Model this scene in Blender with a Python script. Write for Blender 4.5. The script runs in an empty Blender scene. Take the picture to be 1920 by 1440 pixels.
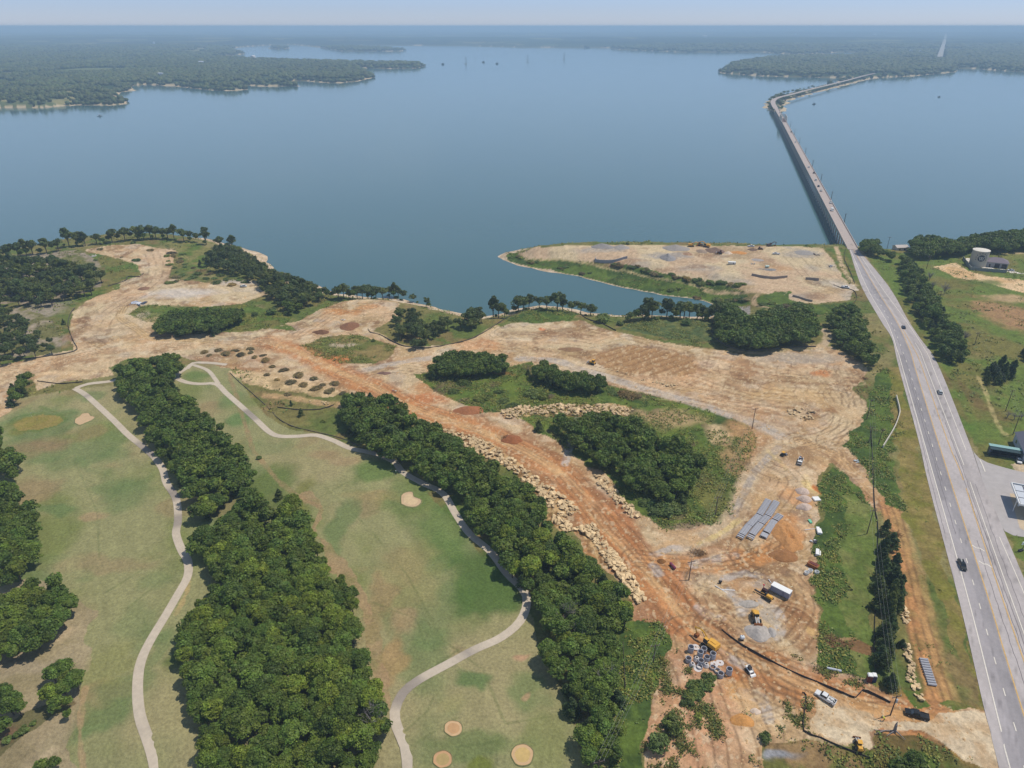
import bpy, math, random
import numpy as np
from mathutils import Vector, Matrix

# ---------------------------------------------------------------- camera
CAM_H = 150.0                     # drone height above the road, metres
FPX = 1333.3                      # focal length in pixels of a 1920 px wide frame
HORIZON = 49.0
PITCH = math.atan((720 - HORIZON) / FPX)
CT, ST = math.cos(PITCH), math.sin(PITCH)
WL = -10.0                        # lake level
SUN_AZ, SUN_EL = 14.0, 64.0       # degrees, azimuth from +X towards +Y

S = bpy.context.scene
COL = S.collection
cam = bpy.data.objects.new('camera', bpy.data.cameras.new('camera'))
COL.objects.link(cam)
cam.location = (0, 0, CAM_H)
cam.rotation_euler = (math.pi / 2 - PITCH, 0, 0)
cam.data.sensor_width = 36.0
cam.data.lens = FPX / 1920 * 36.0
cam.data.clip_start = 1.0
cam.data.clip_end = 250000.0
S.camera = cam

# ---------------------------------------------------------------- sky, sun, exposure
W = bpy.data.worlds.new('World')
S.world = W
W.use_nodes = True
nt = W.node_tree
nt.nodes.clear()
sky = nt.nodes.new('ShaderNodeTexSky')
sky.sky_type = 'NISHITA'
sky.sun_disc = False
sky.sun_elevation = math.radians(SUN_EL)
sky.sun_rotation = math.radians(90 - SUN_AZ)
sky.air_density = 1.0
sky.dust_density = 0.0
sky.ozone_density = 6.0
sky.altitude = 200
bgn = nt.nodes.new('ShaderNodeBackground')
bgn.inputs['Strength'].default_value = 0.092
won = nt.nodes.new('ShaderNodeOutputWorld')
tint = nt.nodes.new('ShaderNodeVectorMath')
tint.operation = 'MULTIPLY'
tcw = nt.nodes.new('ShaderNodeTexCoord')
sxw = nt.nodes.new('ShaderNodeSeparateXYZ')
mrw = nt.nodes.new('ShaderNodeMapRange')
mrw.inputs['From Max'].default_value = 0.55
mxw = nt.nodes.new('ShaderNodeMix')
mxw.data_type = 'VECTOR'
mxw.inputs['A'].default_value = (0.78, 0.88, 1.32)      # pale summer horizon
mxw.inputs['B'].default_value = (1.06, 1.0, 0.92)
nt.links.new(tcw.outputs['Generated'], sxw.inputs[0])
nt.links.new(sxw.outputs['Z'], mrw.inputs['Value'])
nt.links.new(mrw.outputs[0], mxw.inputs['Factor'])
nt.links.new(mxw.outputs[1], tint.inputs[1])
nt.links.new(sky.outputs[0], tint.inputs[0])
# thin fair-weather cloud well above the horizon: seen only as soft reflections on the lake
cmp_ = nt.nodes.new('ShaderNodeMapping'); cmp_.inputs['Scale'].default_value = (2.2, 2.2, 7.0)
cno = nt.nodes.new('ShaderNodeTexNoise'); cno.inputs['Scale'].default_value = 2.6; cno.inputs['Detail'].default_value = 4; cno.inputs['Roughness'].default_value = 0.55
cmr = nt.nodes.new('ShaderNodeMapRange'); cmr.inputs['From Min'].default_value = 0.50; cmr.inputs['From Max'].default_value = 0.74
chz = nt.nodes.new('ShaderNodeMapRange'); chz.inputs['From Min'].default_value = 0.03; chz.inputs['From Max'].default_value = 0.16; chz.inputs['To Max'].default_value = 0.45
cml = nt.nodes.new('ShaderNodeMath'); cml.operation = 'MULTIPLY'
cmx = nt.nodes.new('ShaderNodeMix'); cmx.data_type = 'VECTOR'; cmx.inputs['B'].default_value = (8.4, 8.7, 9.2)
nt.links.new(tcw.outputs['Generated'], cmp_.inputs[0]); nt.links.new(cmp_.outputs[0], cno.inputs['Vector'])
nt.links.new(cno.outputs['Fac'], cmr.inputs['Value']); nt.links.new(sxw.outputs['Z'], chz.inputs['Value'])
nt.links.new(cmr.outputs[0], cml.inputs[0]); nt.links.new(chz.outputs[0], cml.inputs[1])
nt.links.new(cml.outputs[0], cmx.inputs['Factor']); nt.links.new(tint.outputs[0], cmx.inputs['A'])
# milky veil low in the sky, added to brighten the lake's reflection
vm1 = nt.nodes.new('ShaderNodeMapRange'); vm1.inputs['From Min'].default_value = 0.02; vm1.inputs['From Max'].default_value = 0.07
vm2 = nt.nodes.new('ShaderNodeMapRange'); vm2.inputs['From Min'].default_value = 0.15; vm2.inputs['From Max'].default_value = 0.65; vm2.inputs['To Min'].default_value = 0.75; vm2.inputs['To Max'].default_value = 0.0
vml = nt.nodes.new('ShaderNodeMath'); vml.operation = 'MULTIPLY'
vmx = nt.nodes.new('ShaderNodeMix'); vmx.data_type = 'VECTOR'; vmx.inputs['B'].default_value = (5.5, 7.2, 9.3)
nt.links.new(sxw.outputs['Z'], vm1.inputs['Value']); nt.links.new(sxw.outputs['Z'], vm2.inputs['Value'])
nt.links.new(vm1.outputs[0], vml.inputs[0]); nt.links.new(vm2.outputs[0], vml.inputs[1]); nt.links.new(vml.outputs[0], vmx.inputs['Factor'])
nt.links.new(cmx.outputs[1], vmx.inputs['A']); nt.links.new(vmx.outputs[1], bgn.inputs[0])
nt.links.new(bgn.outputs[0], won.inputs[0])

sd_ = bpy.data.lights.new('sun', 'SUN')
sd_.energy = 3.6
sd_.angle = math.radians(0.53)
sd_.color = (1.0, 0.93, 0.82)
sun = bpy.data.objects.new('sun', sd_)
COL.objects.link(sun)
_e, _a = math.radians(SUN_EL), math.radians(SUN_AZ)
SUNV = Vector((math.cos(_e) * math.cos(_a), math.cos(_e) * math.sin(_a), math.sin(_e)))
sun.rotation_euler = SUNV.to_track_quat('Z', 'Y').to_euler()
sun.location = (100, 100, 300)

S.view_settings.view_transform = 'Standard'
S.view_settings.look = 'None'
S.view_settings.exposure = 0.0
S.view_settings.gamma = 1.0
S.render.engine = 'CYCLES'
S.cycles.use_denoising = True
S.cycles.max_bounces = 6
S.cycles.diffuse_bounces = 2
S.cycles.glossy_bounces = 2
S.cycles.transmission_bounces = 2
S.cycles.volume_bounces = 1
S.cycles.transparent_max_bounces = 4

# ---------------------------------------------------------------- numbers
RNG = np.random.default_rng(7)
R = random.Random(11)

def P(px, py, z=0.0):
    """point of the plane at height z seen at a pixel of the 1920x1440 photograph"""
    px = np.asarray(px, float); py = np.asarray(py, float)
    u = (px - 960) / FPX; v = (720 - py) / FPX
    dz = -ST + v * CT
    t = (z - CAM_H) / np.minimum(dz, -1e-4)
    return np.stack([u * t, (CT + v * ST) * t], -1)

def hash2(ix, iy, seed):
    h = (ix.astype(np.int64) * 374761393 + iy.astype(np.int64) * 668265263 + seed * 974711) & 0xffffffff
    h = ((h ^ (h >> 13)) * 1274126177) & 0xffffffff
    return ((h ^ (h >> 16)) & 0xffff).astype(np.float32) / 65535.0

def vnoise(x, y, seed=0):
    xf = np.floor(x); yf = np.floor(y)
    fx = (x - xf).astype(np.float32); fy = (y - yf).astype(np.float32)
    fx = fx * fx * (3 - 2 * fx); fy = fy * fy * (3 - 2 * fy)
    ix = xf.astype(np.int64); iy = yf.astype(np.int64)
    a = hash2(ix, iy, seed); b = hash2(ix + 1, iy, seed)
    c = hash2(ix, iy + 1, seed); d = hash2(ix + 1, iy + 1, seed)
    return (a + (b - a) * fx) * (1 - fy) + (c + (d - c) * fx) * fy

def fbm(x, y, scale, octv=3, seed=0):
    o = 0; amp = 1; tot = 0; s = 1.0 / scale
    for k in range(octv):
        o = o + amp * vnoise(x * s + 31.7 * k, y * s - 17.3 * k, seed + k)
        tot += amp; amp *= 0.5; s *= 2.03
    return o / tot

def sstep(a, b, x):
    t = np.clip((x - a) / (b - a), 0, 1)
    return t * t * (3 - 2 * t)

def inpoly(x, y, poly):
    x = np.asarray(x); y = np.asarray(y)
    out = np.zeros(x.shape, bool)
    poly = np.asarray(poly)
    lo = poly.min(0); hi = poly.max(0)
    idx = np.nonzero((x >= lo[0]) & (x <= hi[0]) & (y >= lo[1]) & (y <= hi[1]))
    if len(idx[0]) == 0: return out
    xs = x[idx]; ys = y[idx]; c = np.zeros(xs.shape, bool)
    n = len(poly)
    for i in range(n):
        x0, y0 = poly[i]; x1, y1 = poly[(i + 1) % n]
        if y0 == y1: continue
        m = (ys < y0) != (ys < y1)
        c ^= m & (xs < (x1 - x0) * (ys - y0) / (y1 - y0) + x0)
    out[idx] = c
    return out

def segdist(x, y, pts, closed=False, cap=1e9):
    """distance to a polyline, signed offset (left +) and length along it"""
    pts = np.asarray(pts, float)
    d = np.full(x.shape, cap, np.float32); s = np.zeros(x.shape, np.float32); al = np.zeros(x.shape, np.float32)
    n = len(pts); L = 0.0
    for i in range(n if closed else n - 1):
        a = pts[i]; b = pts[(i + 1) % n]
        v = b - a; ll = float(np.hypot(*v))
        if ll < 1e-6: continue
        if cap < 1e8:
            idx = np.nonzero((x > min(a[0], b[0]) - cap) & (x < max(a[0], b[0]) + cap) & (y > min(a[1], b[1]) - cap) & (y < max(a[1], b[1]) + cap))
            if len(idx[0]) == 0: L += ll; continue
            xs = x[idx]; ys = y[idx]
        else:
            idx = None; xs = x; ys = y
        t = np.clip(((xs - a[0]) * v[0] + (ys - a[1]) * v[1]) / (ll * ll), 0, 1)
        ex = xs - a[0] - t * v[0]; ey = ys - a[1] - t * v[1]
        dd = np.hypot(ex, ey)
        sg = np.sign(v[0] * ey - v[1] * ex)
        if idx is None:
            m = dd < d; d[m] = dd[m]; s[m] = (dd * sg)[m]; al[m] = (L + t * ll)[m]
        else:
            m = dd < d[idx]; j = tuple(k[m] for k in idx)
            d[j] = dd[m]; s[j] = (dd * sg)[m]; al[j] = (L + t * ll)[m]
        L += ll
    return d, s, al

def smooth_line(pts, step=3.0):
    """Catmull-Rom through points, resampled"""
    p = np.asarray(pts, float)
    if len(p) < 3:
        n = max(2, int(np.linalg.norm(p[-1] - p[0]) / step) + 1)
        return np.stack([p[0] + (p[-1] - p[0]) * t for t in np.linspace(0, 1, n)])
    q = np.vstack([2 * p[0] - p[1], p, 2 * p[-1] - p[-2]]); out = []
    for i in range(1, len(q) - 2):
        n = max(2, int(np.linalg.norm((q[i + 1] - q[i])[:2]) / step))
        for t in np.linspace(0, 1, n, endpoint=False):
            out.append(0.5 * ((2 * q[i]) + (-q[i - 1] + q[i + 1]) * t + (2 * q[i - 1] - 5 * q[i] + 4 * q[i + 1] - q[i + 2]) * t * t + (-q[i - 1] + 3 * q[i] - 3 * q[i + 1] + q[i + 2]) * t ** 3))
    out.append(q[-2])
    return np.array(out)

# ---------------------------------------------------------------- shorelines (pixels of the waterline)
NEAR = [(-900, 480), (-300, 478), (0, 474), (60, 466), (120, 455), (180, 446), (250, 441), (330, 443), (395, 449), (440, 460), (480, 470), (497, 481), (496, 492), (515, 508),
        (556, 524), (588, 537), (640, 550), (700, 556), (760, 560), (802, 568), (840, 580), (870, 590), (905, 594), (955, 584), (990, 577), (1040, 574), (1080, 580), (1117, 588),
        (1155, 592), (1230, 590), (1290, 592), (1330, 594), (1345, 585), (1337, 574), (1318, 565), (1255, 555), (1175, 542), (1130, 530), (1070, 515), (1020, 507),
        (972, 498), (940, 488), (933, 481), (950, 474), (985, 466), (1040, 460), (1105, 456), (1170, 457), (1280, 459), (1440, 461), (1540, 462), (1588, 465), (1612, 467),
        (1650, 470), (1700, 472), (1760, 468), (1840, 461), (1920, 453), (2300, 440), (2900, 430), (2900, 1700), (-900, 1700)]
FAR = [(-900, 215), (13, 203), (70, 203), (143, 197), (213, 198), (245, 193), (233, 188), (150, 185), (127, 180), (213, 182), (233, 172), (257, 170), (240, 162), (273, 159),
       (333, 162), (367, 167), (427, 171), (463, 168), (443, 160), (500, 162), (563, 162), (533, 153), (567, 152), (617, 156), (640, 156), (673, 152), (703, 145), (683, 133),
       (677, 128), (740, 129), (783, 128), (797, 124), (787, 121), (707, 121), (640, 119), (500, 115), (417, 110), (383, 107), (447, 103), (460, 101), (447, 98), (427, 92),
       (457, 88), (500, 85), (550, 84), (600, 89), (640, 96), (757, 96.5), (757, 94), (690, 90), (655, 86), (700, 85), (873, 86), (973, 89), (1140, 90), (1160, 93), (1273, 98),
       (1430, 98), (1497, 103), (1547, 100), (1573, 98), (1623, 98), (1590, 107), (1460, 109), (1400, 115), (1363, 123), (1348, 137), (1430, 143), (1567, 146), (1590, 148),
       (1560, 156), (1520, 165), (1487, 173), (1455, 182), (1437, 190), (1433, 198), (1438, 206), (1453, 211), (1468, 212), (1474, 208), (1471, 198), (1480, 189), (1513, 178),
       (1597, 157), (1647, 146), (1713, 143), (1793, 135), (1797, 128), (1827, 129), (1863, 132), (1920, 135), (2900, 160), (2900, 49.6), (-900, 49.6)]
ISLE = [(500, 91), (508, 89.5), (520, 88.6), (543, 88.8), (543, 91), (520, 92)]
def pw(l, z=WL):
    l = np.array(l, float); return P(l[:, 0], l[:, 1], z)
NEARW, FARW, ISLEW = pw(NEAR), pw(FAR), pw(ISLE)

def shore_sd(x, y):
    """distance to the waterline, positive on land, and rise length"""
    x = np.asarray(x, np.float32); y = np.asarray(y, np.float32)
    sd = np.full(x.shape, -1e3, np.float32); rise = np.full(x.shape, 34, np.float32)
    for poly, lo, hi, rl, wob in ((NEARW, -1e9, 1000, 34, 1.0), (FARW, 1000, 1e9, 44, 3.0), (ISLEW, 5000, 1e9, 30, 3)):
        m = (y > lo) & (y <= hi)
        if not m.any(): continue
        xs = x[m]; ys = y[m]
        d, _, _ = segdist(xs, ys, poly, True)
        d = np.where(inpoly(xs, ys, poly), d, -d)
        d = d + (vnoise(xs / 9, ys / 9, 5) - 0.5) * 4 * wob + (vnoise(xs / 33, ys / 33, 6) - 0.5) * 5 * wob
        sd[m] = np.maximum(sd[m], d); rise[m] = rl
    return sd, rise

def hbase(x, y, want_sd=False):
    x = np.asarray(x, np.float32); y = np.asarray(y, np.float32)
    sd, rise = shore_sd(x, y)
    t = np.clip(sd / rise, 0, 1)
    up = t * t * (3 - 2 * t)
    h = np.where(sd > 0, WL + 0.5 * np.clip(sd / 5, 0, 1) + 9.5 * up, WL + np.maximum(sd * 0.12, -3.0))
    und = (vnoise(x / 75, y / 75, 21) - 0.5) * 2.4 * up
    far = sstep(2500, 9000, y) * (fbm(x, y, 3000, 3, 23)) * 55 * sstep(40, 600, sd)
    h = h + np.where(y < 1000, und * sstep(60, 160, y) * 0.6, 0) + far
    return (h, sd) if want_sd else h

def G(pts, z_off=0.0):
    """pixel list -> ground points (x, y)"""
    l = np.array(pts, float); z = np.zeros(len(l))
    for _ in range(7):
        xy = P(l[:, 0], l[:, 1], z + z_off)
        z = 0.5 * z + 0.5 * hbase(xy[:, 0], xy[:, 1]) if _ < 5 else hbase(xy[:, 0], xy[:, 1])
    return P(l[:, 0], l[:, 1], z + z_off)

# ---------------------------------------------------------------- roads as measured lines
HW_L = [(1591, 464), (1614, 534), (1650, 599), (1672, 634), (1683, 680), (1721, 821), (1739, 900), (1800, 1133), (1849, 1344), (1873, 1440), (1935, 1700)]
HW_R = [(1605, 464), (1664, 534), (1702, 599), (1725, 634), (1757, 680), (1814, 821), (1846, 900), (1930, 1133), (2010, 1344), (2048, 1440), (2150, 1700)]
PATHS = [
    ([(140, 728), (160, 740), (185, 762), (215, 790), (240, 815), (268, 838), (290, 858), (305, 880), (312, 905), (330, 935), (334, 975), (330, 1000), (340, 1030), (352, 1052), (352, 1080),
      (335, 1112), (310, 1155), (280, 1205), (263, 1245), (258, 1290), (262, 1340), (275, 1380), (285, 1410), (292, 1445), (295, 1500)], 2.55),
    ([(142, 728), (165, 720), (200, 716), (225, 712)], 2.6),
    ([(350, 690), (335, 700), (330, 708), (350, 717), (375, 720), (405, 720), (425, 738), (450, 760), (478, 785), (505, 810), (525, 818), (560, 818), (592, 816), (625, 826), (655, 840), (700, 850),
      (738, 865), (755, 885), (790, 905), (830, 925), (855, 965), (880, 1000), (920, 1035), (950, 1075), (980, 1105), (988, 1130), (975, 1165), (940, 1195), (890, 1218), (840, 1245),
      (785, 1275), (755, 1300), (740, 1335), (745, 1365), (760, 1400), (765, 1445), (768, 1500)], 2.55),
    ([(350, 692), (362, 681), (380, 680), (400, 681), (425, 684)], 2.4),
    ([(362, 684), (390, 695), (410, 720)], 2.0),
]
# ---------------------------------------------------------------- object helpers
def lin(c, k=1.0):
    o = []
    for v in c[:3]:
        v = v / 255.0
        o.append((v / 12.92 if v <= 0.04045 else ((v + 0.055) / 1.055) ** 2.4) * k)
    return tuple(o)

def tag(o, label=None, cat=None, group=None, kind=None):
    if label: o['label'] = label
    if cat: o['category'] = cat
    if group: o['group'] = group
    if kind: o['kind'] = kind
    return o

def mesh_np(name, verts, faces, mats=(), midx=None, smooth=False):
    """verts (n,3); faces (m,3|4) array or list of tuples"""
    me = bpy.data.meshes.new(name)
    verts = np.asarray(verts, np.float32)
    if isinstance(faces, np.ndarray):
        k = faces.shape[1]; m = faces.shape[0]
        me.vertices.add(len(verts)); me.vertices.foreach_set('co', verts.ravel())
        me.loops.add(m * k); me.loops.foreach_set('vertex_index', faces.astype(np.int32).ravel())
        me.polygons.add(m)
        me.polygons.foreach_set('loop_start', np.arange(0, m * k, k, dtype=np.int32))
        me.update(calc_edges=True)
    else:
        me.from_pydata([tuple(map(float, v)) for v in verts], [], faces)
    for mt in mats: me.materials.append(mt)
    if midx is not None: me.polygons.foreach_set('material_index', np.asarray(midx, np.int32))
    if smooth: me.polygons.foreach_set('use_smooth', np.ones(len(me.polygons), bool))
    me.update()
    return me

def link(name, me, parent=None, loc=None, rz=None):
    o = bpy.data.objects.new(name, me)
    COL.objects.link(o)
    if parent is not None: o.parent = parent
    if loc is not None: o.location = loc
    if rz is not None: o.rotation_euler = (0, 0, rz)
    return o

def empty(name, loc=(0, 0, 0), rz=0.0):
    o = link(name, None, None, loc, rz)
    o.empty_display_size = 0.5
    return o

class MB:
    """collects boxes, tubes, lathes into one mesh"""
    def __init__(s): s.v = []; s.f = []; s.m = []
    def add(s, verts, faces, mi=0, M=None):
        b = len(s.v)
        for p in verts:
            p = Vector(p)
            if M is not None: p = M @ p
            s.v.append((p.x, p.y, p.z))
        for f in faces: s.f.append(tuple(b + i for i in f)); s.m.append(mi)
        return s
    def box(s, c, d, mi=0, M=None, taper=(1, 1), rz=0.0, shift=(0, 0)):
        x, y, z = (k / 2 for k in d); tx, ty = taper; sx, sy = shift
        vs = [(-x, -y, -z), (x, -y, -z), (x, y, -z), (-x, y, -z), (-x * tx + sx, -y * ty + sy, z), (x * tx + sx, -y * ty + sy, z), (x * tx + sx, y * ty + sy, z), (-x * tx + sx, y * ty + sy, z)]
        T = Matrix.Translation(c) @ Matrix.Rotation(rz, 4, 'Z')
        if M is not None: T = M @ T
        return s.add(vs, [(0, 3, 2, 1), (4, 5, 6, 7), (0, 1, 5, 4), (1, 2, 6, 5), (2, 3, 7, 6), (3, 0, 4, 7)], mi, T)
    def prism(s, prof, y0, y1, mi=0, M=None, axis='y'):
        """profile in x,z extruded along y"""
        n = len(prof)
        if axis == 'y': vs = [(a, y0, b) for a, b in prof] + [(a, y1, b) for a, b in prof]
        else: vs = [(a, b, y0) for a, b in prof] + [(a, b, y1) for a, b in prof]
        fs = [tuple(range(n)), tuple(range(2 * n - 1, n - 1, -1))] + [(i, i + n, (i + 1) % n + n, (i + 1) % n) for i in range(n)]
        return s.add(vs, fs, mi, M)
    def tube(s, a, b, r, r2=None, n=8, mi=0, M=None, caps=True):
        a = Vector(a); b = Vector(b); r2 = r if r2 is None else r2
        q = (b - a).to_track_quat('Z', 'Y').to_matrix()
        vs = []; 
        for c, rr in ((a, r), (b, r2)):
            for i in range(n):
                t = 2 * math.pi * i / n
                vs.append(c + q @ Vector((rr * math.cos(t), rr * math.sin(t), 0)))
        fs = [(i, (i + 1) % n, (i + 1) % n + n, i + n) for i in range(n)]
        if caps: fs += [tuple(range(n - 1, -1, -1)), tuple(range(n, 2 * n))]
        return s.add(vs, fs, mi, M)
    def lathe(s, prof, n=24, mi=0, M=None):
        """profile of (r,z), open surface of revolution"""
        vs = []; fs = []
        for r, z in prof:
            for i in range(n):
                t = 2 * math.pi * i / n; vs.append((r * math.cos(t), r * math.sin(t), z))
        for k in range(len(prof) - 1):
            for i in range(n):
                j = (i + 1) % n; fs.append((k * n + i, k * n + j, (k + 1) * n + j, (k + 1) * n + i))
        return s.add(vs, fs, mi, M)
    def mesh(s, name, mats, smooth=False):
        if not isinstance(mats, (list, tuple)): mats = [mats]
        return mesh_np(name, np.array(s.v, np.float32).reshape(-1, 3), s.f, mats, s.m, smooth)
    def build(s, name, mats, parent=None, loc=None, rz=None, smooth=False):
        return link(name, s.mesh(name, mats, smooth), parent, loc, rz)

def copy_tree(o, loc=None, rz=None, parent=None, scale=None):
    c = o.copy(); COL.objects.link(c)
    if parent is not None: c.parent = parent
    for ch in list(KIDS.get(o.name, ())) or [x for x in o.children]:
        copy_tree(ch, None, None, c)
    if loc is not None: c.location = loc
    if rz is not None: c.rotation_euler = (0, 0, rz)
    if scale is not None: c.scale = scale
    return c
KIDS = {}

# ---------------------------------------------------------------- materials
def mat(name, color, rough=0.7, metal=0.0, noise=0.0, nscale=3.0, bump=0.0, spec=0.3, rand=0.0, attr=None, streak=None):
    m = bpy.data.materials.new(name); m.use_nodes = True
    nt = m.node_tree; N = nt.nodes; L = nt.links
    b = N['Principled BSDF']
    b.inputs['Roughness'].default_value = rough
    b.inputs['Metallic'].default_value = metal
    b.inputs['Specular IOR Level'].default_value = spec
    src = None
    if attr:
        a = N.new('ShaderNodeAttribute'); a.attribute_name = attr; src = a.outputs['Color']
    else:
        a = N.new('ShaderNodeRGB'); a.outputs[0].default_value = (*color, 1); src = a.outputs[0]
    def mul(src, fac):
        x = N.new('ShaderNodeVectorMath'); x.operation = 'SCALE'
        L.new(src, x.inputs[0]); L.new(fac, x.inputs['Scale']); return x.outputs[0]
    if noise or bump:
        tc = N.new('ShaderNodeTexCoord')
        no = N.new('ShaderNodeTexNoise'); no.inputs['Scale'].default_value = nscale
        no.inputs['Detail'].default_value = 5; no.inputs['Roughness'].default_value = 0.65
        mp = N.new('ShaderNodeMapping'); L.new(tc.outputs['Object'], mp.inputs[0]); L.new(mp.outputs[0], no.inputs['Vector'])
        if streak: mp.inputs['Scale'].default_value = streak
    if noise:
        r = N.new('ShaderNodeMapRange')
        r.inputs['From Min'].default_value = 0.25; r.inputs['From Max'].default_value = 0.75
        r.inputs['To Min'].default_value = 1 - noise; r.inputs['To Max'].default_value = 1 + noise
        L.new(no.outputs['Fac'], r.inputs['Value']); src = mul(src, r.outputs[0])
    if rand:
        oi = N.new('ShaderNodeObjectInfo'); r = N.new('ShaderNodeMapRange')
        r.inputs['To Min'].default_value = 1 - rand; r.inputs['To Max'].default_value = 1 + rand
        L.new(oi.outputs['Random'], r.inputs['Value']); src = mul(src, r.outputs[0])
    L.new(src, b.inputs['Base Color'])
    if bump:
        bp = N.new('ShaderNodeBump'); bp.inputs['Strength'].default_value = 1.0; bp.inputs['Distance'].default_value = bump
        L.new(no.outputs['Fac'], bp.inputs['Height']); L.new(bp.outputs[0], b.inputs['Normal'])
    return m
# ---------------------------------------------------------------- ground sheet
def ground_grid():
    pys = np.concatenate([np.arange(1700, 640, -1.9), np.arange(640, 446, -1.3), np.arange(446, 214, -4.0), np.arange(214, 100, -1.0), np.arange(100, 51.5, -0.6)])
    ys = P(np.full(len(pys), 960), pys)[:, 1]
    far = np.array([42000, 60000, 85000.0])
    ys = np.concatenate([[-220, -120, -40, 20], ys, far])
    D = np.maximum(ys * CT + CAM_H * ST, 125)
    cols = np.concatenate([-0.74 - 0.02 * np.arange(30, 0, -1) ** 1.25, np.arange(-0.74, 0.7401, 1.9 / FPX), 0.74 + 0.02 * np.arange(1, 31) ** 1.25])
    X = D[:, None] * cols[None, :]
    Y = np.repeat(ys[:, None], len(cols), 1)
    return X, Y

GX, GY = ground_grid()
GH, GSD = hbase(GX, GY, True)
NR, NC = GX.shape
K = 0.80
def C(r, g, b): return np.array(lin((r, g, b), K), np.float32) * np.array([1.06, 1.0, 0.90], np.float32)

# edges wobble: everything is tested at slightly displaced coordinates
WA = 8.5 * np.clip(170 / np.maximum(GY, 1), 0.3, 1)
WX = (GX + (fbm(GX, GY, 9, 3, 41) - 0.5) * WA).astype(np.float32)
WY = (GY + (fbm(GX, GY, 9, 3, 51) - 0.5) * WA).astype(np.float32)
WX2 = (GX + (fbm(GX, GY, 5, 2, 61) - 0.5) * 0.8).astype(np.float32)
WY2 = (GY + (fbm(GX, GY, 5, 2, 71) - 0.5) * 0.8).astype(np.float32)
near = GY < 1000
nf = {}
def NZ(scale, octv=3, seed=0):
    k = (scale, octv, seed)
    if k not in nf: nf[k] = fbm(GX, GY, scale, octv, seed).astype(np.float32)
    return nf[k]

COLR = np.zeros((NR, NC, 3), np.float32)
def put(mask, c1, c2=None, n=None, lo=0.38, hi=0.62, a=None):
    col = c1 if c2 is None else c1 + (c2 - c1) * sstep(lo, hi, n)[..., None]
    if a is None:
        COLR[mask] = np.broadcast_to(col, COLR.shape)[mask] if getattr(col, 'ndim', 1) == 3 else col
    else:
        aa = (a * mask)[..., None]
        COLR[:] = COLR * (1 - aa) + col * aa

TAN, PALE, ORA, GRV = C(184, 160, 124), C(206, 190, 160), C(192, 140, 92), C(166, 162, 158)
DRY, GOLF, GOLFG, WEED, WEEDD = C(148, 140, 100), C(150, 151, 110), C(104, 128, 80), C(94, 116, 54), C(72, 94, 48)
VERGE, BRN, SAND, DKBR = C(120, 118, 68), C(140, 108, 80), C(222, 196, 160), C(104, 82, 62)

# base: weedy grass
put(near, C(126, 122, 76), C(98, 114, 60), NZ(14, 4, 1), .35, .65)
put(near, C(140, 118, 86), None, None, a=sstep(0.58, 0.72, NZ(9, 4, 13)) * 0.6)
put(near, DRY, None, None, a=sstep(0.56, 0.72, NZ(22, 3, 3)) * 0.7)
# far country
fn = NZ(900, 4, 2)
put(~near, C(40, 58, 36), C(58, 76, 46), fn)
fld = sstep(0.63, 0.67, NZ(420, 3, 9)) * (GSD > 170) * (NZ(700, 2, 88) > .42) * 0.7
put(~near & (GY < 2050) & (GX < -1000), C(150, 146, 104), C(96, 108, 70), NZ(60, 3, 14))
put(~near, C(128, 138, 92), C(160, 150, 110), NZ(300, 2, 12), a=fld)
# beaches
put((GSD < 7 + 6 * NZ(20, 2, 4)) & (GSD > -8), C(196, 176, 152), C(214, 198, 178), NZ(6, 3, 8))
put((GSD < 11) & (GSD > -60) & ~near, C(204, 188, 160))
put((GSD < -1), C(120, 112, 84))

def CN(r, g, b): return np.array(lin((r, g, b), K), np.float32) * np.array([1.01, 1.0, 0.99], np.float32)
def poly(pts, c1, c2=None, sc=10, lo=0.38, hi=0.62, seed=1, a=1.0, crisp=False):
    w = G(pts)
    m = inpoly(WX2, WY2, w) if crisp else inpoly(WX, WY, w)
    m &= (GSD > 1)
    n = NZ(sc, 4, seed) if c2 is not None else None
    put(m, c1, c2, n, lo, hi, None if a >= 1 else a)
    return m

def blob(x, y, rx, ry, col, a=0.8):
    """soft patch; radii in pixels of the photograph"""
    c = G([(x, y), (x + rx, y), (x, y - ry)])
    dx = (WX - c[0, 0]) / max(1, abs(c[1, 0] - c[0, 0])); dy = (WY - c[0, 1]) / max(1, abs(c[2, 1] - c[0, 1]))
    r = np.hypot(dx, dy) + (NZ(6, 3, 77) - 0.5) * 0.7
    k = (1 - sstep(0.45, 1.1, r)) * a * (GSD > 1)
    COLR[:] = COLR * (1 - k[..., None]) + col * k[..., None]

def stroke(pts, w, col, a=0.8, soft=0.35, wob=0.6, rough=0.5, sm=True):
    l = G(pts)
    if sm: l = smooth_line(l, 4.0)
    d, s, al = segdist(GX, GY, l, False, w / 2 + 3)
    d = d + (NZ(3, 3, 15) - 0.5) * wob * 2
    k = (1 - sstep(w / 2 * (1 - soft), w / 2 * (1 + soft * 0.5), d)) * a * (1 - rough + rough * sstep(0.3, 0.6, NZ(4, 3, 16))) * (GSD > 0.5)
    COLR[:] = COLR * (1 - k[..., None]) + col * k[..., None]

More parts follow.
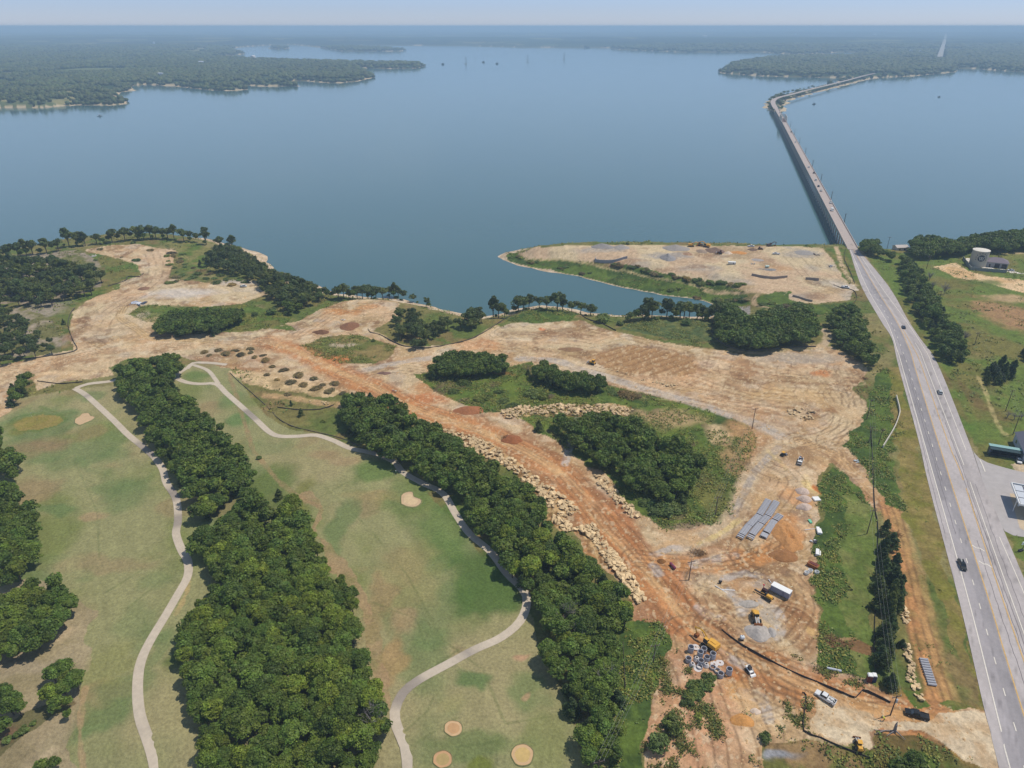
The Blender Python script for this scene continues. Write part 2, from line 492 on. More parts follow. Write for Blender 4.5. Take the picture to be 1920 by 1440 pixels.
def ruts(pts, offs, w=0.36, col=None, a=0.52, sm=True):
    col = DKBR if col is None else col
    l = G(pts)
    if sm: l = smooth_line(l, 4.0)
    offs = list(offs); mx = max(abs(o) for o in offs) + 1.5
    d, s, al = segdist(GX, GY, l, False, mx)
    s = s + (NZ(12, 2, 19) - 0.5) * 1.2
    k = np.zeros_like(d)
    for o in offs: k = np.maximum(k, np.exp(-((s - o) / w) ** 2))
    br = sstep(0.30, 0.5, NZ(9, 2, 29)); w = w * np.clip(GY / 260, 1, 2.2)
    k = k * a * br * (d < mx - 0.05)
    COLR[:] = COLR * (1 - k[..., None]) + col * k[..., None]

# --- golf course turf
golf = poly([(-900, 775), (0, 752), (60, 742), (140, 730), (215, 722), (330, 700), (345, 684), (420, 680), (446, 705), (470, 745), (500, 780), (545, 806), (590, 812), (640, 828), (745, 868), (800, 925), (860, 985),
             (905, 1045), (960, 1100), (1000, 1160), (1012, 1230), (1060, 1300), (1095, 1440), (1120, 1700), (-900, 1700)], GOLF, C(126, 136, 84), 26, 0.4, 0.66, 5, crisp=True)
put(golf, C(164, 156, 120), None, None, a=sstep(0.50, 0.70, NZ(30, 3, 31)) * 0.75)
put(golf, GOLFG, None, None, a=sstep(0.56, 0.70, NZ(24, 4, 33)) * 0.55)
put(golf, C(150, 128, 98), None, None, a=sstep(0.62, 0.75, NZ(17, 3, 35)) * 0.45)
# dry rough at the lower left
poly([(-900, 1090), (0, 1110), (60, 1078), (100, 1095), (160, 1130), (165, 1200), (165, 1290), (148, 1360), (155, 1440), (160, 1700), (-900, 1700)], C(150, 138, 110), C(170, 156, 130), 12, seed=6, a=0.85)
poly([(-900, 1380), (0, 1370), (60, 1330), (140, 1300), (150, 1320), (60, 1370), (-10, 1420), (-900, 1450)], C(96, 98, 62), C(110, 84, 66), 8, a=0.8)
for b in [(15, 1180, 90, 40, C(176, 158, 132)), (120, 1190, 50, 14, C(196, 178, 150)), (60, 1240, 80, 22, C(168, 156, 136)), (110, 1395, 30, 10, C(196, 180, 152))]: blob(*b, 0.6)
# green patches and worn patches on the fairways
for b in [(75, 792, 95, 34, GOLFG, .8), (60, 795, 60, 22, C(128, 128, 70), .9), (110, 870, 60, 16, GOLFG, .5), (105, 955, 55, 17, GOLFG, .75), (215, 850, 40, 16, GOLFG, .5), (250, 925, 50, 40, GOLFG, .55),
          (170, 745, 30, 12, GOLFG, .6), (70, 835, 70, 14, C(150, 128, 100), .6), (60, 920, 70, 30, C(156, 134, 104), .6), (170, 970, 30, 10, C(172, 146, 118), .6), (190, 1060, 120, 20, C(158, 138, 108), .5),
          (300, 1080, 50, 30, GOLFG, .4), (230, 1290, 60, 30, GOLFG, .5), (190, 1340, 45, 40, GOLFG, .75), (200, 1240, 50, 50, C(134, 138, 84), .5), (250, 1160, 50, 40, GOLFG, .35), (300, 1210, 20, 50, GOLFG, .4),
          (365, 705, 32, 11, C(104, 128, 74), .85), (430, 750, 32, 20, C(104, 134, 84), .6), (450, 785, 30, 14, C(100, 132, 80), .8), (500, 840, 60, 20, GOLFG, .4), (610, 850, 40, 12, C(162, 142, 110), .7),
          (640, 865, 40, 14, C(170, 146, 116), .55), (700, 880, 50, 28, C(96, 124, 66), .8), (770, 935, 60, 50, C(104, 128, 72), .6), (830, 1000, 60, 70, C(98, 126, 68), .75), (900, 1100, 90, 75, C(84, 112, 58), .9),
          (940, 1050, 40, 50, C(88, 116, 60), .7), (640, 985, 25, 60, GOLFG, .7), (690, 930, 70, 12, C(164, 150, 108), .5), (760, 1090, 70, 90, C(160, 152, 108), .6), (700, 1130, 30, 70, C(160, 138, 104), .6),
          (760, 1160, 40, 30, C(172, 146, 118), .5), (735, 1230, 25, 60, C(172, 140, 100), .6), (820, 1190, 50, 30, GOLFG, .5), (980, 1223, 20, 8, C(186, 152, 126), .85), (890, 1280, 50, 24, C(92, 122, 72), .8),
          (1000, 1290, 50, 40, C(104, 130, 78), .6), (1005, 1305, 14, 7, C(180, 152, 122), .8), (900, 1400, 110, 30, C(100, 124, 72), .6), (1020, 1390, 50, 60, C(128, 138, 84), .5), (850, 1320, 30, 20, C(156, 152, 108), .6),
          (905, 1440, 34, 22, C(120, 132, 62), .9), (330, 1240, 26, 36, C(80, 108, 46), .8), (500, 920, 60, 60, C(92, 114, 54), .7), (540, 960, 40, 40, C(86, 110, 50), .7), (440, 850, 30, 30, C(130, 128, 80), .4),
          (565, 940, 20, 60, C(120, 124, 64), .6)]: blob(*b)
# the apron between the big wood and the middle fairway
poly([(560, 930), (585, 920), (600, 945), (605, 1010), (650, 1050), (690, 1150), (720, 1240), (730, 1330), (700, 1300), (680, 1180), (640, 1080), (600, 1040), (590, 960)], C(172, 146, 116), C(150, 136, 98), 5, a=0.7)
TR = C(92, 108, 64)
for t in [[(140, 865), (160, 910), (182, 960), (186, 1045)], [(163, 900), (178, 906), (165, 918)], [(610, 915), (660, 960), (700, 1000), (765, 1080), (830, 1200), (905, 1255), (940, 1340), (948, 1357), (1035, 1343)], [(595, 935), (700, 878)],
          [(755, 1290), (860, 1218)], [(760, 1370), (800, 1335), (812, 1310)], [(770, 1400), (860, 1345)], [(930, 1440), (935, 1390), (860, 1400)], [(700, 1130), (780, 1160), (800, 1215)], [(680, 965), (760, 940)],
          [(716, 925), (760, 965), (800, 1010), (850, 1090)], [(200, 1110), (280, 1060)], [(240, 1140), (300, 1090), (345, 1070)], [(30, 860), (110, 828)], [(270, 1160), (275, 1180)], [(900, 1065), (820, 1085)]]:
    stroke(t, 0.7, TR, 0.34, 0.6, 0.3, 0.5, sm=False)
# edge of the mown turf along the big wood
stroke([(430, 700), (470, 830), (480, 850), (520, 900), (560, 930), (600, 950)], 2.0, C(164, 140, 108), .7)
stroke([(160, 1290), (150, 1350), (155, 1440)], 1.5, C(176, 152, 120), .7)
stroke([(355, 1055), (350, 1110), (330, 1150)], 1.5, C(190, 168, 120), .7)
for t in [[(75, 762), (118, 778)], [(22, 795), (30, 782), (75, 775), (118, 782), (120, 792), (70, 808), (24, 806)]]: stroke(t, 1.5, C(92, 118, 60), .5)
gm = poly([(24, 797), (45, 784), (80, 777), (112, 780), (120, 788), (106, 798), (70, 806), (35, 807)], C(140, 134, 74), C(150, 138, 82), 4, crisp=True)

# --- bare earth
DIRT = [(-900, 720), (-200, 692), (0, 685), (70, 668), (140, 655), (130, 612), (137, 585), (165, 563), (200, 546), (225, 528), (262, 515), (255, 498), (225, 488), (165, 480), (160, 468), (210, 459), (260, 458),
        (300, 466), (330, 470), (322, 500), (315, 522), (400, 531), (480, 528), (492, 545), (500, 552), (455, 568), (380, 577), (300, 572), (285, 595), (290, 625), (340, 625), (460, 614), (560, 602), (600, 580),
        (640, 566), (700, 561), (745, 565), (752, 590), (715, 612), (700, 620), (720, 632), (760, 650), (800, 652), (870, 642), (920, 616), (960, 606), (1090, 600), (1120, 612), (1160, 624), (1250, 642), (1340, 655),
        (1420, 668), (1500, 655), (1560, 650), (1590, 668), (1625, 690), (1618, 715), (1598, 730), (1625, 755), (1628, 785), (1590, 830), (1598, 860), (1640, 905), (1668, 935), (1665, 960), (1620, 945), (1590, 900),
        (1560, 872), (1530, 900), (1525, 960), (1535, 1010), (1530, 1100), (1528, 1180), (1530, 1240), (1640, 1290), (1740, 1325), (1800, 1340), (1850, 1335), (1875, 1420), (1890, 1470), (1800, 1390), (1720, 1370),
        (1650, 1365), (1630, 1395), (1625, 1420), (1500, 1380), (1440, 1400), (1430, 1500), (1420, 1700), (1200, 1700), (1215, 1350), (1240, 1240), (1195, 1170), (1200, 1130), (1145, 1080), (1075, 985), (1000, 905),
        (900, 845), (800, 795), (700, 745), (640, 735), (560, 722), (480, 700), (430, 690), (330, 668), (240, 672), (200, 690), (215, 705), (120, 715), (70, 735), (45, 700), (30, 760), (0, 780), (-900, 820)]
dirt = poly(DIRT, TAN, C(206, 178, 146), 16, seed=2)
put(dirt, PALE, None, None, a=sstep(0.47, 0.64, NZ(28, 4, 6)) * 0.85)
put(dirt, C(186, 178, 170), None, None, a=sstep(0.60, 0.70, NZ(11, 4, 11)) * 0.45)
_dm, _, _ = segdist(GX, GY, G([(640, 700), (760, 760), (900, 808), (1040, 880), (1140, 990), (1240, 1100), (1480, 1010)]), False, 60)
put(dirt, ORA, None, None, a=sstep(0.58, 0.72, NZ(21, 4, 7)) * (0.25 + 0.5 * (1 - sstep(10, 55, _dm))))
put(dirt, BRN, None, None, a=sstep(0.55, 0.70, NZ(13, 4, 17)) * 0.65)
put(dirt, C(122, 92, 68), None, None, a=sstep(0.60, 0.68, NZ(6, 4, 27)) * 0.45)
put(dirt, C(226, 212, 188), None, None, a=sstep(0.62, 0.70, NZ(8, 4, 37)) * 0.5)
# the near yard is redder
low = dirt & (GY < 330)
put(low, C(196, 150, 112), C(200, 146, 98), NZ(12, 4, 22), a=0.15)
# spit
spit = poly([(972, 478), (985, 470), (1040, 463), (1160, 459), (1400, 461), (1500, 462), (1543, 466), (1565, 490), (1588, 525), (1600, 545), (1592, 562), (1530, 569), (1485, 565), (1470, 550), (1455, 545), (1440, 552), (1400, 545), (1352, 529),
             (1300, 526), (1240, 512), (1185, 498), (1140, 494), (1085, 489), (1030, 486), (985, 484)], PALE, C(200, 176, 150), 20, seed=8)
put(spit, GRV, None, None, a=sstep(0.60, 0.75, NZ(30, 3, 57)) * 0.6)
put(spit, BRN, None, None, a=sstep(0.60, 0.72, NZ(18, 4, 58)) * 0.5)
for b in [(1130, 468, 60, 6, GRV, .8), (1250, 480, 50, 8, C(160, 158, 160), .8), (1330, 475, 40, 8, BRN, .5), (1380, 473, 26, 2.5, ORA, .8), (1500, 477, 45, 9, C(165, 160, 158), .7), (1170, 492, 60, 6, C(170, 140, 112), .7), (1455, 503, 40, 6, C(190, 150, 110), .6),
          (1440, 505, 20, 3, C(140, 140, 140), .7), (1530, 556, 30, 8, BRN, .6), (1250, 505, 60, 4, C(150, 122, 96), .5), (1400, 540, 30, 8, TAN, .8), (1560, 545, 30, 8, TAN, .7)]: blob(*b)
# weeds on the spit's bank
poly([(948, 480), (955, 474), (985, 484), (1030, 489), (1085, 492), (1140, 502), (1200, 512), (1270, 522), (1340, 532), (1400, 545), (1405, 572), (1330, 572), (1250, 556), (1170, 538), (1120, 527), (1060, 513), (1000, 502), (958, 491)], WEED, WEEDD, 8, seed=12)
poly([(1145, 496), (1175, 496), (1240, 511), (1300, 523), (1350, 526), (1350, 538), (1280, 532), (1200, 515)], WEEDD, WEED, 8, seed=13)
stroke([(985, 487), (1075, 489), (1135, 503), (1220, 520), (1300, 535), (1360, 545)], 2.2, C(196, 180, 140), .8)
poly([(1420, 560), (1450, 548), (1485, 545), (1480, 560), (1500, 568), (1530, 572), (1600, 565), (1600, 590), (1480, 590), (1430, 580)], WEED, WEEDD, 8, seed=14)
stroke([(1320, 545), (1400, 548), (1425, 550), (1412, 562), (1430, 575), (1470, 588)], 3.0, C(200, 176, 146), .85)
poly([(1380, 575), (1405, 575), (1408, 592), (1390, 596)], C(160, 156, 154), None)
# bank between the spit and the highway
poly([(1543, 460), (1590, 464), (1598, 490), (1612, 534), (1592, 532), (1575, 510)], VERGE, WEED, 8)
stroke([(1568, 463), (1578, 495), (1596, 528), (1606, 535)], 3.5, C(208, 184, 156), .9)
poly([(1555, 528), (1600, 533), (1612, 545), (1600, 545), (1560, 538)], C(206, 196, 184), None)
# paths
stroke([(1546, 618), (1553, 628), (1545, 645), (1530, 652)], 5.0, C(196, 178, 156), .9)
stroke([(680, 625), (700, 622), (730, 640), (770, 652), (830, 652), (880, 640), (930, 612)], 4.0, C(206, 184, 150), .8)
stroke([(1370, 655), (1420, 662), (1480, 655), (1540, 648)], 4.0, C(210, 186, 152), .9)
# weed islands
W1 = poly([(770, 702), (850, 692), (950, 690), (1000, 678), (1010, 695), (1140, 722), (1220, 742), (1330, 768), (1400, 798), (1418, 825), (1400, 860), (1375, 905), (1368, 960), (1330, 992), (1250, 995), (1195, 960), (1150, 905), (1070, 850),
      (1030, 822), (960, 775), (900, 772), (820, 735)], WEED, WEEDD, 7, seed=15)
put(W1, C(112, 128, 56), None, None, a=sstep(0.5, 0.66, NZ(10, 3, 81)) * 0.6)
put(W1, C(120, 100, 84), None, None, a=sstep(0.62, 0.72, NZ(9, 3, 82)) * 0.6)
for b in [(1260, 785, 75, 22, TAN, .9), (1345, 815, 24, 24, SAND, .75), (1400, 830, 40, 50, C(190, 150, 112), .8), (1330, 930, 40, 60, C(150, 120, 90), .3), (1290, 990, 60, 10, C(150, 128, 112), .8), (1380, 870, 26, 60, C(180, 146, 112), .7),
          (1080, 765, 110, 8, C(120, 110, 70), .6), (990, 750, 140, 9, C(112, 124, 58), .7), (940, 700, 30, 5, ORA, .6), (1100, 880, 50, 14, BRN, .5)]: blob(*b)
W2 = poly([(566, 648), (600, 633), (640, 627), (690, 632), (740, 648), (728, 672), (700, 682), (640, 682), (590, 666)], C(108, 116, 62), C(142, 128, 84), 9, seed=16)
blob(645, 648, 36, 5, C(196, 180, 164), .8)
W3 = poly([(240, 590), (262, 575), (290, 570), (330, 578), (460, 570), (520, 585), (548, 596), (530, 610), (480, 620), (330, 628), (300, 610), (262, 600)], WEED, C(116, 120, 62), 9, seed=17)
poly([(372, 625), (480, 616), (560, 620), (520, 600), (560, 590)], VERGE, WEED, 9)
blob(268, 592, 16, 7, GRV, .7)
W4 = poly([(950, 602), (985, 583), (1040, 580), (1090, 590), (1070, 602), (1000, 606)], WEEDD, WEED, 8, seed=18)
W5 = poly([(1160, 616), (1195, 600), (1240, 596), (1330, 600), (1350, 615), (1345, 638), (1300, 641), (1215, 628)], C(86, 104, 68), C(108, 116, 72), 3, seed=19)
poly([(152, 470), (225, 485), (262, 498), (265, 515), (225, 528), (195, 515), (200, 495), (165, 484)], WEED, VERGE, 8)
poly([(100, 570), (150, 545), (225, 530), (228, 540), (160, 562), (140, 575)], WEED, C(130, 124, 70), 8)
poly([(300, 452), (360, 452), (400, 470), (440, 500), (440, 512), (380, 508), (340, 490), (330, 468)], WEED, C(130, 130, 80), 8)
for b in [(80, 580, 50, 22, C(160, 152, 144), .8), (110, 640, 30, 14, C(170, 158, 148), .8), (100, 490, 60, 10, C(150, 140, 130), .6), (440, 530, 50, 6, C(206, 196, 190), .8), (340, 550, 90, 12, C(208, 202, 200), .75), (250, 610, 60, 26, C(206, 184, 152), .6),
          (300, 475, 30, 12, C(214, 190, 164), .7), (255, 552, 20, 4, ORA, .8), (150, 622, 22, 20, BRN, .7), (120, 700, 46, 8, SAND, .8), (640, 585, 50, 8, ORA, .9), (690, 575, 35, 6, C(206, 156, 110), .8), (600, 600, 14, 5, GRV, .8), (650, 612, 22, 7, BRN, .8),
          (600, 622, 25, 5, ORA, .6), (630, 675, 36, 10, C(206, 130, 84), .8), (670, 725, 22, 6, ORA, .7), (800, 748, 60, 14, C(190, 128, 86), .85), (760, 770, 60, 10, C(190, 124, 80), .7), (900, 648, 60, 14, C(206, 150, 106), .6),
          (1016, 616, 8, 3, C(220, 130, 80), .9), (1080, 650, 80, 9, PALE, .7), (1220, 672, 90, 26, C(150, 122, 92), .9), (1020, 625, 100, 10, BRN, .5), (1540, 700, 26, 8, C(214, 140, 86), .7), (1500, 672, 90, 14, C(176, 166, 156), .85), (1480, 740, 110, 16, C(206, 176, 132), .7),
          (1600, 770, 20, 30, SAND, .5), (1580, 790, 22, 22, C(224, 206, 172), .7), (1440, 710, 90, 10, BRN, .4), (1180, 715, 50, 5, C(214, 186, 150), .6), (1480, 850, 60, 26, C(160, 130, 98), .85), (1430, 860, 30, 30, C(170, 140, 106), .6),
          (1470, 990, 40, 40, ORA, .8), (1420, 1040, 80, 14, C(204, 142, 88), .8), (1330, 1030, 60, 12, C(190, 150, 116), .6), (1500, 930, 30, 20, C(212, 160, 112), .7), (1514, 908, 14, 14, C(222, 200, 146), .95), (1527, 912, 7, 9, C(196, 120, 66), .9),
          (1496, 952, 9, 5, C(206, 176, 116), .9), (1400, 1110, 60, 34, C(186, 146, 106), .6), (1385, 1135, 16, 16, C(178, 172, 170), .8), (1430, 1100, 40, 14, C(176, 170, 166), .6), (1320, 1150, 16, 10, C(180, 176, 176), .7), (1440, 1165, 20, 30, C(176, 170, 166), .7),
          (1345, 1170, 50, 20, C(170, 134, 96), .6), (1490, 1150, 44, 70, C(166, 128, 92), .7), (1520, 1190, 14, 14, C(214, 180, 126), .85), (1250, 1100, 30, 50, C(184, 128, 90), .8), (1160, 980, 40, 60, C(196, 136, 94), .8), (1180, 1060, 30, 30, C(190, 124, 80), .6),
          (1230, 1170, 40, 36, C(176, 134, 104), .8), (1330, 1330, 90, 90, C(206, 158, 122), .7), (1290, 1400, 100, 60, C(204, 160, 128), .8), (1400, 1310, 36, 60, C(216, 166, 106), .7), (1378, 1270, 16, 20, C(206, 136, 78), .8), (1430, 1275, 30, 12, C(206, 136, 80), .6),
          (1500, 1290, 40, 14, C(206, 140, 84), .8), (1420, 1340, 50, 40, C(214, 190, 156), .6), (1520, 1390, 70, 50, C(206, 186, 156), .5), (1660, 1345, 90, 30, C(214, 196, 168), .7), (1730, 1357, 26, 6, C(206, 146, 90), .8), (1655, 1322, 18, 7, C(212, 150, 96), .8),
          (1790, 1370, 70, 22, C(216, 204, 186), .7), (1240, 1235, 30, 40, WEED, .4), (1310, 1240, 70, 30, C(204, 156, 124), .6), (1600, 900, 40, 20, C(176, 146, 128), .7), (1640, 930, 26, 14, C(190, 150, 112), .7)]: blob(*b)
dk = sstep(0.60, 0.68, NZ(2.2, 2, 91)) * (sstep(0.45, 0.6, NZ(30, 2, 92)))
SPOTP = G([(1230, 1230), (1290, 1225), (1300, 1290), (1345, 1330), (1350, 1440), (1350, 1600), (1200, 1600), (1215, 1340)])
SPOTP2 = G([(1390, 1340), (1500, 1300), (1505, 1390), (1440, 1420), (1390, 1420)])
SPOTP3 = G([(1480, 1215), (1540, 1240), (1640, 1290), (1560, 1285)])
WEEDSPOT = dirt & (inpoly(WX, WY, SPOTP) | inpoly(WX, WY, SPOTP2) | inpoly(WX, WY, SPOTP3))
put(WEEDSPOT, C(96, 98, 60), None, None, a=dk * 0.6)
# haul roads and gravel roads
GR2 = C(190, 182, 176)
stroke([(655, 700), (700, 690), (760, 678), (800, 672), (860, 668)], 6, GR2, .8)
stroke([(975, 672), (1040, 676), (1080, 690), (1130, 704), (1220, 733), (1300, 755), (1360, 775), (1420, 795), (1460, 815), (1480, 830)], 7, GR2, .85)
stroke([(1500, 822), (1460, 838), (1430, 865), (1405, 895), (1390, 930), (1380, 965), (1350, 995), (1300, 1015), (1240, 1032), (1215, 1040)], 8, C(196, 178, 152), .85)
stroke([(1460, 838), (1415, 885), (1395, 925), (1375, 968)], 3, C(170, 164, 162), .7)
stroke([(1385, 975), (1350, 1000), (1310, 1018)], 2.5, C(214, 194, 140), .8)
stroke([(1440, 845), (1475, 880)], 2.0, C(206, 184, 134), .7)
MAIN = [(500, 640), (560, 660), (620, 690), (700, 725), (760, 760), (830, 785), (900, 808), (980, 845), (1040, 880), (1090, 930), (1140, 990), (1190, 1045), (1240, 1100), (1290, 1160), (1340, 1200), (1420, 1245), (1520, 1290), (1620, 1325), (1740, 1352), (1860, 1385)]
stroke(MAIN, 13, C(206, 162, 118), .75)
stroke(MAIN, 17, C(190, 128, 82), .6)
stroke(MAIN, 10, C(200, 142, 94), .5)
stroke(MAIN, 5, C(214, 178, 134), .85)
stroke([(1300, 1010), (1230, 1035), (1220, 1060)], 6, C(206, 170, 128), .7)
stroke([(1230, 1180), (1300, 1160), (1250, 1090), (1190, 1030), (1120, 960), (1050, 900)], 5, C(176, 118, 78), .55)
stroke([(1230, 1050), (1290, 1058), (1350, 1062), (1410, 1050), (1460, 1025), (1490, 1000)], 8, C(206, 150, 98), .8)
stroke([(-200, 700), (60, 690), (150, 668), (230, 655), (330, 650), (430, 645), (500, 640), (560, 628), (600, 610), (620, 590)], 10, C(204, 172, 138), .7)
stroke([(232, 575), (225, 595), (250, 612), (275, 630), (300, 636), (400, 640)], 5, C(214, 186, 142), .8)
stroke([(290, 470), (300, 500), (290, 530), (240, 560), (200, 585), (180, 620)], 12, C(208, 184, 156), .6)
stroke([(1480, 830), (1530, 825), (1570, 800), (1590, 780), (1560, 750)], 7, C(212, 190, 156), .7)
stroke([(1500, 825), (1560, 850), (1600, 885), (1660, 945)], 6, C(206, 172, 130), .8)
stroke([(1665, 940), (1680, 990), (1700, 1080), (1730, 1200), (1760, 1310), (1740, 1330)], 7, C(202, 150, 104), .9)
stroke([(1680, 960), (1720, 1080), (1755, 1230), (1790, 1330)], 5, C(184, 152, 106), .6)
stroke([(1620, 930), (1640, 950)], 6, C(170, 130, 98), .7)
stroke([(640, 760), (600, 755), (540, 745), (500, 742)], 5, C(206, 172, 134), .8)
poly([(430, 695), (500, 698), (580, 715), (640, 735), (630, 745), (540, 735), (470, 722)], SAND, TAN, 5, a=0.8)
for sw in ([(1360, 1085), (1400, 1075), (1440, 1085), (1470, 1110)], [(1370, 1110), (1385, 1130), (1390, 1150)], [(1310, 1140), (1330, 1155), (1350, 1160)], [(1410, 1120), (1450, 1135), (1465, 1165), (1460, 1195)], [(1300, 1060), (1340, 1050), (1380, 1040)],
           [(1225, 1040), (1260, 1028), (1300, 1030)], [(1330, 1205), (1370, 1235), (1400, 1250)], [(1395, 1300), (1430, 1310), (1440, 1350)], [(1085, 775), (1060, 870)], [(1235, 1075), (1225, 1060)]):
    stroke(sw, 3.2, C(190, 186, 186), .75, rough=.8)
for sw in ([(1330, 1120), (1355, 1130), (1365, 1150)], [(1335, 1165), (1360, 1175)], [(1215, 1120), (1235, 1150), (1240, 1180)], [(1150, 940), (1190, 1000), (1215, 1030)], [(1100, 900), (1130, 940)], [(1470, 1130), (1500, 1150)], [(980, 815), (1050, 860)]):
    stroke(sw, 4.5, C(150, 108, 76), .7, rough=.8)
# wheel ruts everywhere
for pts, offs in [(MAIN, (-5.5, -3.6, -1.4, .6, 2.1, 4.0, 6.4)), ([(1190, 1045), (1290, 1058), (1350, 1062), (1410, 1050), (1470, 1020)], (-4, -2, 0, 2, 4)),
                  ([(-200, 700), (60, 690), (150, 668), (230, 655), (330, 650), (430, 645), (500, 640)], (-7, -4, -1.2, 1, 3.5, 7)), ([(290, 470), (300, 500), (290, 530), (240, 560), (200, 585), (180, 620), (220, 650)], (-7, -2.5, 2, 7)),
                  ([(232, 575), (225, 595), (250, 612), (275, 630), (300, 636), (400, 640)], (-2, -.6, .8, 2.2)), ([(560, 628), (600, 600), (640, 580), (700, 575)], (-6, -3, 0, 3, 6)),
                  ([(1580, 690), (1610, 760), (1570, 810), (1500, 830)], (-7, -4, -2, 1, 3, 6)), ([(1540, 700), (1590, 780), (1560, 830)], (-6, -3, 0, 2, 5)), ([(930, 650), (1100, 690), (1300, 735), (1500, 760)], (-12, -8, -4, 0, 4, 9)),
                  ([(960, 625), (1100, 625), (1300, 680), (1500, 700), (1600, 720)], (-12, -8, -5, -2, 2, 6, 10)), ([(1500, 825), (1560, 850), (1600, 885), (1660, 945)], (-2.5, -1, 1, 2.5)),
                  ([(1430, 870), (1480, 900), (1440, 960), (1420, 1040)], (-9, -6, -3, 0, 3, 6)), ([(1330, 1090), (1400, 1060), (1470, 1080), (1500, 1130), (1450, 1200), (1380, 1180), (1330, 1120)], (-5, -3, -1, 1.5, 4, 7)),
                  ([(1400, 1230), (1450, 1300), (1560, 1340), (1700, 1350)], (-5, -3, -1, 1, 3, 5)), ([(1300, 1200), (1330, 1260), (1380, 1400), (1385, 1500)], (-9, -5, -2, 1, 5, 9)), ([(1000, 475), (1150, 480), (1300, 500), (1450, 520), (1560, 540)], (-28, -12, 0, 14)),
                  ([(640, 700), (760, 690), (900, 720)], (-6, -3, 0, 3, 6)), ([(1500, 480), (1540, 520), (1580, 545)], (-12, -7, 0, 7, 12)), ([(1665, 940), (1680, 990), (1700, 1080), (1730, 1200), (1760, 1310)], (-3, -1.2, 1, 3))]:
    ruts(pts, offs)
for pts in ([(1310, 668), (1380, 690), (1460, 705), (1540, 712), (1610, 716)], [(1310, 690), (1380, 716), (1460, 732), (1560, 738)], [(1300, 712), (1380, 740), (1450, 752), (1540, 756)], [(1100, 622), (1200, 640), (1300, 655), (1400, 672)], [(980, 632), (1060, 638), (1150, 650)], [(1200, 740), (1290, 748), (1400, 770)]):
    ruts(pts, (-5, 0, 4), .55, C(128, 96, 68), .42); ruts(pts, (-3, 2), .6, C(222, 200, 164), .4)
for k in range(12):
    x0 = 1330 + 22 * k; ruts([(x0, 668 + 2 * k), (x0 - 6, 690 + 2 * k), (x0 + 8, 712 + 2 * k), (x0 + 4, 728 + k)], (0,), .35, C(126, 94, 66), .5)
# arcs of the yard where loaders turn
for cx, cy, n in [(1475, 1010, 6), (1400, 1110, 5), (1440, 1180, 5), (1350, 1170, 3), (1580, 740, 5), (640, 590, 4), (1400, 1300, 5), (300, 500, 4), (1250, 690, 2), (1480, 860, 5), (1560, 1390, 4)]:
    for k in range(n):
        r = 12 + 14 * k; a0 = R.uniform(0, 6.28); da = R.uniform(1.2, 3.6)
        ruts([(cx + r * 1.4 * math.cos(a0 + da * t / 6), cy + r * 0.75 * math.sin(a0 + da * t / 6)) for t in range(7)], (0, 1.9), 0.3, DKBR if k % 2 else C(226, 196, 156), 0.4)
# ripped ridges
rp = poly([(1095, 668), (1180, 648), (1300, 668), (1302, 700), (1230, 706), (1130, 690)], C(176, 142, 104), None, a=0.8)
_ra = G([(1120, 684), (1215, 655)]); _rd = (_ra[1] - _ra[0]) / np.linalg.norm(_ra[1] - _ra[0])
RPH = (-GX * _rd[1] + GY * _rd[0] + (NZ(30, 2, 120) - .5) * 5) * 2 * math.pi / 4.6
put(rp, C(140, 106, 74), None, None, a=0.55 * sstep(0.1, 0.9, np.sin(RPH)))  # darker troughs: damp turned soil plus furrow shade painted into the colour
# rubble ground under the rock banks
for pl in ([(800, 790), (830, 800), (870, 812), (920, 830), (945, 848), (985, 878), (1014, 898), (1064, 933), (1088, 955), (1050, 968), (1028, 952), (998, 928), (973, 897), (938, 874), (888, 852), (848, 828)],
           [(1033, 963), (1082, 958), (1058, 975), (1076, 988), (1116, 981), (1132, 1008), (1164, 1050), (1194, 1090), (1214, 1124), (1195, 1135), (1168, 1097), (1146, 1070), (1126, 1042), (1106, 1014), (1083, 994), (1058, 1000), (1036, 980)],
           [(940, 771), (980, 761), (1060, 759), (1150, 759), (1188, 767), (1183, 782), (1140, 780), (1060, 782), (1000, 778), (960, 787), (944, 787)]):
    poly(pl, C(206, 176, 132), C(140, 108, 74), 2.2, .42, .58, 61, a=.9)
# pale gravel at the site entrance
PAD = poly([(1512, 1306), (1570, 1322), (1640, 1338), (1700, 1350), (1760, 1350), (1815, 1348), (1852, 1334), (1862, 1362), (1880, 1420), (1895, 1470), (1850, 1440), (1790, 1398), (1720, 1368), (1655, 1362), (1628, 1374), (1622, 1420), (1560, 1390), (1509, 1369)], C(218, 204, 180), C(200, 178, 148), 5, .45, .65, 62, a=.9)
stroke([(1560, 1312), (1640, 1330), (1700, 1342), (1760, 1348)], 3, C(208, 160, 108), .5)
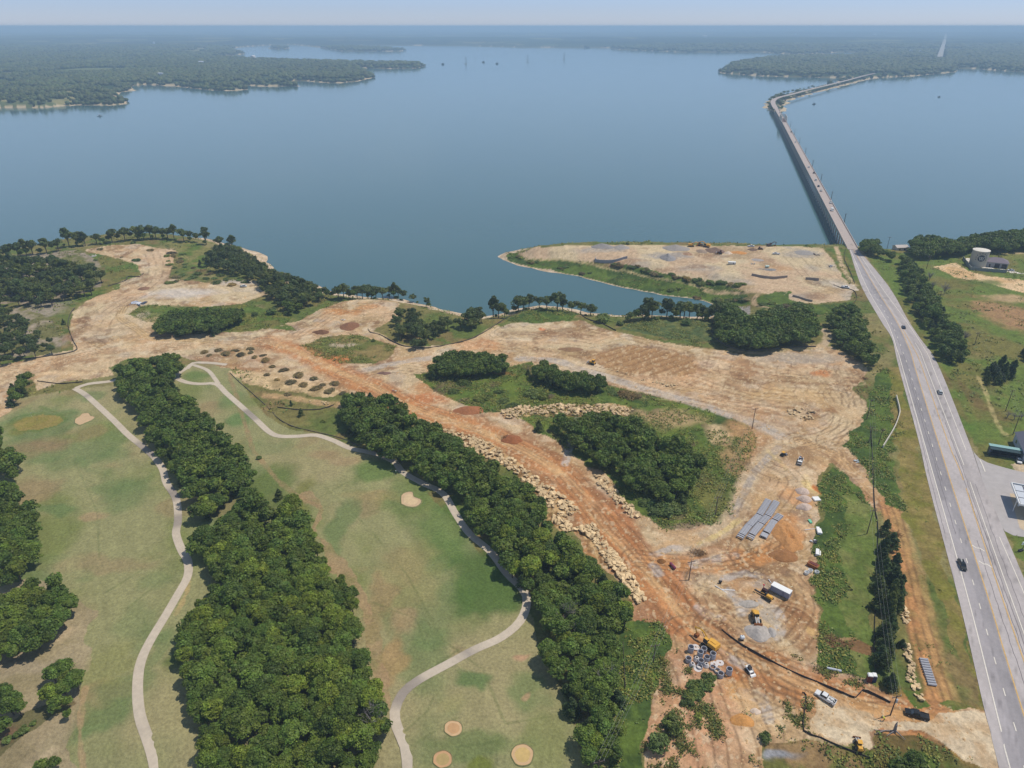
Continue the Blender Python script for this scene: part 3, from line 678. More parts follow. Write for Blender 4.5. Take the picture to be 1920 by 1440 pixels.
# along the yard: weeds block and verge
W6 = poly([(1535, 905), (1560, 878), (1592, 905), (1640, 945), (1642, 1100), (1640, 1290), (1570, 1262), (1530, 1240), (1532, 1180), (1535, 1010)], WEEDD, WEED, 6, seed=20)
W6B = poly([(1586, 930), (1600, 925), (1640, 950), (1640, 1290), (1612, 1275), (1590, 1235), (1603, 1190), (1578, 1140), (1594, 1085), (1572, 1020), (1590, 970)], C(104, 122, 62), C(128, 134, 80), 7, a=0.85)
poly([(1545, 1200), (1600, 1190), (1640, 1215), (1640, 1240), (1590, 1225), (1540, 1210)], C(130, 92, 72), C(176, 146, 112), 4, a=0.8)
W7 = poly([(1585, 835), (1620, 790), (1640, 700), (1660, 690), (1690, 740), (1690, 800), (1665, 850), (1700, 960), (1660, 940), (1600, 860)], WEED, WEEDD, 6, seed=24)
poly([(1660, 690), (1685, 690), (1725, 850), (1750, 950), (1800, 1140), (1850, 1338), (1858, 1330), (1810, 1140), (1760, 950), (1750, 900), (1800, 1110), (1852, 1330), (1835, 1325), (1780, 1180), (1740, 1080), (1700, 960), (1680, 850)], C(122, 122, 60), C(140, 128, 80), 9, seed=25)
W8 = poly([(1165, 1170), (1205, 1165), (1245, 1180), (1262, 1220), (1225, 1290), (1205, 1440), (1195, 1700), (1120, 1700), (1150, 1400)], WEED, WEEDD, 6, seed=26)
W9 = poly([(1630, 1400), (1650, 1370), (1720, 1380), (1780, 1400), (1800, 1500), (1800, 1700), (1600, 1700), (1560, 1440), (1500, 1400), (1560, 1400), (1620, 1430)], WEED, C(112, 98, 62), 6, seed=27)
poly([(1440, 1400), (1490, 1385), (1620, 1425), (1620, 1700), (1430, 1700)], C(110, 112, 62), C(150, 126, 92), 5, seed=28)
blob(1470, 1425, 36, 14, C(150, 155, 168), .9)
poly([(1760, 1325), (1790, 1315), (1830, 1335), (1800, 1345)], WEED, VERGE, 3)
poly([(1690, 1290), (1720, 1300), (1745, 1335), (1710, 1330)], WEED, VERGE, 3)
# right of the highway
RT = poly([(1610, 466), (1640, 474), (1920, 470), (2900, 440), (2900, 1700), (2100, 1500), (1880, 1000), (1830, 850), (1790, 760), (1740, 655), (1690, 570), (1650, 510)], VERGE, C(104, 124, 60), 16, seed=30)
poly([(1750, 500), (1790, 492), (1815, 508), (1850, 518), (1920, 525), (1980, 530), (1980, 560), (1900, 545), (1850, 530), (1790, 520)], C(210, 178, 136), SAND, 9)
blob(1890, 590, 60, 34, C(170, 136, 104), .9); blob(1900, 560, 50, 10, C(196, 168, 136), .8)
blob(1840, 530, 50, 7, WEED, .8); blob(1900, 480, 60, 7, C(128, 132, 78), .8); blob(1905, 475, 40, 2.5, C(206, 186, 150), .7); blob(1735, 560, 40, 20, C(112, 122, 62), .6)
blob(1820, 740, 22, 50, C(116, 92, 66), .6); blob(1800, 790, 16, 30, C(90, 122, 54), .7); blob(1850, 730, 26, 14, C(110, 108, 70), .6); blob(1820, 665, 30, 8, C(150, 136, 96), .5)
stroke([(1833, 705), (1850, 740), (1868, 790), (1885, 815)], 2.0, C(206, 190, 140), .6)
stroke([(1650, 478), (1700, 570), (1760, 660), (1800, 740), (1830, 800)], 4, C(96, 124, 54), .5)
stroke([(1612, 470), (1625, 490), (1632, 505)], 4.0, C(176, 158, 140), .8)
poly([(1895, 870), (1910, 868), (2000, 880), (2000, 905), (1915, 900)], C(196, 180, 156), None, crisp=True)
# farther left country of the near shore: rock and litter under the trees
poly([(0, 480), (80, 474), (150, 468), (190, 495), (190, 540), (110, 565), (40, 570), (-900, 590), (-900, 490)], C(156, 146, 132), C(112, 116, 72), 7)
poly([(-100, 570), (40, 575), (100, 600), (120, 640), (110, 662), (0, 672), (-100, 675)], C(160, 150, 136), C(116, 116, 76), 7)

# streaks and grain common to all bare earth
bare = (dirt | spit) & ~(W1 | W2 | W3 | W4 | W5 | W6 | W8 | W9)
for ang, ss in ((0.55, 201), (-0.9, 203)):
    u = GX * math.cos(ang) + GY * math.sin(ang); v = -GX * math.sin(ang) + GY * math.cos(ang)
    wv = (NZ(40, 2, ss) - 0.5) * 26
    st = fbm(u / 14 + wv * 0.1, (v + wv) / 1.3, 1.0, 3, ss + 1)
    msk = sstep(0.42, 0.62, NZ(35, 2, ss + 2)) if ss == 201 else 1 - sstep(0.42, 0.62, NZ(35, 2, 203))
    COLR *= (1 + (bare * msk * (st - 0.5) * 0.46)[..., None])
turf = golf
u = GX * 0.9 + GY * 0.43; v = -GX * 0.43 + GY * 0.9
st = fbm(u / 3.0, v / 22, 1.0, 3, 300)
COLR *= (1 + (turf * (st - 0.5) * 0.22)[..., None])
gr = NZ(2.3, 3, 95) * .55 + NZ(0.9, 2, 98) * .45
COLR *= (1 + ((near & ~bare) * (gr - 0.5) * np.where(turf, 0.34, 1.0))[..., None])
COLR *= (1 + (bare * (NZ(1.6, 3, 96) - 0.5) * 0.34)[..., None])
sp = sstep(0.68, 0.74, NZ(1.3, 2, 97)) * bare
COLR[:] = COLR * (1 - 0.45 * sp[..., None]) + C(232, 214, 184) * 0.45 * sp[..., None]
# where trees stand close the floor is brown leaf litter
FLOOR = []

# ---------- relief
hw_c = [((a[0] + b[0]) / 2, (a[1] + b[1]) / 2) for a, b in zip(HW_L, HW_R)]
flat = np.zeros_like(GH)
HWP = np.vstack([G(HW_L), G(HW_R)[::-1]])
HWI = inpoly(GX, GY, HWP)
dh, _, _ = segdist(GX, GY, HWP, True, 8)
flat = np.where(HWI, 1, 1 - sstep(0, 6, dh))
PD = np.full(GX.shape, 50, np.float32)
for pts, w in PATHS:
    d, _, _ = segdist(GX, GY, smooth_line(G(pts), 3), False, 6); PD = np.minimum(PD, d)
flat = np.maximum(flat, 1 - sstep(2.0, 5, PD))
rough = (NZ(5, 3, 110) - 0.5) * 0.9 * bare + (NZ(3, 3, 112) - 0.5) * 0.7 * ((near & ~bare & ~golf & (GSD > 3)))
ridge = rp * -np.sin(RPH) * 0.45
SIDE_PX = [(1822, 838), (1826, 848), (1836, 859), (1852, 867.5), (1877, 875), (1912, 884), (2150, 925), (2200, 1090), (2010, 1035), (1935, 1009), (1900, 1004), (1884, 996), (1862, 960)]
SIDE = inpoly(GX, GY, G(SIDE_PX))
flat = np.where(SIDE, 1, flat)
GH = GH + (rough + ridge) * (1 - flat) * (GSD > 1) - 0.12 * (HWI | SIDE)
COLR = np.clip(COLR, 0.004, 0.95)

def ground_object():
    v = np.stack([GX, GY, GH], -1).reshape(-1, 3)
    i = np.arange(NR * NC).reshape(NR, NC)
    f = np.stack([i[:-1, :-1], i[:-1, 1:], i[1:, 1:], i[1:, :-1]], -1).reshape(-1, 4)
    m = mat('earth_and_turf', (0.2, 0.2, 0.1), 0.95, noise=0.30, nscale=1.3, bump=0.25, spec=0.1, attr='soil')
    me = mesh_np('ground', v, f, [m], smooth=True)
    ca = me.color_attributes.new('soil', 'FLOAT_COLOR', 'POINT')
    rgba = np.ones((NR * NC, 4), np.float32); rgba[:, :3] = COLR.reshape(-1, 3)
    ca.data.foreach_set('color', rgba.ravel())
    tag(link('ground', me), kind='structure')
ground_object()

def hz(x, y):
    """height of the ground at a few points (without the fine relief)"""
    return hbase(np.atleast_1d(np.asarray(x, float)), np.atleast_1d(np.asarray(y, float)))

# ---------- lake
def lake():
    m = bpy.data.materials.new('lake_water'); m.use_nodes = True
    nt = m.node_tree; N = nt.nodes; L = nt.links; b = N['Principled BSDF']
    b.inputs['Roughness'].default_value = 0.10; b.inputs['IOR'].default_value = 1.33
    b.inputs['Specular IOR Level'].default_value = 0.5
    tc = N.new('ShaderNodeTexCoord')
    n1 = N.new('ShaderNodeTexNoise'); n1.inputs['Scale'].default_value = 0.0016; n1.inputs['Detail'].default_value = 3
    L.new(tc.outputs['Object'], n1.inputs['Vector'])
    cr = N.new('ShaderNodeMix'); cr.data_type = 'RGBA'
    cr.inputs['A'].default_value = (0.046, 0.110, 0.116, 1); cr.inputs['B'].default_value = (0.056, 0.124, 0.132, 1)
    L.new(n1.outputs['Fac'], cr.inputs['Factor']); L.new(cr.outputs['Result'], b.inputs['Base Color'])
    w = N.new('ShaderNodeTexNoise'); w.inputs['Scale'].default_value = 0.55; w.inputs['Detail'].default_value = 4
    mp = N.new('ShaderNodeMapping'); mp.inputs['Scale'].default_value = (0.35, 1.0, 1.0); L.new(tc.outputs['Object'], mp.inputs[0]); L.new(mp.outputs[0], w.inputs['Vector'])
    bp = N.new('ShaderNodeBump'); bp.inputs['Distance'].default_value = 0.3
    n2 = N.new('ShaderNodeTexNoise'); n2.inputs['Scale'].default_value = 0.0032; n2.inputs['Detail'].default_value = 5; n2.inputs['Roughness'].default_value = 0.6
    mp2 = N.new('ShaderNodeMapping'); mp2.inputs['Scale'].default_value = (1.0, 0.45, 1.0); L.new(tc.outputs['Object'], mp2.inputs[0]); L.new(mp2.outputs[0], n2.inputs['Vector'])
    mr2 = N.new('ShaderNodeMapRange'); mr2.inputs['From Min'].default_value = 0.38; mr2.inputs['From Max'].default_value = 0.62; mr2.inputs['To Min'].default_value = 0.05; mr2.inputs['To Max'].default_value = 0.14
    L.new(n2.outputs['Fac'], mr2.inputs['Value']); L.new(mr2.outputs[0], bp.inputs['Strength'])
    L.new(w.outputs['Fac'], bp.inputs['Height']); L.new(bp.outputs[0], b.inputs['Normal'])
    v = [(-60000, 200, WL), (60000, 200, WL), (60000, 40000, WL), (-60000, 40000, WL)]
    tag(link('lake_water', mesh_np('lake_water', v, [(0, 1, 2, 3)], [m])), kind='structure')
lake()
# ---------------------------------------------------------------- highway, paths, paving
def topz(pxb, pyt):
    """height of a thing that stands at ground point and whose top is seen at pixel row pyt"""
    x, y = pxb; v = (720 - pyt) / FPX
    D = y * CT  # distance along view handled exactly below
    # ray at row pyt reaches world y at height:
    return CAM_H + y * (-ST + v * CT) / (CT + v * ST)

def xline(pts):
    w = smooth_line(G(pts), 6.0)
    o = np.argsort(w[:, 1]); return w[o]
LN = {
    'L': xline(HW_L), 'R': xline([(1605, 464), (1664, 534), (1702, 599), (1725, 634), (1757, 680), (1814, 821), (1842, 900), (1880, 990), (1940, 1133), (2025, 1344), (2066, 1440), (2180, 1700)]),
    'wl': xline([(1592.6, 465), (1631, 550), (1665, 608), (1684, 662), (1689.6, 680), (1752.5, 900), (1818, 1133), (1880, 1385), (1894, 1440), (1958, 1700)]),
    'da': xline([(1597, 465), (1636, 545), (1673, 610), (1693, 661), (1701, 682), (1769, 905), (1829, 1108), (1867.5, 1246), (1920, 1440), (1990, 1700)]),
    'yl': xline([(1598, 465), (1648, 550), (1684, 608), (1708, 662), (1714, 684), (1747.5, 792), (1781.6, 900), (1856.6, 1133), (1883, 1223), (1946, 1440), (2022, 1700)]),
    'yr': xline([(1598.4, 465), (1648.5, 550), (1687, 608), (1714, 655), (1727, 684), (1777, 828), (1806, 900), (1883, 1133), (1988, 1440), (2078, 1700)]),
    'wr': xline([(1602, 465), (1655, 550), (1694, 609), (1723, 655), (1733.4, 680), (1809, 877), (1818, 902), (1900, 1133), (2008, 1440), (2100, 1700)]),
    'ou': xline([(1603.5, 465), (1665, 556), (1697, 599), (1738, 662), (1745.6, 680), (1813, 849), (1830, 900), (1865, 987), (1920, 1113), (2040, 1440), (2150, 1700)]),
}
def lx(k, y): return np.interp(y, LN[k][:, 1], LN[k][:, 0])
Y0 = max(LN['L'][0, 1], LN['R'][0, 1]) + 0.5; Y1 = min(LN['L'][-1, 1], LN['R'][-1, 1])

def paving_mat(name, base, attr=None):
    m = mat(name, base, 0.85, noise=0.10, nscale=0.9, spec=0.25, attr=attr)
    return m
def highway():
    ys = np.arange(Y0, Y1 + 2, 2.0); ys[-1] = Y1
    keys = ['L', 'wl', 'da', 'yl', 'yr', 'wr', 'R']
    CON, ASP, ASP2 = CN(192, 184, 182), CN(163, 158, 160), CN(174, 168, 170)
    V = []; Cc = []
    for a, b in zip(keys[:-1], keys[1:]):
        for t in np.linspace(0, 1, 6, endpoint=False):
            V.append((a, b, t))
    V.append(('wr', 'R', 1.0))
    X = np.stack([lx(a, ys) * (1 - t) + lx(b, ys) * t for a, b, t in V], 1); Yg = np.repeat(ys[:, None], len(V), 1)
    Z = hbase(X, Yg) + 0.06
    col = np.zeros(X.shape + (3,), np.float32)
    for j, (a, b, t) in enumerate(V):
        c = {'L': CON, 'wl': ASP2, 'da': ASP, 'yl': CON, 'yr': CON, 'wr': CON * 0.96}[a]
        col[:, j] = c
        if a in ('wl', 'da'): # lanes resurfaced only up to the patch edge
            k = ((ys > 214) & (ys < 300))[:, None] if a == 'da' else ((ys > 206) & (ys < 330))[:, None]
            col[:, j] = np.where(k, CN(156, 151, 153), col[:, j])
        if a == 'da' and 0.5 < t: col[:, j] = col[:, j] * 0.93
        if a == 'yr' and 0.5 < t < 0.9: col[:, j] *= 0.84   # tyre-darkened strip
        if a == 'wr' and t < 0.2: col[:, j] *= 0.88
    st = fbm(X / 0.7, Yg / 25, 1.0, 3, 401)[..., None]; st2 = fbm(X, Yg, 9, 3, 405)[..., None]
    col *= 1 + (st - 0.5) * 0.30 + (st2 - 0.5) * 0.20
    cr = (np.abs(fbm(X, Yg, 5, 3, 409) - 0.5) < 0.012)[..., None] & (fbm(X, Yg, 30, 2, 411) > 0.52)[..., None]
    col = np.where(cr, col * 0.72, col)
    n, m = X.shape; i = np.arange(n * m).reshape(n, m)
    f = np.stack([i[:-1, :-1], i[:-1, 1:], i[1:, 1:], i[1:, :-1]], -1).reshape(-1, 4)
    me = mesh_np('highway', np.stack([X, Yg, Z], -1).reshape(-1, 3), f, [paving_mat('worn_paving', (0.3, 0.3, 0.3), 'paint')])
    ca = me.color_attributes.new('paint', 'FLOAT_COLOR', 'POINT'); rg = np.ones((n * m, 4), np.float32); rg[:, :3] = col.reshape(-1, 3); ca.data.foreach_set('color', rg.ravel())
    tag(link('highway', me), kind='structure')
highway()
M_WHT = mat('road_paint_white', C(232, 230, 226), 0.7, noise=0.15, nscale=2)
M_YEL = mat('road_paint_yellow', C(214, 180, 120), 0.7, noise=0.25, nscale=1)
def strip(name, m, segs, w, dz=0.10, kind='structure'):
    vs = []; fs = []
    for pts in segs:
        pts = np.asarray(pts)
        d = np.gradient(pts, axis=0); d /= np.linalg.norm(d, axis=1)[:, None] + 1e-9
        nrm = np.stack([-d[:, 1], d[:, 0]], 1) * w / 2
        z = hbase(pts[:, 0], pts[:, 1]) + dz
        b = len(vs)
        for p, q, zz in zip(pts, nrm, z): vs += [(p[0] - q[0], p[1] - q[1], zz), (p[0] + q[0], p[1] + q[1], zz)]
        for k in range(len(pts) - 1): fs.append((b + 2 * k, b + 2 * k + 2, b + 2 * k + 3, b + 2 * k + 1))
    return tag(link(name, mesh_np(name, vs, fs, [m])), kind=kind)
def run(k, ya, yb, step=4.0):
    y = np.arange(min(ya, yb) + .5, max(ya, yb) - .5, step); return np.stack([lx(k, y), y], 1)
yA = lambda py: float(P(960, py)[1])
strip('edge_line', M_WHT, [run('wl', Y1, Y0)], 0.30)
strip('lane_line', M_WHT, [run('wr', Y0, yA(893)), run('wr', yA(872), yA(640)), run('ou', yA(845), Y1), run('ou', Y0, yA(990))], 0.26)
strip('lane_dash', M_WHT, [run('da', a, a + 3.6, 0.6) for a in np.arange(Y0 + 2, yA(545), 9.9)], 0.26)
strip('median_line', M_YEL, [run('yl', Y1, Y0), run('yr', Y0, yA(905)), run('yr', yA(900), yA(615))], 0.32)
def seal(k, off, ya, yb, w=.22):
    y = np.arange(ya, yb, 1.0); x = lx(k, y) + off + (fbm(y, y * 0, 3, 3, 431 + int(off * 10)) - .5) * .5; return np.stack([x, y], 1)
M_SEAL = mat('crack_sealant', CN(112, 106, 112), .8)
strip('crack_seal', M_SEAL, [seal('wr', -1.0, Y0, yA(790)), seal('wr', -2.0, Y0, yA(850)), seal('wr', 1.6, Y0, yA(905)), seal('yr', -2.0, yA(1300), yA(1010)), seal('wl', 1.8, yA(1000), yA(700)), seal('da', -.3, yA(900), yA(600)), seal('L', 1.2, yA(1000), yA(640))], .12, 0.085)
def turn_arrow():
    segs = []
    for cx, cy in ((1834, 1028), (1847, 1058), (1970, 1300)):
        c = G([(cx, cy)])[0]; t = np.linspace(-1, 1, 9)
        segs.append(np.stack([c[0] + t * 1.1, c[1] - t * 1.6 + 0.6 * np.sin(t * 3.1)], 1))
    segs.append(G([(1837, 862), (1842, 872), (1847, 885)])); 
    strip('turn_arrow', M_WHT, segs, 0.42, 0.10)
turn_arrow()
def sheet(name, poly_px, color, z=0.04, noise=0.1, world=None):
    from mathutils.geometry import delaunay_2d_cdt
    w = G(poly_px) if world is None else np.asarray(world)
    n = len(w); w = np.array([w[i] + (w[(i + 1) % n] - w[i]) * t for i in range(n) for t in (0, .25, .5, .75)]); n = len(w)
    gx, gy = np.meshgrid(np.arange(w[:, 0].min(), w[:, 0].max(), 3.0), np.arange(w[:, 1].min(), w[:, 1].max(), 3.0)); gx = gx.ravel(); gy = gy.ravel()
    dd, _, _ = segdist(gx, gy, w, True); k = inpoly(gx, gy, w) & (dd > 0.6)
    pts = [Vector(p) for p in w] + [Vector((a, b)) for a, b in zip(gx[k], gy[k])]
    vo, _, fo, *_r = delaunay_2d_cdt(pts, [], [list(range(n))], 1, 1e-4)
    vo = np.array([tuple(v) for v in vo])
    me = mesh_np(name, np.column_stack([vo, hbase(vo[:, 0], vo[:, 1]) + z]), [tuple(f) for f in fo], [mat(name + '_surface', color, 0.9, noise=noise, nscale=0.35)])
    me2 = me
    if me.polygons[0].normal.z < 0: me.flip_normals()
    return tag(link(name, me), kind='structure')
sheet('side_road', SIDE_PX, CN(188, 182, 180), 0.02)
sheet('forecourt', [(1893, 925), (2150, 950), (2200, 1060), (2000, 1020), (1935, 1003), (1912, 990)], C(208, 192, 170), 0.035)
# cart paths: slabs of concrete
def cart_path(pts, w):
    l = smooth_line(G(pts), 2.0); d = np.gradient(l, axis=0); d /= np.linalg.norm(d, axis=1)[:, None]
    nr = np.stack([-d[:, 1], d[:, 0]], 1)
    z = hbase(l[:, 0], l[:, 1]); vs = []; fs = []; col = []
    cross = [(-w / 2 - 0.02, -0.15), (-w / 2, 0.07), (-w / 2 + 0.25, 0.075), (0, 0.08), (w / 2 - 0.25, 0.075), (w / 2, 0.07), (w / 2 + 0.02, -0.15)]
    stn = fbm(l[:, 0], l[:, 1], 14, 2, 421); stn2 = RNG.random(len(l))
    for i in range(len(l)):
        base = CN(208, 194, 174) * (1 - 0.30 * max(0, stn[i] - 0.55) / 0.45 * 2) * (0.95 + 0.1 * stn2[i])
        if stn[i] > 0.66: base = base * 0.5 + C(140, 134, 136) * 0.5
        for k, (o, h) in enumerate(cross):
            vs.append((l[i, 0] + nr[i, 0] * o, l[i, 1] + nr[i, 1] * o, z[i] + h)); col.append(base * (0.9 if k in (1, 5) else 1))
    m = len(cross)
    for i in range(len(l) - 1):
        for k in range(m - 1): fs.append((i * m + k, i * m + k + 1, (i + 1) * m + k + 1, (i + 1) * m + k))
    me = mesh_np('cart_path', vs, fs, [CPM])
    if me.polygons[2].normal.z < 0: me.flip_normals()
    ca = me.color_attributes.new('paint', 'FLOAT_COLOR', 'POINT'); rg = np.ones((len(vs), 4), np.float32); rg[:, :3] = np.array(col); ca.data.foreach_set('color', rg.ravel())
    tag(link('cart_path', me), kind='structure')
CPM = mat('cart_path_concrete', (0.4, 0.4, 0.4), 0.9, noise=0.12, nscale=0.8, attr='paint')
for p_, w_ in PATHS: cart_path(p_, w_)

# bunkers: dished sand with a turf lip
def bunker(px, sand, inner, label):
    w = smooth_line(np.vstack([G(px), G(px)[:1]]), 1.0)[:-1]
    c = w.mean(0); n = len(w); vs = []; fs = []; mi = []
    rings = [(1.12, 0.02), (1.05, 0.16), (1.0, 0.17), (0.97, 0.04), (0.7, 0.05), (0.35, 0.06), (0.0, 0.07)]
    for s, h in rings:
        q = c + (w - c) * s; zq = hz(q[:, 0], q[:, 1]); vs += [(a[0], a[1], zz + h) for a, zz in zip(q, zq)]
    for k in range(len(rings) - 1):
        for i in range(n):
            j = (i + 1) % n; fs.append((k * n + i, k * n + j, (k + 1) * n + j, (k + 1) * n + i)); mi.append(0 if k < 2 else (2 if k >= 4 and inner is not None else 1))
    ms = [mat('bunker_lip_turf', C(128, 132, 92), 0.95, noise=0.3, nscale=1), mat('bunker_sand', sand, 0.95, noise=0.12, nscale=0.8), mat('bunker_wet_sand', inner if inner is not None else sand, 0.9, noise=0.15, nscale=0.8)]
    me = mesh_np('sand_bunker', vs, fs, ms, mi)
    if me.polygons[len(me.polygons) // 2].normal.z < 0: me.flip_normals()
    o = link('sand_bunker', me); tag(o, label, 'sand bunker', 'sand bunkers on the golf course')
def ring(cx, cy, rx, ry, n=14, wob=0.06): return [(cx + rx * math.cos(t * 2 * math.pi / n) * (1 + R.uniform(-wob, wob)), cy + ry * math.sin(t * 2 * math.pi / n) * (1 + R.uniform(-wob, wob))) for t in range(n)]
bunker(ring(850.5, 1366, 17, 14.5), C(212, 182, 146), C(200, 162, 122), 'round sand bunker beside the bend of the cart path, uppermost of the three round ones')
bunker(ring(830, 1424, 18, 16), C(208, 170, 132), C(188, 166, 116), 'round sand bunker with a greenish middle at the bottom edge, nearest the cart path')
bunker(ring(980, 1416, 20.5, 19.5), C(212, 182, 144), C(208, 182, 124), 'largest round sand bunker with a yellow sandy centre at the bottom of the fairway')
bunker([(753, 945), (753, 930), (761, 924), (773, 923), (776, 932), (788, 936), (789, 943), (780, 950), (766, 950)], C(206, 182, 152), C(216, 194, 160), 'kidney shaped pale sand bunker in the middle fairway')
bunker([(141, 793), (142, 786), (150, 781), (155, 776), (166, 775), (170, 780), (178, 782), (172, 788), (160, 793), (150, 797)], C(206, 180, 148), None, 'kidney shaped sand bunker beside the oval green on the left fairway')

# ---------------------------------------------------------------- bridge, causeway road
BR_L = [(1590.5, 464), (1537, 358), (1495, 280), (1467, 227)]
BR_R = [(1605, 464), (1547.5, 358), (1504, 280), (1474.5, 227)]
DZ = 0.35
A_ = (P(*BR_L[0], DZ) + P(*BR_R[0], DZ)) / 2
B_ = (P(1470.5, 229, DZ) + P(1470.5, 229, DZ)) / 2
E_ = P(1455, 203, DZ)
M_CONC = mat('bridge_concrete', CN(186, 172, 162), 0.85, noise=0.14, nscale=0.3)
M_DECK = mat('bridge_deck_paving', CN(190, 176, 168), 0.85, noise=0.12, nscale=0.4)
M_RAIL = mat('bridge_parapet_pale', CN(212, 196, 184), 0.8, noise=0.1, nscale=1)
M_STEEL = mat('truss_steel', C(206, 206, 204), 0.5, noise=0.1, nscale=1)
M_DSTEEL = mat('girder_steel', C(96, 96, 98), 0.6)
def bridge():
    d = B_ - A_; L = float(np.hypot(*d)); ang = math.atan2(d[1], d[0])
    root = empty('road_bridge', (A_[0], A_[1], 0), ang)
    tag(root, 'long two lane concrete road bridge on many piers crossing the lake', 'bridge')
    Wd = 7.4
    print('BRIDGE', L, A_, B_, E_)
    MB().box((L / 2 - 3, 0, DZ - 0.28), (L + 6, Wd, 0.5)).build('deck', M_DECK, root)
    for s in (-1, 1):
        MB().box((L / 2, s * (Wd / 2 + 0.16), DZ + 0.25), (L, 0.3, 1.15)).build('parapet', M_RAIL, root)
    for s in (-1, 1):
        MB().box((L / 2, s * 2.1, DZ - 1.25), (L - 2, 0.5, 1.4)).build('girder', M_DSTEEL, root)
    pm = MB(); pm.box((0, 0, DZ - 2.2), (1.0, 6.6, 0.9))
    for s in (-1, 1): pm.tube((0, s * 2.2, WL - 2), (0, s * 2.2, DZ - 2.6), 0.55, n=10)
    pme = pm.mesh('pier', M_CONC)
    n = int(L / 12)
    for i in range(1, n): link('pier', pme, root, (i * L / n, 0, 0))
    # truss span and the last stretch to the causeway
    d2 = E_ - B_; L2 = float(np.hypot(*d2)); a2 = math.atan2(d2[1], d2[0]) - ang
    tr = link('truss_span', None, root, (L, 0, 0), a2); LT = 62.0
    MB().box((LT / 2, 0, DZ - 0.3), (LT + 4, 8.4, 0.6)).build('truss_deck', mat('worn_truss_deck', C(120, 100, 96), 0.8, noise=0.2), tr)
    for s in (-1, 1):
        t = MB(); y = s * 4.3; H_ = 8.0; N_ = 8; st = LT / N_
        t.box((LT / 2, y, DZ + 0.2), (LT, 0.6, 0.8)).box((LT / 2, y, DZ + H_), (LT - 2 * st, 0.6, 0.7))
        for i in range(N_ + 1):
            if 0 < i < N_: t.tube((i * st, y, DZ), (i * st, y, DZ + H_), 0.25, n=6)
            if i == 0: t.tube((0, y, DZ), (st, y, DZ + H_), 0.36, n=6)
            elif i == N_ - 1: t.tube((i * st, y, DZ + H_), (LT, y, DZ), 0.36, n=6)
            elif i < N_ - 1: t.tube((i * st, y, DZ + H_ * (i % 2)), ((i + 1) * st, y, DZ + H_ * ((i + 1) % 2)), 0.22, n=6)
        t.build('side_truss', M_STEEL, tr)
    t = MB().box((0, 0, DZ + 8.0), (0.35, 8.4, 0.4)).mesh('cross_beam', M_STEEL)
    for i in range(1, 8): link('cross_beam', t, tr, (i * LT / 8, 0, 0))
    MB().box(((LT + L2) / 2 + 2, 0, DZ - 0.28), (L2 - LT + 6, Wd, 0.5)).build('approach_deck', M_DECK, tr)
    for s in (-1, 1): MB().box(((LT + L2) / 2 + 2, s * (Wd / 2 + 0.16), DZ + 0.25), (L2 - LT + 4, 0.3, 1.1)).build('parapet', M_RAIL, tr)
    for i in range(int(L2 / 14)):
        link('pier', pme, root, None).matrix_local = Matrix.Translation((L, 0, 0)) @ Matrix.Rotation(a2, 4, 'Z') @ Matrix.Translation((i * 14 + 1, 0, 0))
    return ang, L
BR_ANG, BR_LEN = bridge()
def ribbon(name, pts3, w, m, z=0.25):
    l = smooth_line(pts3, 12.0); d = np.gradient(l[:, :2], axis=0); d /= np.linalg.norm(d, axis=1)[:, None]
    nr = np.stack([-d[:, 1], d[:, 0]], 1) * w / 2; vs = []; fs = []
    for i in range(len(l)): vs += [(l[i, 0] - nr[i, 0], l[i, 1] - nr[i, 1], l[i, 2]), (l[i, 0] + nr[i, 0], l[i, 1] + nr[i, 1], l[i, 2]), (l[i, 0] + nr[i, 0] * 1.6, l[i, 1] + nr[i, 1] * 1.6, l[i, 2] - 9), (l[i, 0] - nr[i, 0] * 1.6, l[i, 1] - nr[i, 1] * 1.6, l[i, 2] - 9)]
    for i in range(len(l) - 1):
        a = 4 * i; b = a + 4
        fs += [(a, b, b + 1, a + 1)]
    me = mesh_np(name, vs, fs, [m])
    if me.polygons[0].normal.z < 0: me.flip_normals()
    return tag(link(name, me), kind='structure')
CW = np.array([(*P(px, py, 0.35), 0.35) for px, py in [(1455.5, 204.5), (1449.5, 193), (1452, 187), (1462, 182), (1483, 177), (1513, 169), (1550, 160), (1590, 150), (1620, 142), (1640, 137.5)]])
CW[0, 2] = 0.15
ribbon('causeway_road', CW, 10, M_DECK)
FR = [(1762, 107), (1765, 97), (1769, 84), (1772, 72), (1773, 62), (1774, 57)]
_f = P(np.array([a for a, b in FR]), np.array([b for a, b in FR]), 10)
_fh = hbase(_f[:, 0], _f[:, 1]) 
ribbon('far_road', np.column_stack([_f, _fh + 9]), 25, mat('far_road_paving', C(176, 176, 176), 0.9))
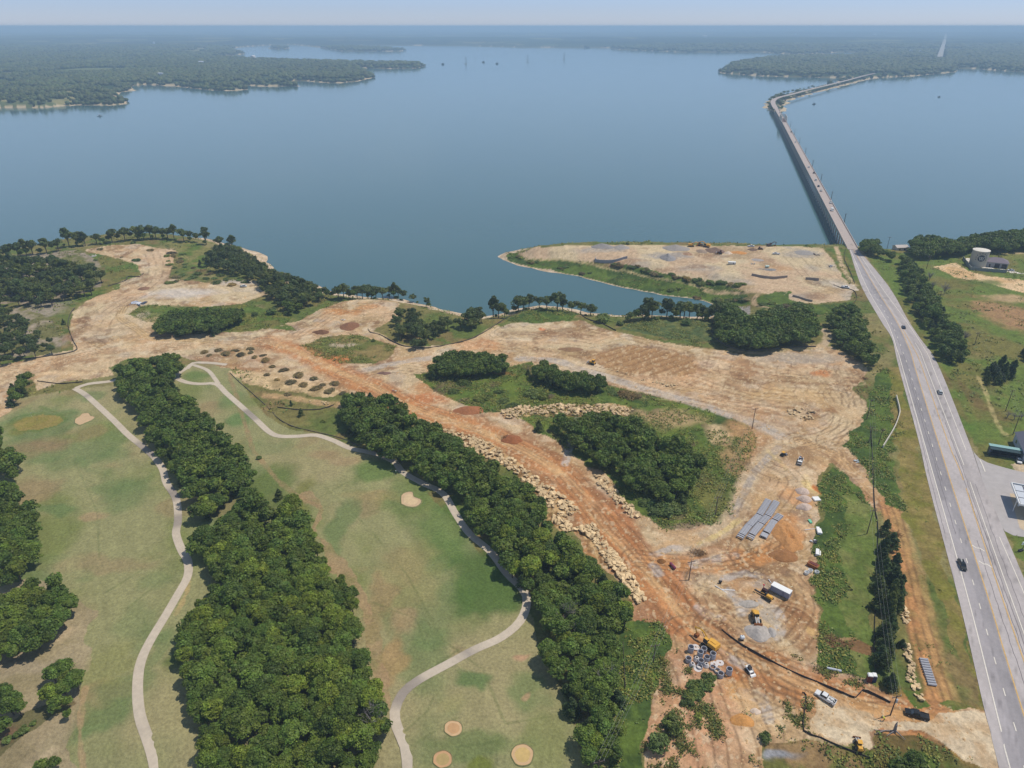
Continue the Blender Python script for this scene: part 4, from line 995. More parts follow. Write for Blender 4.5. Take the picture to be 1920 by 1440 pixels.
# ---------------------------------------------------------------- trees
def leaf_mat(name, base, hue=0.30):
    m = bpy.data.materials.new(name); m.use_nodes = True
    nt = m.node_tree; N = nt.nodes; L = nt.links; b = N['Principled BSDF']
    b.inputs['Roughness'].default_value = 0.55; b.inputs['Specular IOR Level'].default_value = 0.25
    at = N.new('ShaderNodeAttribute'); at.attribute_name = 'tone'
    oi = N.new('ShaderNodeObjectInfo')
    rp = N.new('ShaderNodeMapRange'); rp.inputs['To Min'].default_value = 1 - hue; rp.inputs['To Max'].default_value = 1 + hue
    L.new(oi.outputs['Random'], rp.inputs['Value'])
    r2 = N.new('ShaderNodeMath'); r2.operation = 'MULTIPLY'; r2.inputs[1].default_value = 7.31; L.new(oi.outputs['Random'], r2.inputs[0])
    r3 = N.new('ShaderNodeMath'); r3.operation = 'FRACT'; L.new(r2.outputs[0], r3.inputs[0])
    mx = N.new('ShaderNodeMix'); mx.data_type = 'RGBA'
    mx.inputs['A'].default_value = (*base, 1); mx.inputs['B'].default_value = (base[0] * 1.75, base[1] * 1.42, base[2] * 0.95, 1)
    pw_ = N.new('ShaderNodeMath'); pw_.operation = 'POWER'; pw_.inputs[1].default_value = 2.0; L.new(r3.outputs[0], pw_.inputs[0])
    L.new(pw_.outputs[0], mx.inputs['Factor'])
    v = N.new('ShaderNodeVectorMath'); v.operation = 'MULTIPLY'; L.new(mx.outputs['Result'], v.inputs[0]); L.new(at.outputs['Color'], v.inputs[1])
    s = N.new('ShaderNodeVectorMath'); s.operation = 'SCALE'; L.new(v.outputs[0], s.inputs[0]); L.new(rp.outputs[0], s.inputs['Scale'])
    L.new(s.outputs[0], b.inputs['Base Color'])
    tr = N.new('ShaderNodeBsdfTranslucent'); L.new(s.outputs[0], tr.inputs['Color'])
    ms = N.new('ShaderNodeMixShader'); ms.inputs[0].default_value = 0.18
    L.new(b.outputs[0], ms.inputs[1]); L.new(tr.outputs[0], ms.inputs[2]); L.new(ms.outputs[0], N['Material Output'].inputs['Surface'])
    return m
M_LEAF = leaf_mat('broadleaf_foliage', (0.096, 0.152, 0.026))
M_OAK = leaf_mat('oak_foliage', (0.074, 0.108, 0.032), 0.2)
M_CED = leaf_mat('cedar_foliage', (0.056, 0.090, 0.028), 0.2)
M_BUSH = leaf_mat('bush_foliage', (0.115, 0.170, 0.048))
M_WEEDS = leaf_mat('weed_leaves', (0.125, 0.180, 0.050))
M_BRUSH = leaf_mat('cut_brush', (0.15, 0.155, 0.075))
M_BARK = mat('tree_bark', (0.11, 0.085, 0.065), 0.95, noise=0.3, nscale=3)
M_GREYWOOD = mat('dead_wood', (0.24, 0.21, 0.20), 0.9, noise=0.2)

def quads(cen, nrm, size, asp=0.7, rng=RNG):
    n = len(cen)
    nrm = nrm / (np.linalg.norm(nrm, axis=1)[:, None] + 1e-9)
    a = np.cross(nrm, rng.normal(size=(n, 3))); a /= np.linalg.norm(a, axis=1)[:, None] + 1e-9
    b = np.cross(nrm, a); s = size[:, None]
    c0 = cen - a * s; c1 = cen - b * s * asp; c2 = cen + a * s; c3 = cen + b * s * asp
    return np.stack([c0, c1, c2, c3], 1).reshape(-1, 3)

def core(R0, H0, zc, rng, nu=10, nv=6, k=0.7):
    """lumpy inner mass of a crown"""
    vs = []
    for j in range(nv + 1):
        ph = -math.pi / 2 + math.pi * j / nv
        for i in range(nu):
            t = 2 * math.pi * i / nu; r = k * (1 + rng.uniform(-0.18, 0.12))
            vs.append((R0 * r * math.cos(ph) * math.cos(t), R0 * r * math.cos(ph) * math.sin(t), zc + H0 / 2 * r * math.sin(ph)))
    fs = []
    for j in range(nv):
        for i in range(nu):
            k2 = (i + 1) % nu; fs.append((j * nu + i, j * nu + k2, (j + 1) * nu + k2, (j + 1) * nu + i))
    return np.array(vs), np.array(fs)

def crown(rng, R0, H0, zb, ncl, nlf, ls, shape='round'):
    zc = zb + H0 / 2; V = []; T = []
    cl = []
    for k in range(ncl):
        if shape == 'cone':
            t = rng.uniform(0.02, 1) ** 0.9; rr = R0 * (1 - t ** 1.5) * rng.uniform(0.45, 0.9) ; th = rng.uniform(0, 6.283)
            cl.append((rr * math.cos(th), rr * math.sin(th), zb + t * H0 * 0.93, R0 * 0.36 * (1.15 - 0.75 * t)))
        else:
            u = rng.uniform(-0.35, 1) ; th = rng.uniform(0, 6.283); q = math.sqrt(max(0, 1 - u * u)); f = rng.uniform(0.55, 0.82)
            if shape == 'flat': f = rng.uniform(0.5, 0.95)
            rc = R0 * rng.uniform(0.26, 0.42)
            cl.append((R0 * f * q * math.cos(th), R0 * f * q * math.sin(th), zc + H0 / 2 * f * u, rc))
    for x, y, z, rc in cl:
        d = rng.normal(size=(nlf, 3)); d[:, 2] = np.abs(d[:, 2]) * 0.9 + rng.normal(size=nlf) * 0.35
        d /= np.linalg.norm(d, axis=1)[:, None]
        rad = rc * rng.uniform(0.72, 1.12, nlf)[:, None]
        c = np.array([x, y, z]) + d * rad * np.array([1, 1, 0.85])
        nr = d * 0.8 + rng.normal(size=(nlf, 3)) * 0.5 + np.array([0.1, 0, 0.35])
        V.append(quads(c, nr, ls * rng.uniform(0.55, 1.25, nlf), 0.75, rng))
        tn = rng.uniform(0.72, 1.3)
        tt = np.repeat(tn * rng.uniform(0.8, 1.22, nlf), 4)
        T.append(np.stack([tt * rng.uniform(0.92, 1.12), tt, tt * rng.uniform(0.85, 1.1)], 1))
    V = np.vstack(V); T = np.vstack(T)
    F = np.arange(len(V)).reshape(-1, 4)
    cv, cf = core(R0, H0, zc, rng, k=0.66 if shape != 'cone' else 0.45)
    if shape == 'cone': cv[:, 2] = zb + (cv[:, 2] - zb) * 0.9
    F = np.vstack([F, cf + len(V)]); V = np.vstack([V, cv]); T = np.vstack([T, np.full((len(cv), 3), 0.9)])
    return V, F, T

def tone_mesh(name, V, F, T, m):
    me = mesh_np(name, V, F, [m])
    ca = me.color_attributes.new('tone', 'FLOAT_COLOR', 'POINT')
    rg = np.ones((len(V), 4), np.float32); rg[:, :3] = T; ca.data.foreach_set('color', rg.ravel())
    return me

def trunk_mesh(name, h, r, spread, nl=4, m=None, forks=2):
    t = MB(); rr = random.Random(len(name) + int(h * 10))
    t.tube((0, 0, -0.4), (0.1, 0.05, h * 0.55), r, r * 0.7, 7)
    for k in range(nl):
        a = 6.28 * k / nl + rr.uniform(-.4, .4); z0 = h * rr.uniform(0.35, 0.55)
        p1 = Vector((math.cos(a) * spread * 0.5, math.sin(a) * spread * 0.5, h * rr.uniform(0.65, 0.8)))
        t.tube((0.08, 0.03, z0), p1, r * 0.5, r * 0.3, 6)
        for q in range(forks):
            a2 = a + rr.uniform(-.6, .6)
            t.tube(p1, (math.cos(a2) * spread * 0.85, math.sin(a2) * spread * 0.85, h * rr.uniform(0.85, 1.05)), r * 0.3, r * 0.1, 5)
    return t.mesh(name, m or M_BARK)

TK = {}   # kind -> (crown meshes, trunk meshes, low arrays)
def make_kind(kind, n, fn_hi, fn_lo, tr, mt):
    hi = []; lo = []
    for i in range(n):
        rng = np.random.default_rng(100 + i * 7 + len(kind))
        hi.append(tone_mesh('crown', *fn_hi(rng), mt)); lo.append(fn_lo(rng))
    TK[kind] = (hi, [tr(i) for i in range(2)], lo, mt)
make_kind('broadleaf_tree', 7, lambda r: crown(r, 2.8 * r.uniform(.82, 1.12), 5.0 * r.uniform(.85, 1.15), 2.4, 42, 92, 0.25), lambda r: crown(r, 2.9 * r.uniform(.85, 1.12), 5.6, 2.2, 24, 32, 0.46), lambda i: trunk_mesh('trunk', 5.2 + i * .4, 0.22, 2.2), M_LEAF)
make_kind('cedar_tree', 4, lambda r: crown(r, 2.3 * r.uniform(.9, 1.1), 6.4 * r.uniform(.9, 1.1), 0.3, 44, 60, 0.26, 'cone'), lambda r: crown(r, 2.3, 6.4, 0.3, 26, 24, 0.5, 'cone'), lambda i: trunk_mesh('trunk', 5.0, 0.2, 0.8), M_CED)
make_kind('shore_oak', 7, lambda r: crown(r, 2.9 * r.uniform(.75, 1.2), 5.2 * r.uniform(.8, 1.15), 2.7, 20, 70, 0.33, 'flat'), lambda r: crown(r, 3.0 * r.uniform(.8, 1.15), 5.2 * r.uniform(.85, 1.1), 2.7, 15, 26, 0.56, 'flat'), lambda i: trunk_mesh('trunk', 6.2 + i * .5, 0.26, 2.4), M_OAK)
make_kind('bush', 4, lambda r: crown(r, 2.0 * r.uniform(.9, 1.1), 2.6 * r.uniform(.9, 1.1), -0.5, 20, 60, 0.24), lambda r: crown(r, 2.0, 2.6, -0.5, 12, 20, 0.45), lambda i: trunk_mesh('stem', 1.2, 0.08, 1.0, 3), M_BUSH)

TREES = []   # (kind, x, y, scale, rot, label, group, cat)
def wood(poly_px, kind, label, group, sp=4.6, zc=5.0, smin=0.6, smax=1.15, shrink=1.7, cedar=0.0, sparse=0.0):
    if kind == 'broadleaf_tree': sp *= .79
    w = G(poly_px, zc)
    lo = w.min(0); hi = w.max(0); xs = []; 
    j = 0; y = lo[1]
    while y < hi[1]:
        x = lo[0] + (sp / 2 if j % 2 else 0)
        while x < hi[0]:
            xs.append((x + R.uniform(-.33, .33) * sp, y + R.uniform(-.33, .33) * sp)); x += sp
        y += sp * 0.87; j += 1
    a = np.array(xs)
    if len(a) == 0: return
    ins = inpoly(a[:, 0], a[:, 1], w); d, _, _ = segdist(a[:, 0], a[:, 1], w, True)
    a = a[ins & (d > shrink)]
    d = d[ins & (d > shrink)]
    if len(a) == 0: a = w.mean(0)[None]; d = np.array([3.0])
    dv = a[:, 1].max() - a[:, 1].min()
    for (x, y), dd in zip(a, d):
        lab = label
        if len(a) > 12:
            q = (y - a[:, 1].min()) / max(1e-6, dv)
            lab = label + (', near end' if q < .33 else ', middle' if q < .66 else ', far end')
        if R.random() < sparse: continue
        if not (-0.86 < x / (y * CT + CAM_H * ST) < 0.86) or y < 60: continue
        if len(lab.split()) > 16: lab = label
        k = 'cedar_tree' if R.random() < cedar else kind
        s = R.uniform(smin, smax) * (0.85 if dd < sp else 1.0)
        TREES.append((k, x, y, s, R.uniform(0, 6.28), lab, group))
def single(px, py, kind, s, label, group=None):
    """px, py: foot of the tree"""
    x, y = G([(px, py)])[0]
    TREES.append((kind, x, y, s, R.uniform(0, 6.28), label, group))
    if kind == 'shore_oak':
        for q in range(R.choice((0, 1, 1, 2))):
            TREES.append((R.choice(('bush', 'broadleaf_tree')), x + R.uniform(-3.5, 3.5), y - R.uniform(0, 3), R.uniform(.35, .8), R.uniform(0, 6.28), 'low growth between the trunks of the ' + group, 'low growth under the ' + group))

BIGW = [(495, 932), (515, 952), (540, 930), (572, 932), (578, 955), (600, 997), (605, 1030), (620, 1048), (667, 1087), (670, 1123), (687, 1173), (700, 1229), (723, 1284), (737, 1343), (728, 1393), (703, 1429), (690, 1540),
        (370, 1540), (367, 1429), (355, 1370), (328, 1348), (328, 1298), (342, 1251), (328, 1223), (331, 1160), (358, 1126), (383, 1095), (378, 1050), (352, 1030), (357, 990), (400, 972), (440, 930), (480, 905)]
wood(BIGW, 'broadleaf_tree', 'leafy tree in the large dense wood between the fairways', 'trees of the large wood between the fairways', 4.5)
wood([(212, 690), (250, 675), (300, 668), (345, 665), (350, 685), (330, 705), (335, 730), (370, 745), (380, 762), (420, 790), (425, 815), (470, 850), (480, 890), (475, 905), (440, 925), (415, 948), (395, 978), (360, 970), (355, 935), (325, 900), (315, 880), (290, 850), (262, 800), (250, 770), (225, 750), (212, 720)],
     'broadleaf_tree', 'dark leafy tree in the tapering wood right of the left cart path', 'trees of the wood along the left cart path', 4.6, cedar=0.15)
wood([(632, 742), (660, 734), (700, 733), (715, 742), (760, 752), (770, 775), (800, 782), (850, 815), (880, 832), (920, 862), (960, 888), (1000, 912), (1030, 945), (1040, 975), (1075, 1010), (1110, 1042), (1150, 1078), (1188, 1112), (1192, 1150), (1178, 1200), (1165, 1240), (1172, 1290), (1180, 1330), (1190, 1440), (1195, 1540),
      (1115, 1540), (1095, 1440), (1090, 1400), (1072, 1340), (1045, 1290), (1022, 1250), (1015, 1210), (1005, 1150), (1000, 1120), (960, 1085), (925, 1050), (915, 1010), (880, 990), (860, 960), (850, 930), (830, 910), (790, 895), (750, 865), (700, 850), (675, 835), (670, 820), (650, 800), (628, 775)],
     'broadleaf_tree', 'tree of the long narrow wood beside the dirt haul road', 'trees of the wood beside the haul road', 4.6, cedar=0.12)
wood([(1028, 778), (1045, 772), (1060, 782), (1100, 774), (1138, 764), (1152, 780), (1180, 787), (1210, 792), (1230, 815), (1290, 822), (1322, 840), (1326, 870), (1310, 900), (1290, 928), (1230, 930), (1190, 910), (1170, 900), (1155, 880), (1130, 870), (1095, 850), (1080, 835), (1060, 812)],
     'broadleaf_tree', 'tree of the grove inside the loop of dirt roads', 'trees of the grove inside the loop', 4.5, cedar=0.15, shrink=1.0)
wood([(803, 695), (805, 667), (850, 657), (900, 664), (945, 669), (958, 682), (940, 690), (900, 696), (850, 698)], 'broadleaf_tree', 'dark tree of the oval grove standing in bare dirt near the middle', 'trees of the oval grove', 3.9, cedar=0.15, smin=.75, smax=1.0, shrink=.8)
wood([(1002, 702), (1002, 682), (1025, 676), (1050, 690), (1080, 697), (1110, 704), (1142, 713), (1138, 724), (1090, 726), (1050, 720)], 'broadleaf_tree', 'dark tree of the small grove south of the gravel road', 'trees of the small grove by the gravel road', 3.9, cedar=0.15, smin=.75, smax=1.05, shrink=.6)
wood([(286, 615), (290, 597), (320, 582), (400, 578), (458, 576), (465, 590), (430, 602), (400, 615), (340, 621), (300, 620)], 'broadleaf_tree', 'tree of the long green thicket on the upper left earthworks', 'trees of the upper left thicket', 4.2, cedar=0.1, smin=.75, smax=1.0, shrink=1.0)
wood([(-30, 808), (12, 812), (30, 840), (46, 860), (42, 885), (20, 895), (-30, 900)], 'broadleaf_tree', 'tree of the upper clump at the left edge of the golf course', 'trees of the upper left edge clump', 4.6)
wood([(-30, 905), (25, 905), (55, 925), (70, 950), (72, 975), (85, 1010), (75, 1050), (40, 1078), (-30, 1095)], 'broadleaf_tree', 'tree of the clump on the left edge of the golf course below the first clump', 'trees of the middle left edge clump', 4.6)
wood([(-40, 1120), (10, 1112), (60, 1085), (120, 1080), (148, 1110), (150, 1140), (130, 1165), (90, 1200), (40, 1225), (-40, 1245)], 'broadleaf_tree', 'tree of the large clump in the dry rough at the lower left', 'trees of the clump in the dry rough', 4.6)
wood([(78, 1252), (118, 1235), (153, 1250), (160, 1280), (130, 1298), (85, 1308), (72, 1300), (75, 1275)], 'broadleaf_tree', 'tree of the lone round clump beside the dry rough', 'trees of the lone round clump', 4.4, shrink=1.2)
wood([(92, 1300), (120, 1293), (138, 1310), (132, 1338), (98, 1345), (88, 1330)], 'broadleaf_tree', 'small tree just below the lone round clump', 'small trees below the lone clump', 3.4, zc=3, smin=.45, smax=.7, shrink=.6)
wood([(-40, 1270), (20, 1275), (48, 1300), (42, 1340), (10, 1358), (-40, 1365)], 'broadleaf_tree', 'tree of the clump at the lower left edge of the picture', 'trees of the lower left edge clump', 4.5)
wood([(50, 1358), (62, 1345), (80, 1348), (78, 1360), (20, 1385), (5, 1395), (0, 1385), (30, 1368)], 'bush', 'low bush in the creek bed at the lower left', 'bushes in the creek bed', 2.4, zc=1, smin=.4, smax=.75, shrink=.3)
wood([(64, 1440), (75, 1405), (100, 1402), (112, 1430), (110, 1460), (60, 1460)], 'broadleaf_tree', 'thin young tree at the bottom left corner', 'thin young trees at the bottom left', 4.5, zc=3, smin=.5, smax=.7, shrink=.6)
wood([(5, 730), (25, 702), (52, 690), (62, 704), (45, 730), (30, 748), (8, 750)], 'broadleaf_tree', 'tree of the slanting clump at the far left above the golf course', 'trees of the slanting left clump', 4.4, cedar=.3, smax=.95, shrink=1.2)
wood([(-60, 490), (0, 486), (40, 484), (80, 480), (120, 487), (185, 497), (193, 512), (185, 533), (150, 545), (100, 558), (60, 562), (-60, 570)], 'shore_oak', 'oak in the open wood between the lake and the left earthworks', 'oaks of the open wood by the lake', 6.5, zc=6, sparse=.08, smin=.8, smax=1.4)
wood([(-60, 572), (20, 575), (55, 590), (85, 618), (110, 635), (106, 650), (60, 660), (0, 668), (-60, 672)], 'shore_oak', 'oak in the scattered group at the left edge above the dirt track', 'oaks of the scattered left group', 6.8, zc=6, sparse=.15)
wood([(376, 478), (398, 458), (425, 455), (455, 462), (484, 482), (498, 500), (525, 510), (555, 520), (585, 528), (606, 540), (590, 558), (560, 565), (520, 562), (505, 552), (485, 528), (458, 508), (420, 500), (395, 496)], 'shore_oak', 'oak of the belt along the lake bank between the two earthworks', 'oaks of the lake bank belt', 4.8, zc=6, sparse=.05, shrink=.8)
wood([(520, 575), (545, 563), (570, 562), (572, 575), (545, 582)], 'broadleaf_tree', 'round green tree behind the lake bank oaks', 'round trees behind the lake bank', 5, zc=4, smin=.7, smax=.9, shrink=.5)
wood([(730, 600), (742, 577), (765, 567), (788, 580), (800, 595), (830, 592), (880, 587), (905, 592), (900, 603), (870, 610), (850, 604), (822, 618), (802, 638), (770, 640), (762, 625), (737, 614)], 'shore_oak', 'oak of the cluster on the shore in the middle of the picture', 'oaks of the middle shore cluster', 4.9, zc=6, sparse=.05)
wood([(1338, 612), (1345, 568), (1375, 572), (1395, 592), (1412, 596), (1420, 584), (1455, 586), (1480, 582), (1508, 574), (1530, 592), (1543, 615), (1538, 630), (1520, 643), (1480, 638), (1440, 650), (1410, 653), (1378, 643), (1342, 632)], 'broadleaf_tree', 'tree of the grove at the head of the cove', 'trees of the grove at the head of the cove', 5.0, smin=.95, smax=1.3)
wood([(1548, 590), (1560, 572), (1600, 568), (1618, 585), (1628, 610), (1640, 650), (1653, 670), (1648, 688), (1620, 678), (1592, 652), (1567, 638), (1558, 610)], 'broadleaf_tree', 'tree of the grove between the cove and the highway verge', 'trees of the grove by the highway verge', 4.8, cedar=.2)
wood([(1684, 482), (1698, 477), (1718, 492), (1738, 517), (1750, 542), (1765, 562), (1790, 602), (1818, 640), (1824, 663), (1790, 674), (1768, 668), (1760, 650), (1737, 610), (1707, 570), (1692, 535), (1687, 510)], 'broadleaf_tree', 'tree of the hedgerow running down the right side of the highway', 'trees of the hedgerow right of the highway', 5.0, cedar=.35)
wood([(1608, 466), (1612, 453), (1648, 454), (1655, 468), (1688, 476), (1678, 482), (1655, 474)], 'broadleaf_tree', 'tree on the shore just right of the bridge end', 'trees beside the bridge end', 5.0, smin=.9)
wood([(1702, 470), (1706, 452), (1750, 443), (1785, 457), (1810, 450), (1850, 442), (1920, 437), (2100, 428), (2100, 455), (1920, 462), (1880, 468), (1830, 463), (1800, 473), (1750, 477), (1712, 476)], 'broadleaf_tree', 'tree of the lakeside wood behind the water tank', 'trees of the wood behind the water tank', 5.4, smin=1, smax=1.35)
wood([(1838, 700), (1850, 682), (1880, 672), (1908, 681), (1911, 700), (1890, 713), (1852, 711)], 'cedar_tree', 'dark cedar of the round clump right of the highway', 'cedars of the round clump', 3.7, zc=3.5, shrink=1.0)
wood([(1908, 668), (1912, 650), (1925, 642), (1950, 650), (1950, 672)], 'cedar_tree', 'dark cedar at the right edge above the round clump', 'cedars at the right edge', 3.6, zc=3.5, shrink=1.0)
wood([(1648, 978), (1670, 976), (1678, 1010), (1690, 1060), (1700, 1090), (1697, 1150), (1680, 1165), (1672, 1195), (1672, 1230), (1690, 1262), (1700, 1290), (1688, 1308), (1665, 1298), (1648, 1260), (1645, 1200), (1642, 1100)], 'cedar_tree', 'dark cedar of the row beside the orange dirt strip', 'cedars of the row beside the dirt strip', 3.3, zc=3, shrink=.9, smin=.85, smax=1.3)
wood([(1685, 1180), (1695, 1168), (1709, 1175), (1711, 1200), (1698, 1211), (1686, 1205)], 'cedar_tree', 'dark cedar between the cedar row and the dirt strip', 'cedars off the cedar row', 3.0, zc=2.5, shrink=.6, smin=.6, smax=.8)
wood([(1645, 1425), (1690, 1378), (1735, 1390), (1752, 1430), (1760, 1540), (1640, 1540)], 'broadleaf_tree', 'tree of the thicket at the bottom right below the site entrance', 'trees of the thicket by the site entrance', 4.2, cedar=.2, smin=.6, smax=.9)
for px, py, s, lab in [(1010, 808, .85, 'lone dark cedar at the left end of the central grove'), (990, 703, .5, 'small cedar left of the small grove by the gravel road'), (565, 780, .62, 'small round cedar alone in the grass between the fairway and the brush piles'), (546, 760, .4, 'tiny cedar above the small round cedar on the fairway edge'),
                       (524, 936, .75, 'lone cedar just outside the top of the large wood'), (527, 962, .55, 'small cedar under the lone cedar by the large wood'), (1902, 1075, .01, None), (376, 500, .7, 'single cedar on the bank at the upper left'), (120, 608, .5, 'small cedar by the curved silt fence at the left')]:
    if lab: single(px, py, 'cedar_tree', s, lab)
for px, py, s, lab in [(700, 640, .6, 'small bush on the dirt rim left of the shore cluster'), (1130, 603, 1.9, 'large round dark bush on the bank above the middle earthworks'), (1162, 609, 1.0, 'smaller dark bush right of the large round one on the bank'), (1287, 609, 1.6, 'dark round bush at the top of the grassy slope by the cove'),
                       (512, 588, 1.5, 'round bush left of the paired bushes on the grass below the lake oaks'), (538, 590, 1.0, 'small round bush beside the larger one below the lake oaks'), (477, 592, .9, 'small bush at the right end of the upper left thicket'), (250, 457, .9, 'lone bush on the shoulder of the upper left earthworks'),
                       (1260, 1364, 1.25, 'round green bush standing in red dirt, upper of the lone pair'), (1233, 1398, 1.25, 'round green bush standing in red dirt, lower of the lone pair'), (1435, 1386, .7, 'small bush in the churned yard at the bottom'), (486, 860, .6, 'small bush on the green strip right of the tapering wood'),
                       (606, 792, .5, 'faint grey green bush on the worn bank above the fairway'), (1310, 1346, .5, 'tiny bush in red dirt near the lone pair'), (1176, 458, .01, None)]:
    if lab: single(px, py, 'bush', s, lab)
wood([(1272, 1305), (1285, 1285), (1310, 1262), (1335, 1255), (1343, 1272), (1335, 1295), (1318, 1315), (1295, 1325), (1275, 1320)], 'bush', 'green bush of the thick patch below the manhole rings', 'bushes below the manhole rings', 1.7, zc=.8, smin=.5, smax=.75, shrink=.6)
g = 'oaks in a line along the left shore'
for px, py in [(8, 484), (20, 483), (35, 481), (50, 479), (62, 478), (75, 477), (88, 475), (100, 473), (110, 471), (130, 463), (145, 462), (153, 461), (160, 461), (182, 458), (190, 457), (205, 456), (211, 455), (222, 453), (235, 452), (246, 450), (258, 449), (270, 449), (283, 448), (293, 448), (305, 448), (315, 448), (327, 449), (345, 453), (356, 452), (370, 454), (387, 459), (413, 465), (436, 467)]:
    single(px, py, 'shore_oak', R.uniform(.65, 1.55), 'oak in the single line of trees against the water at the upper left', g)
g = 'oaks in a line behind the orange dirt pad'
for px, py in [(610, 556), (624, 560), (635, 561), (645, 560), (655, 560), (670, 560), (680, 560), (690, 558), (697, 558), (705, 558), (717, 557), (730, 556), (739, 557), (747, 558), (757, 562), (775, 566), (800, 575)]:
    single(px, py, 'shore_oak', R.uniform(.65, 1.4), 'slender oak in the line between the orange dirt pad and the lake', g)
g = 'oaks in a line along the cove'
for px, py in [(882, 612), (892, 608), (902, 606), (925, 594), (935, 596), (946, 595), (965, 586), (972, 583), (981, 582), (992, 578), (1011, 578), (1025, 581), (1045, 583), (1055, 583), (1072, 586), (1089, 588), (1107, 592), (1182, 602), (1195, 600), (1205, 599), (1215, 597), (1222, 597), (1240, 595), (1250, 595), (1262, 597), (1275, 597), (1282, 597), (1292, 594), (1307, 598), (1317, 598), (1328, 600), (1340, 600)]:
    single(px, py, 'shore_oak', R.uniform(.7, 1.5), 'oak with a bare trunk in the line along the near side of the cove', g)
for px, py, s, lab in [(1168, 458, .6, 'small tree on the far edge of the spit behind the gravel'), (1176, 458, .7, 'taller of the small trees on the far edge of the spit'), (1203, 457, .5, 'lone stunted tree on the far edge of the spit'), (1512, 461, .6, 'small tree on the far edge of the spit near the bridge'), (1222, 457, .4, 'tiniest tree on the far edge of the spit')]:
    single(px, py, 'bush', s, lab)

def instance_trees():
    by = {}
    for t in TREES: by.setdefault(t[0], []).append(t)
    for kind, ts in by.items():
        hi, trk, lo, mt = TK[kind]
        z = hz([t[1] for t in ts], [t[2] for t in ts])
        def vis(i):
            t = ts[i]; x, y = t[1], t[2]; dep = y * CT + (CAM_H - z[i]) * ST; u = x / dep
            up = (-y * ST + (CAM_H - z[i]) * CT)  # below centre positive
            py = 720 + FPX * up / dep
            return (t[3] / dep) * (1.0 if (abs(u) < 0.735 and py < 1475) else 0.001)
        order = sorted(range(len(ts)), key=lambda i: -vis(i))
        cap = 290
        named = order[:cap]; rest = order[cap:]
        print('TREES', kind, len(ts))
        for i in named:
            k, x, y, s, rot, lab, grp = ts[i]
            r = empty(kind, (x, y, float(z[i]) - 0.1), rot); r.scale = (s, s, s * R.uniform(.9, 1.12))
            tag(r, lab, {'bush': 'bush'}.get(kind, 'tree'), grp)
            link('crown', hi[R.randrange(len(hi))], r); link(trk[0].name.split('.')[0], trk[R.randrange(2)], r)
        if rest:
            Vs = []; Fs = []; Ts = []; b = 0
            for i in rest:
                k, x, y, s, rot, lab, grp = ts[i]; V, F, T = lo[R.randrange(len(lo))]
                c, sn = math.cos(rot) * s, math.sin(rot) * s
                q = np.empty_like(V); q[:, 0] = V[:, 0] * c - V[:, 1] * sn + x; q[:, 1] = V[:, 0] * sn + V[:, 1] * c + y; q[:, 2] = V[:, 2] * s * R.uniform(.9, 1.12) + z[i]
                tn = R.uniform(.78, 1.25); yl = R.random() ** 2 * 0.4
                Vs.append(q); Fs.append(F + b); Ts.append(T * tn * np.array([1 + yl, 1 + yl * .5, 1])); b += len(V)
                
            nm = {'broadleaf_tree': 'woodland_trees', 'shore_oak': 'shore_oak_wood', 'cedar_tree': 'cedar_wood', 'bush': 'bush_cover'}[kind]
            o = link(nm, tone_mesh(nm, np.vstack(Vs), np.vstack(Fs), np.vstack(Ts), mt)); tag(o, kind='stuff')
instance_trees()

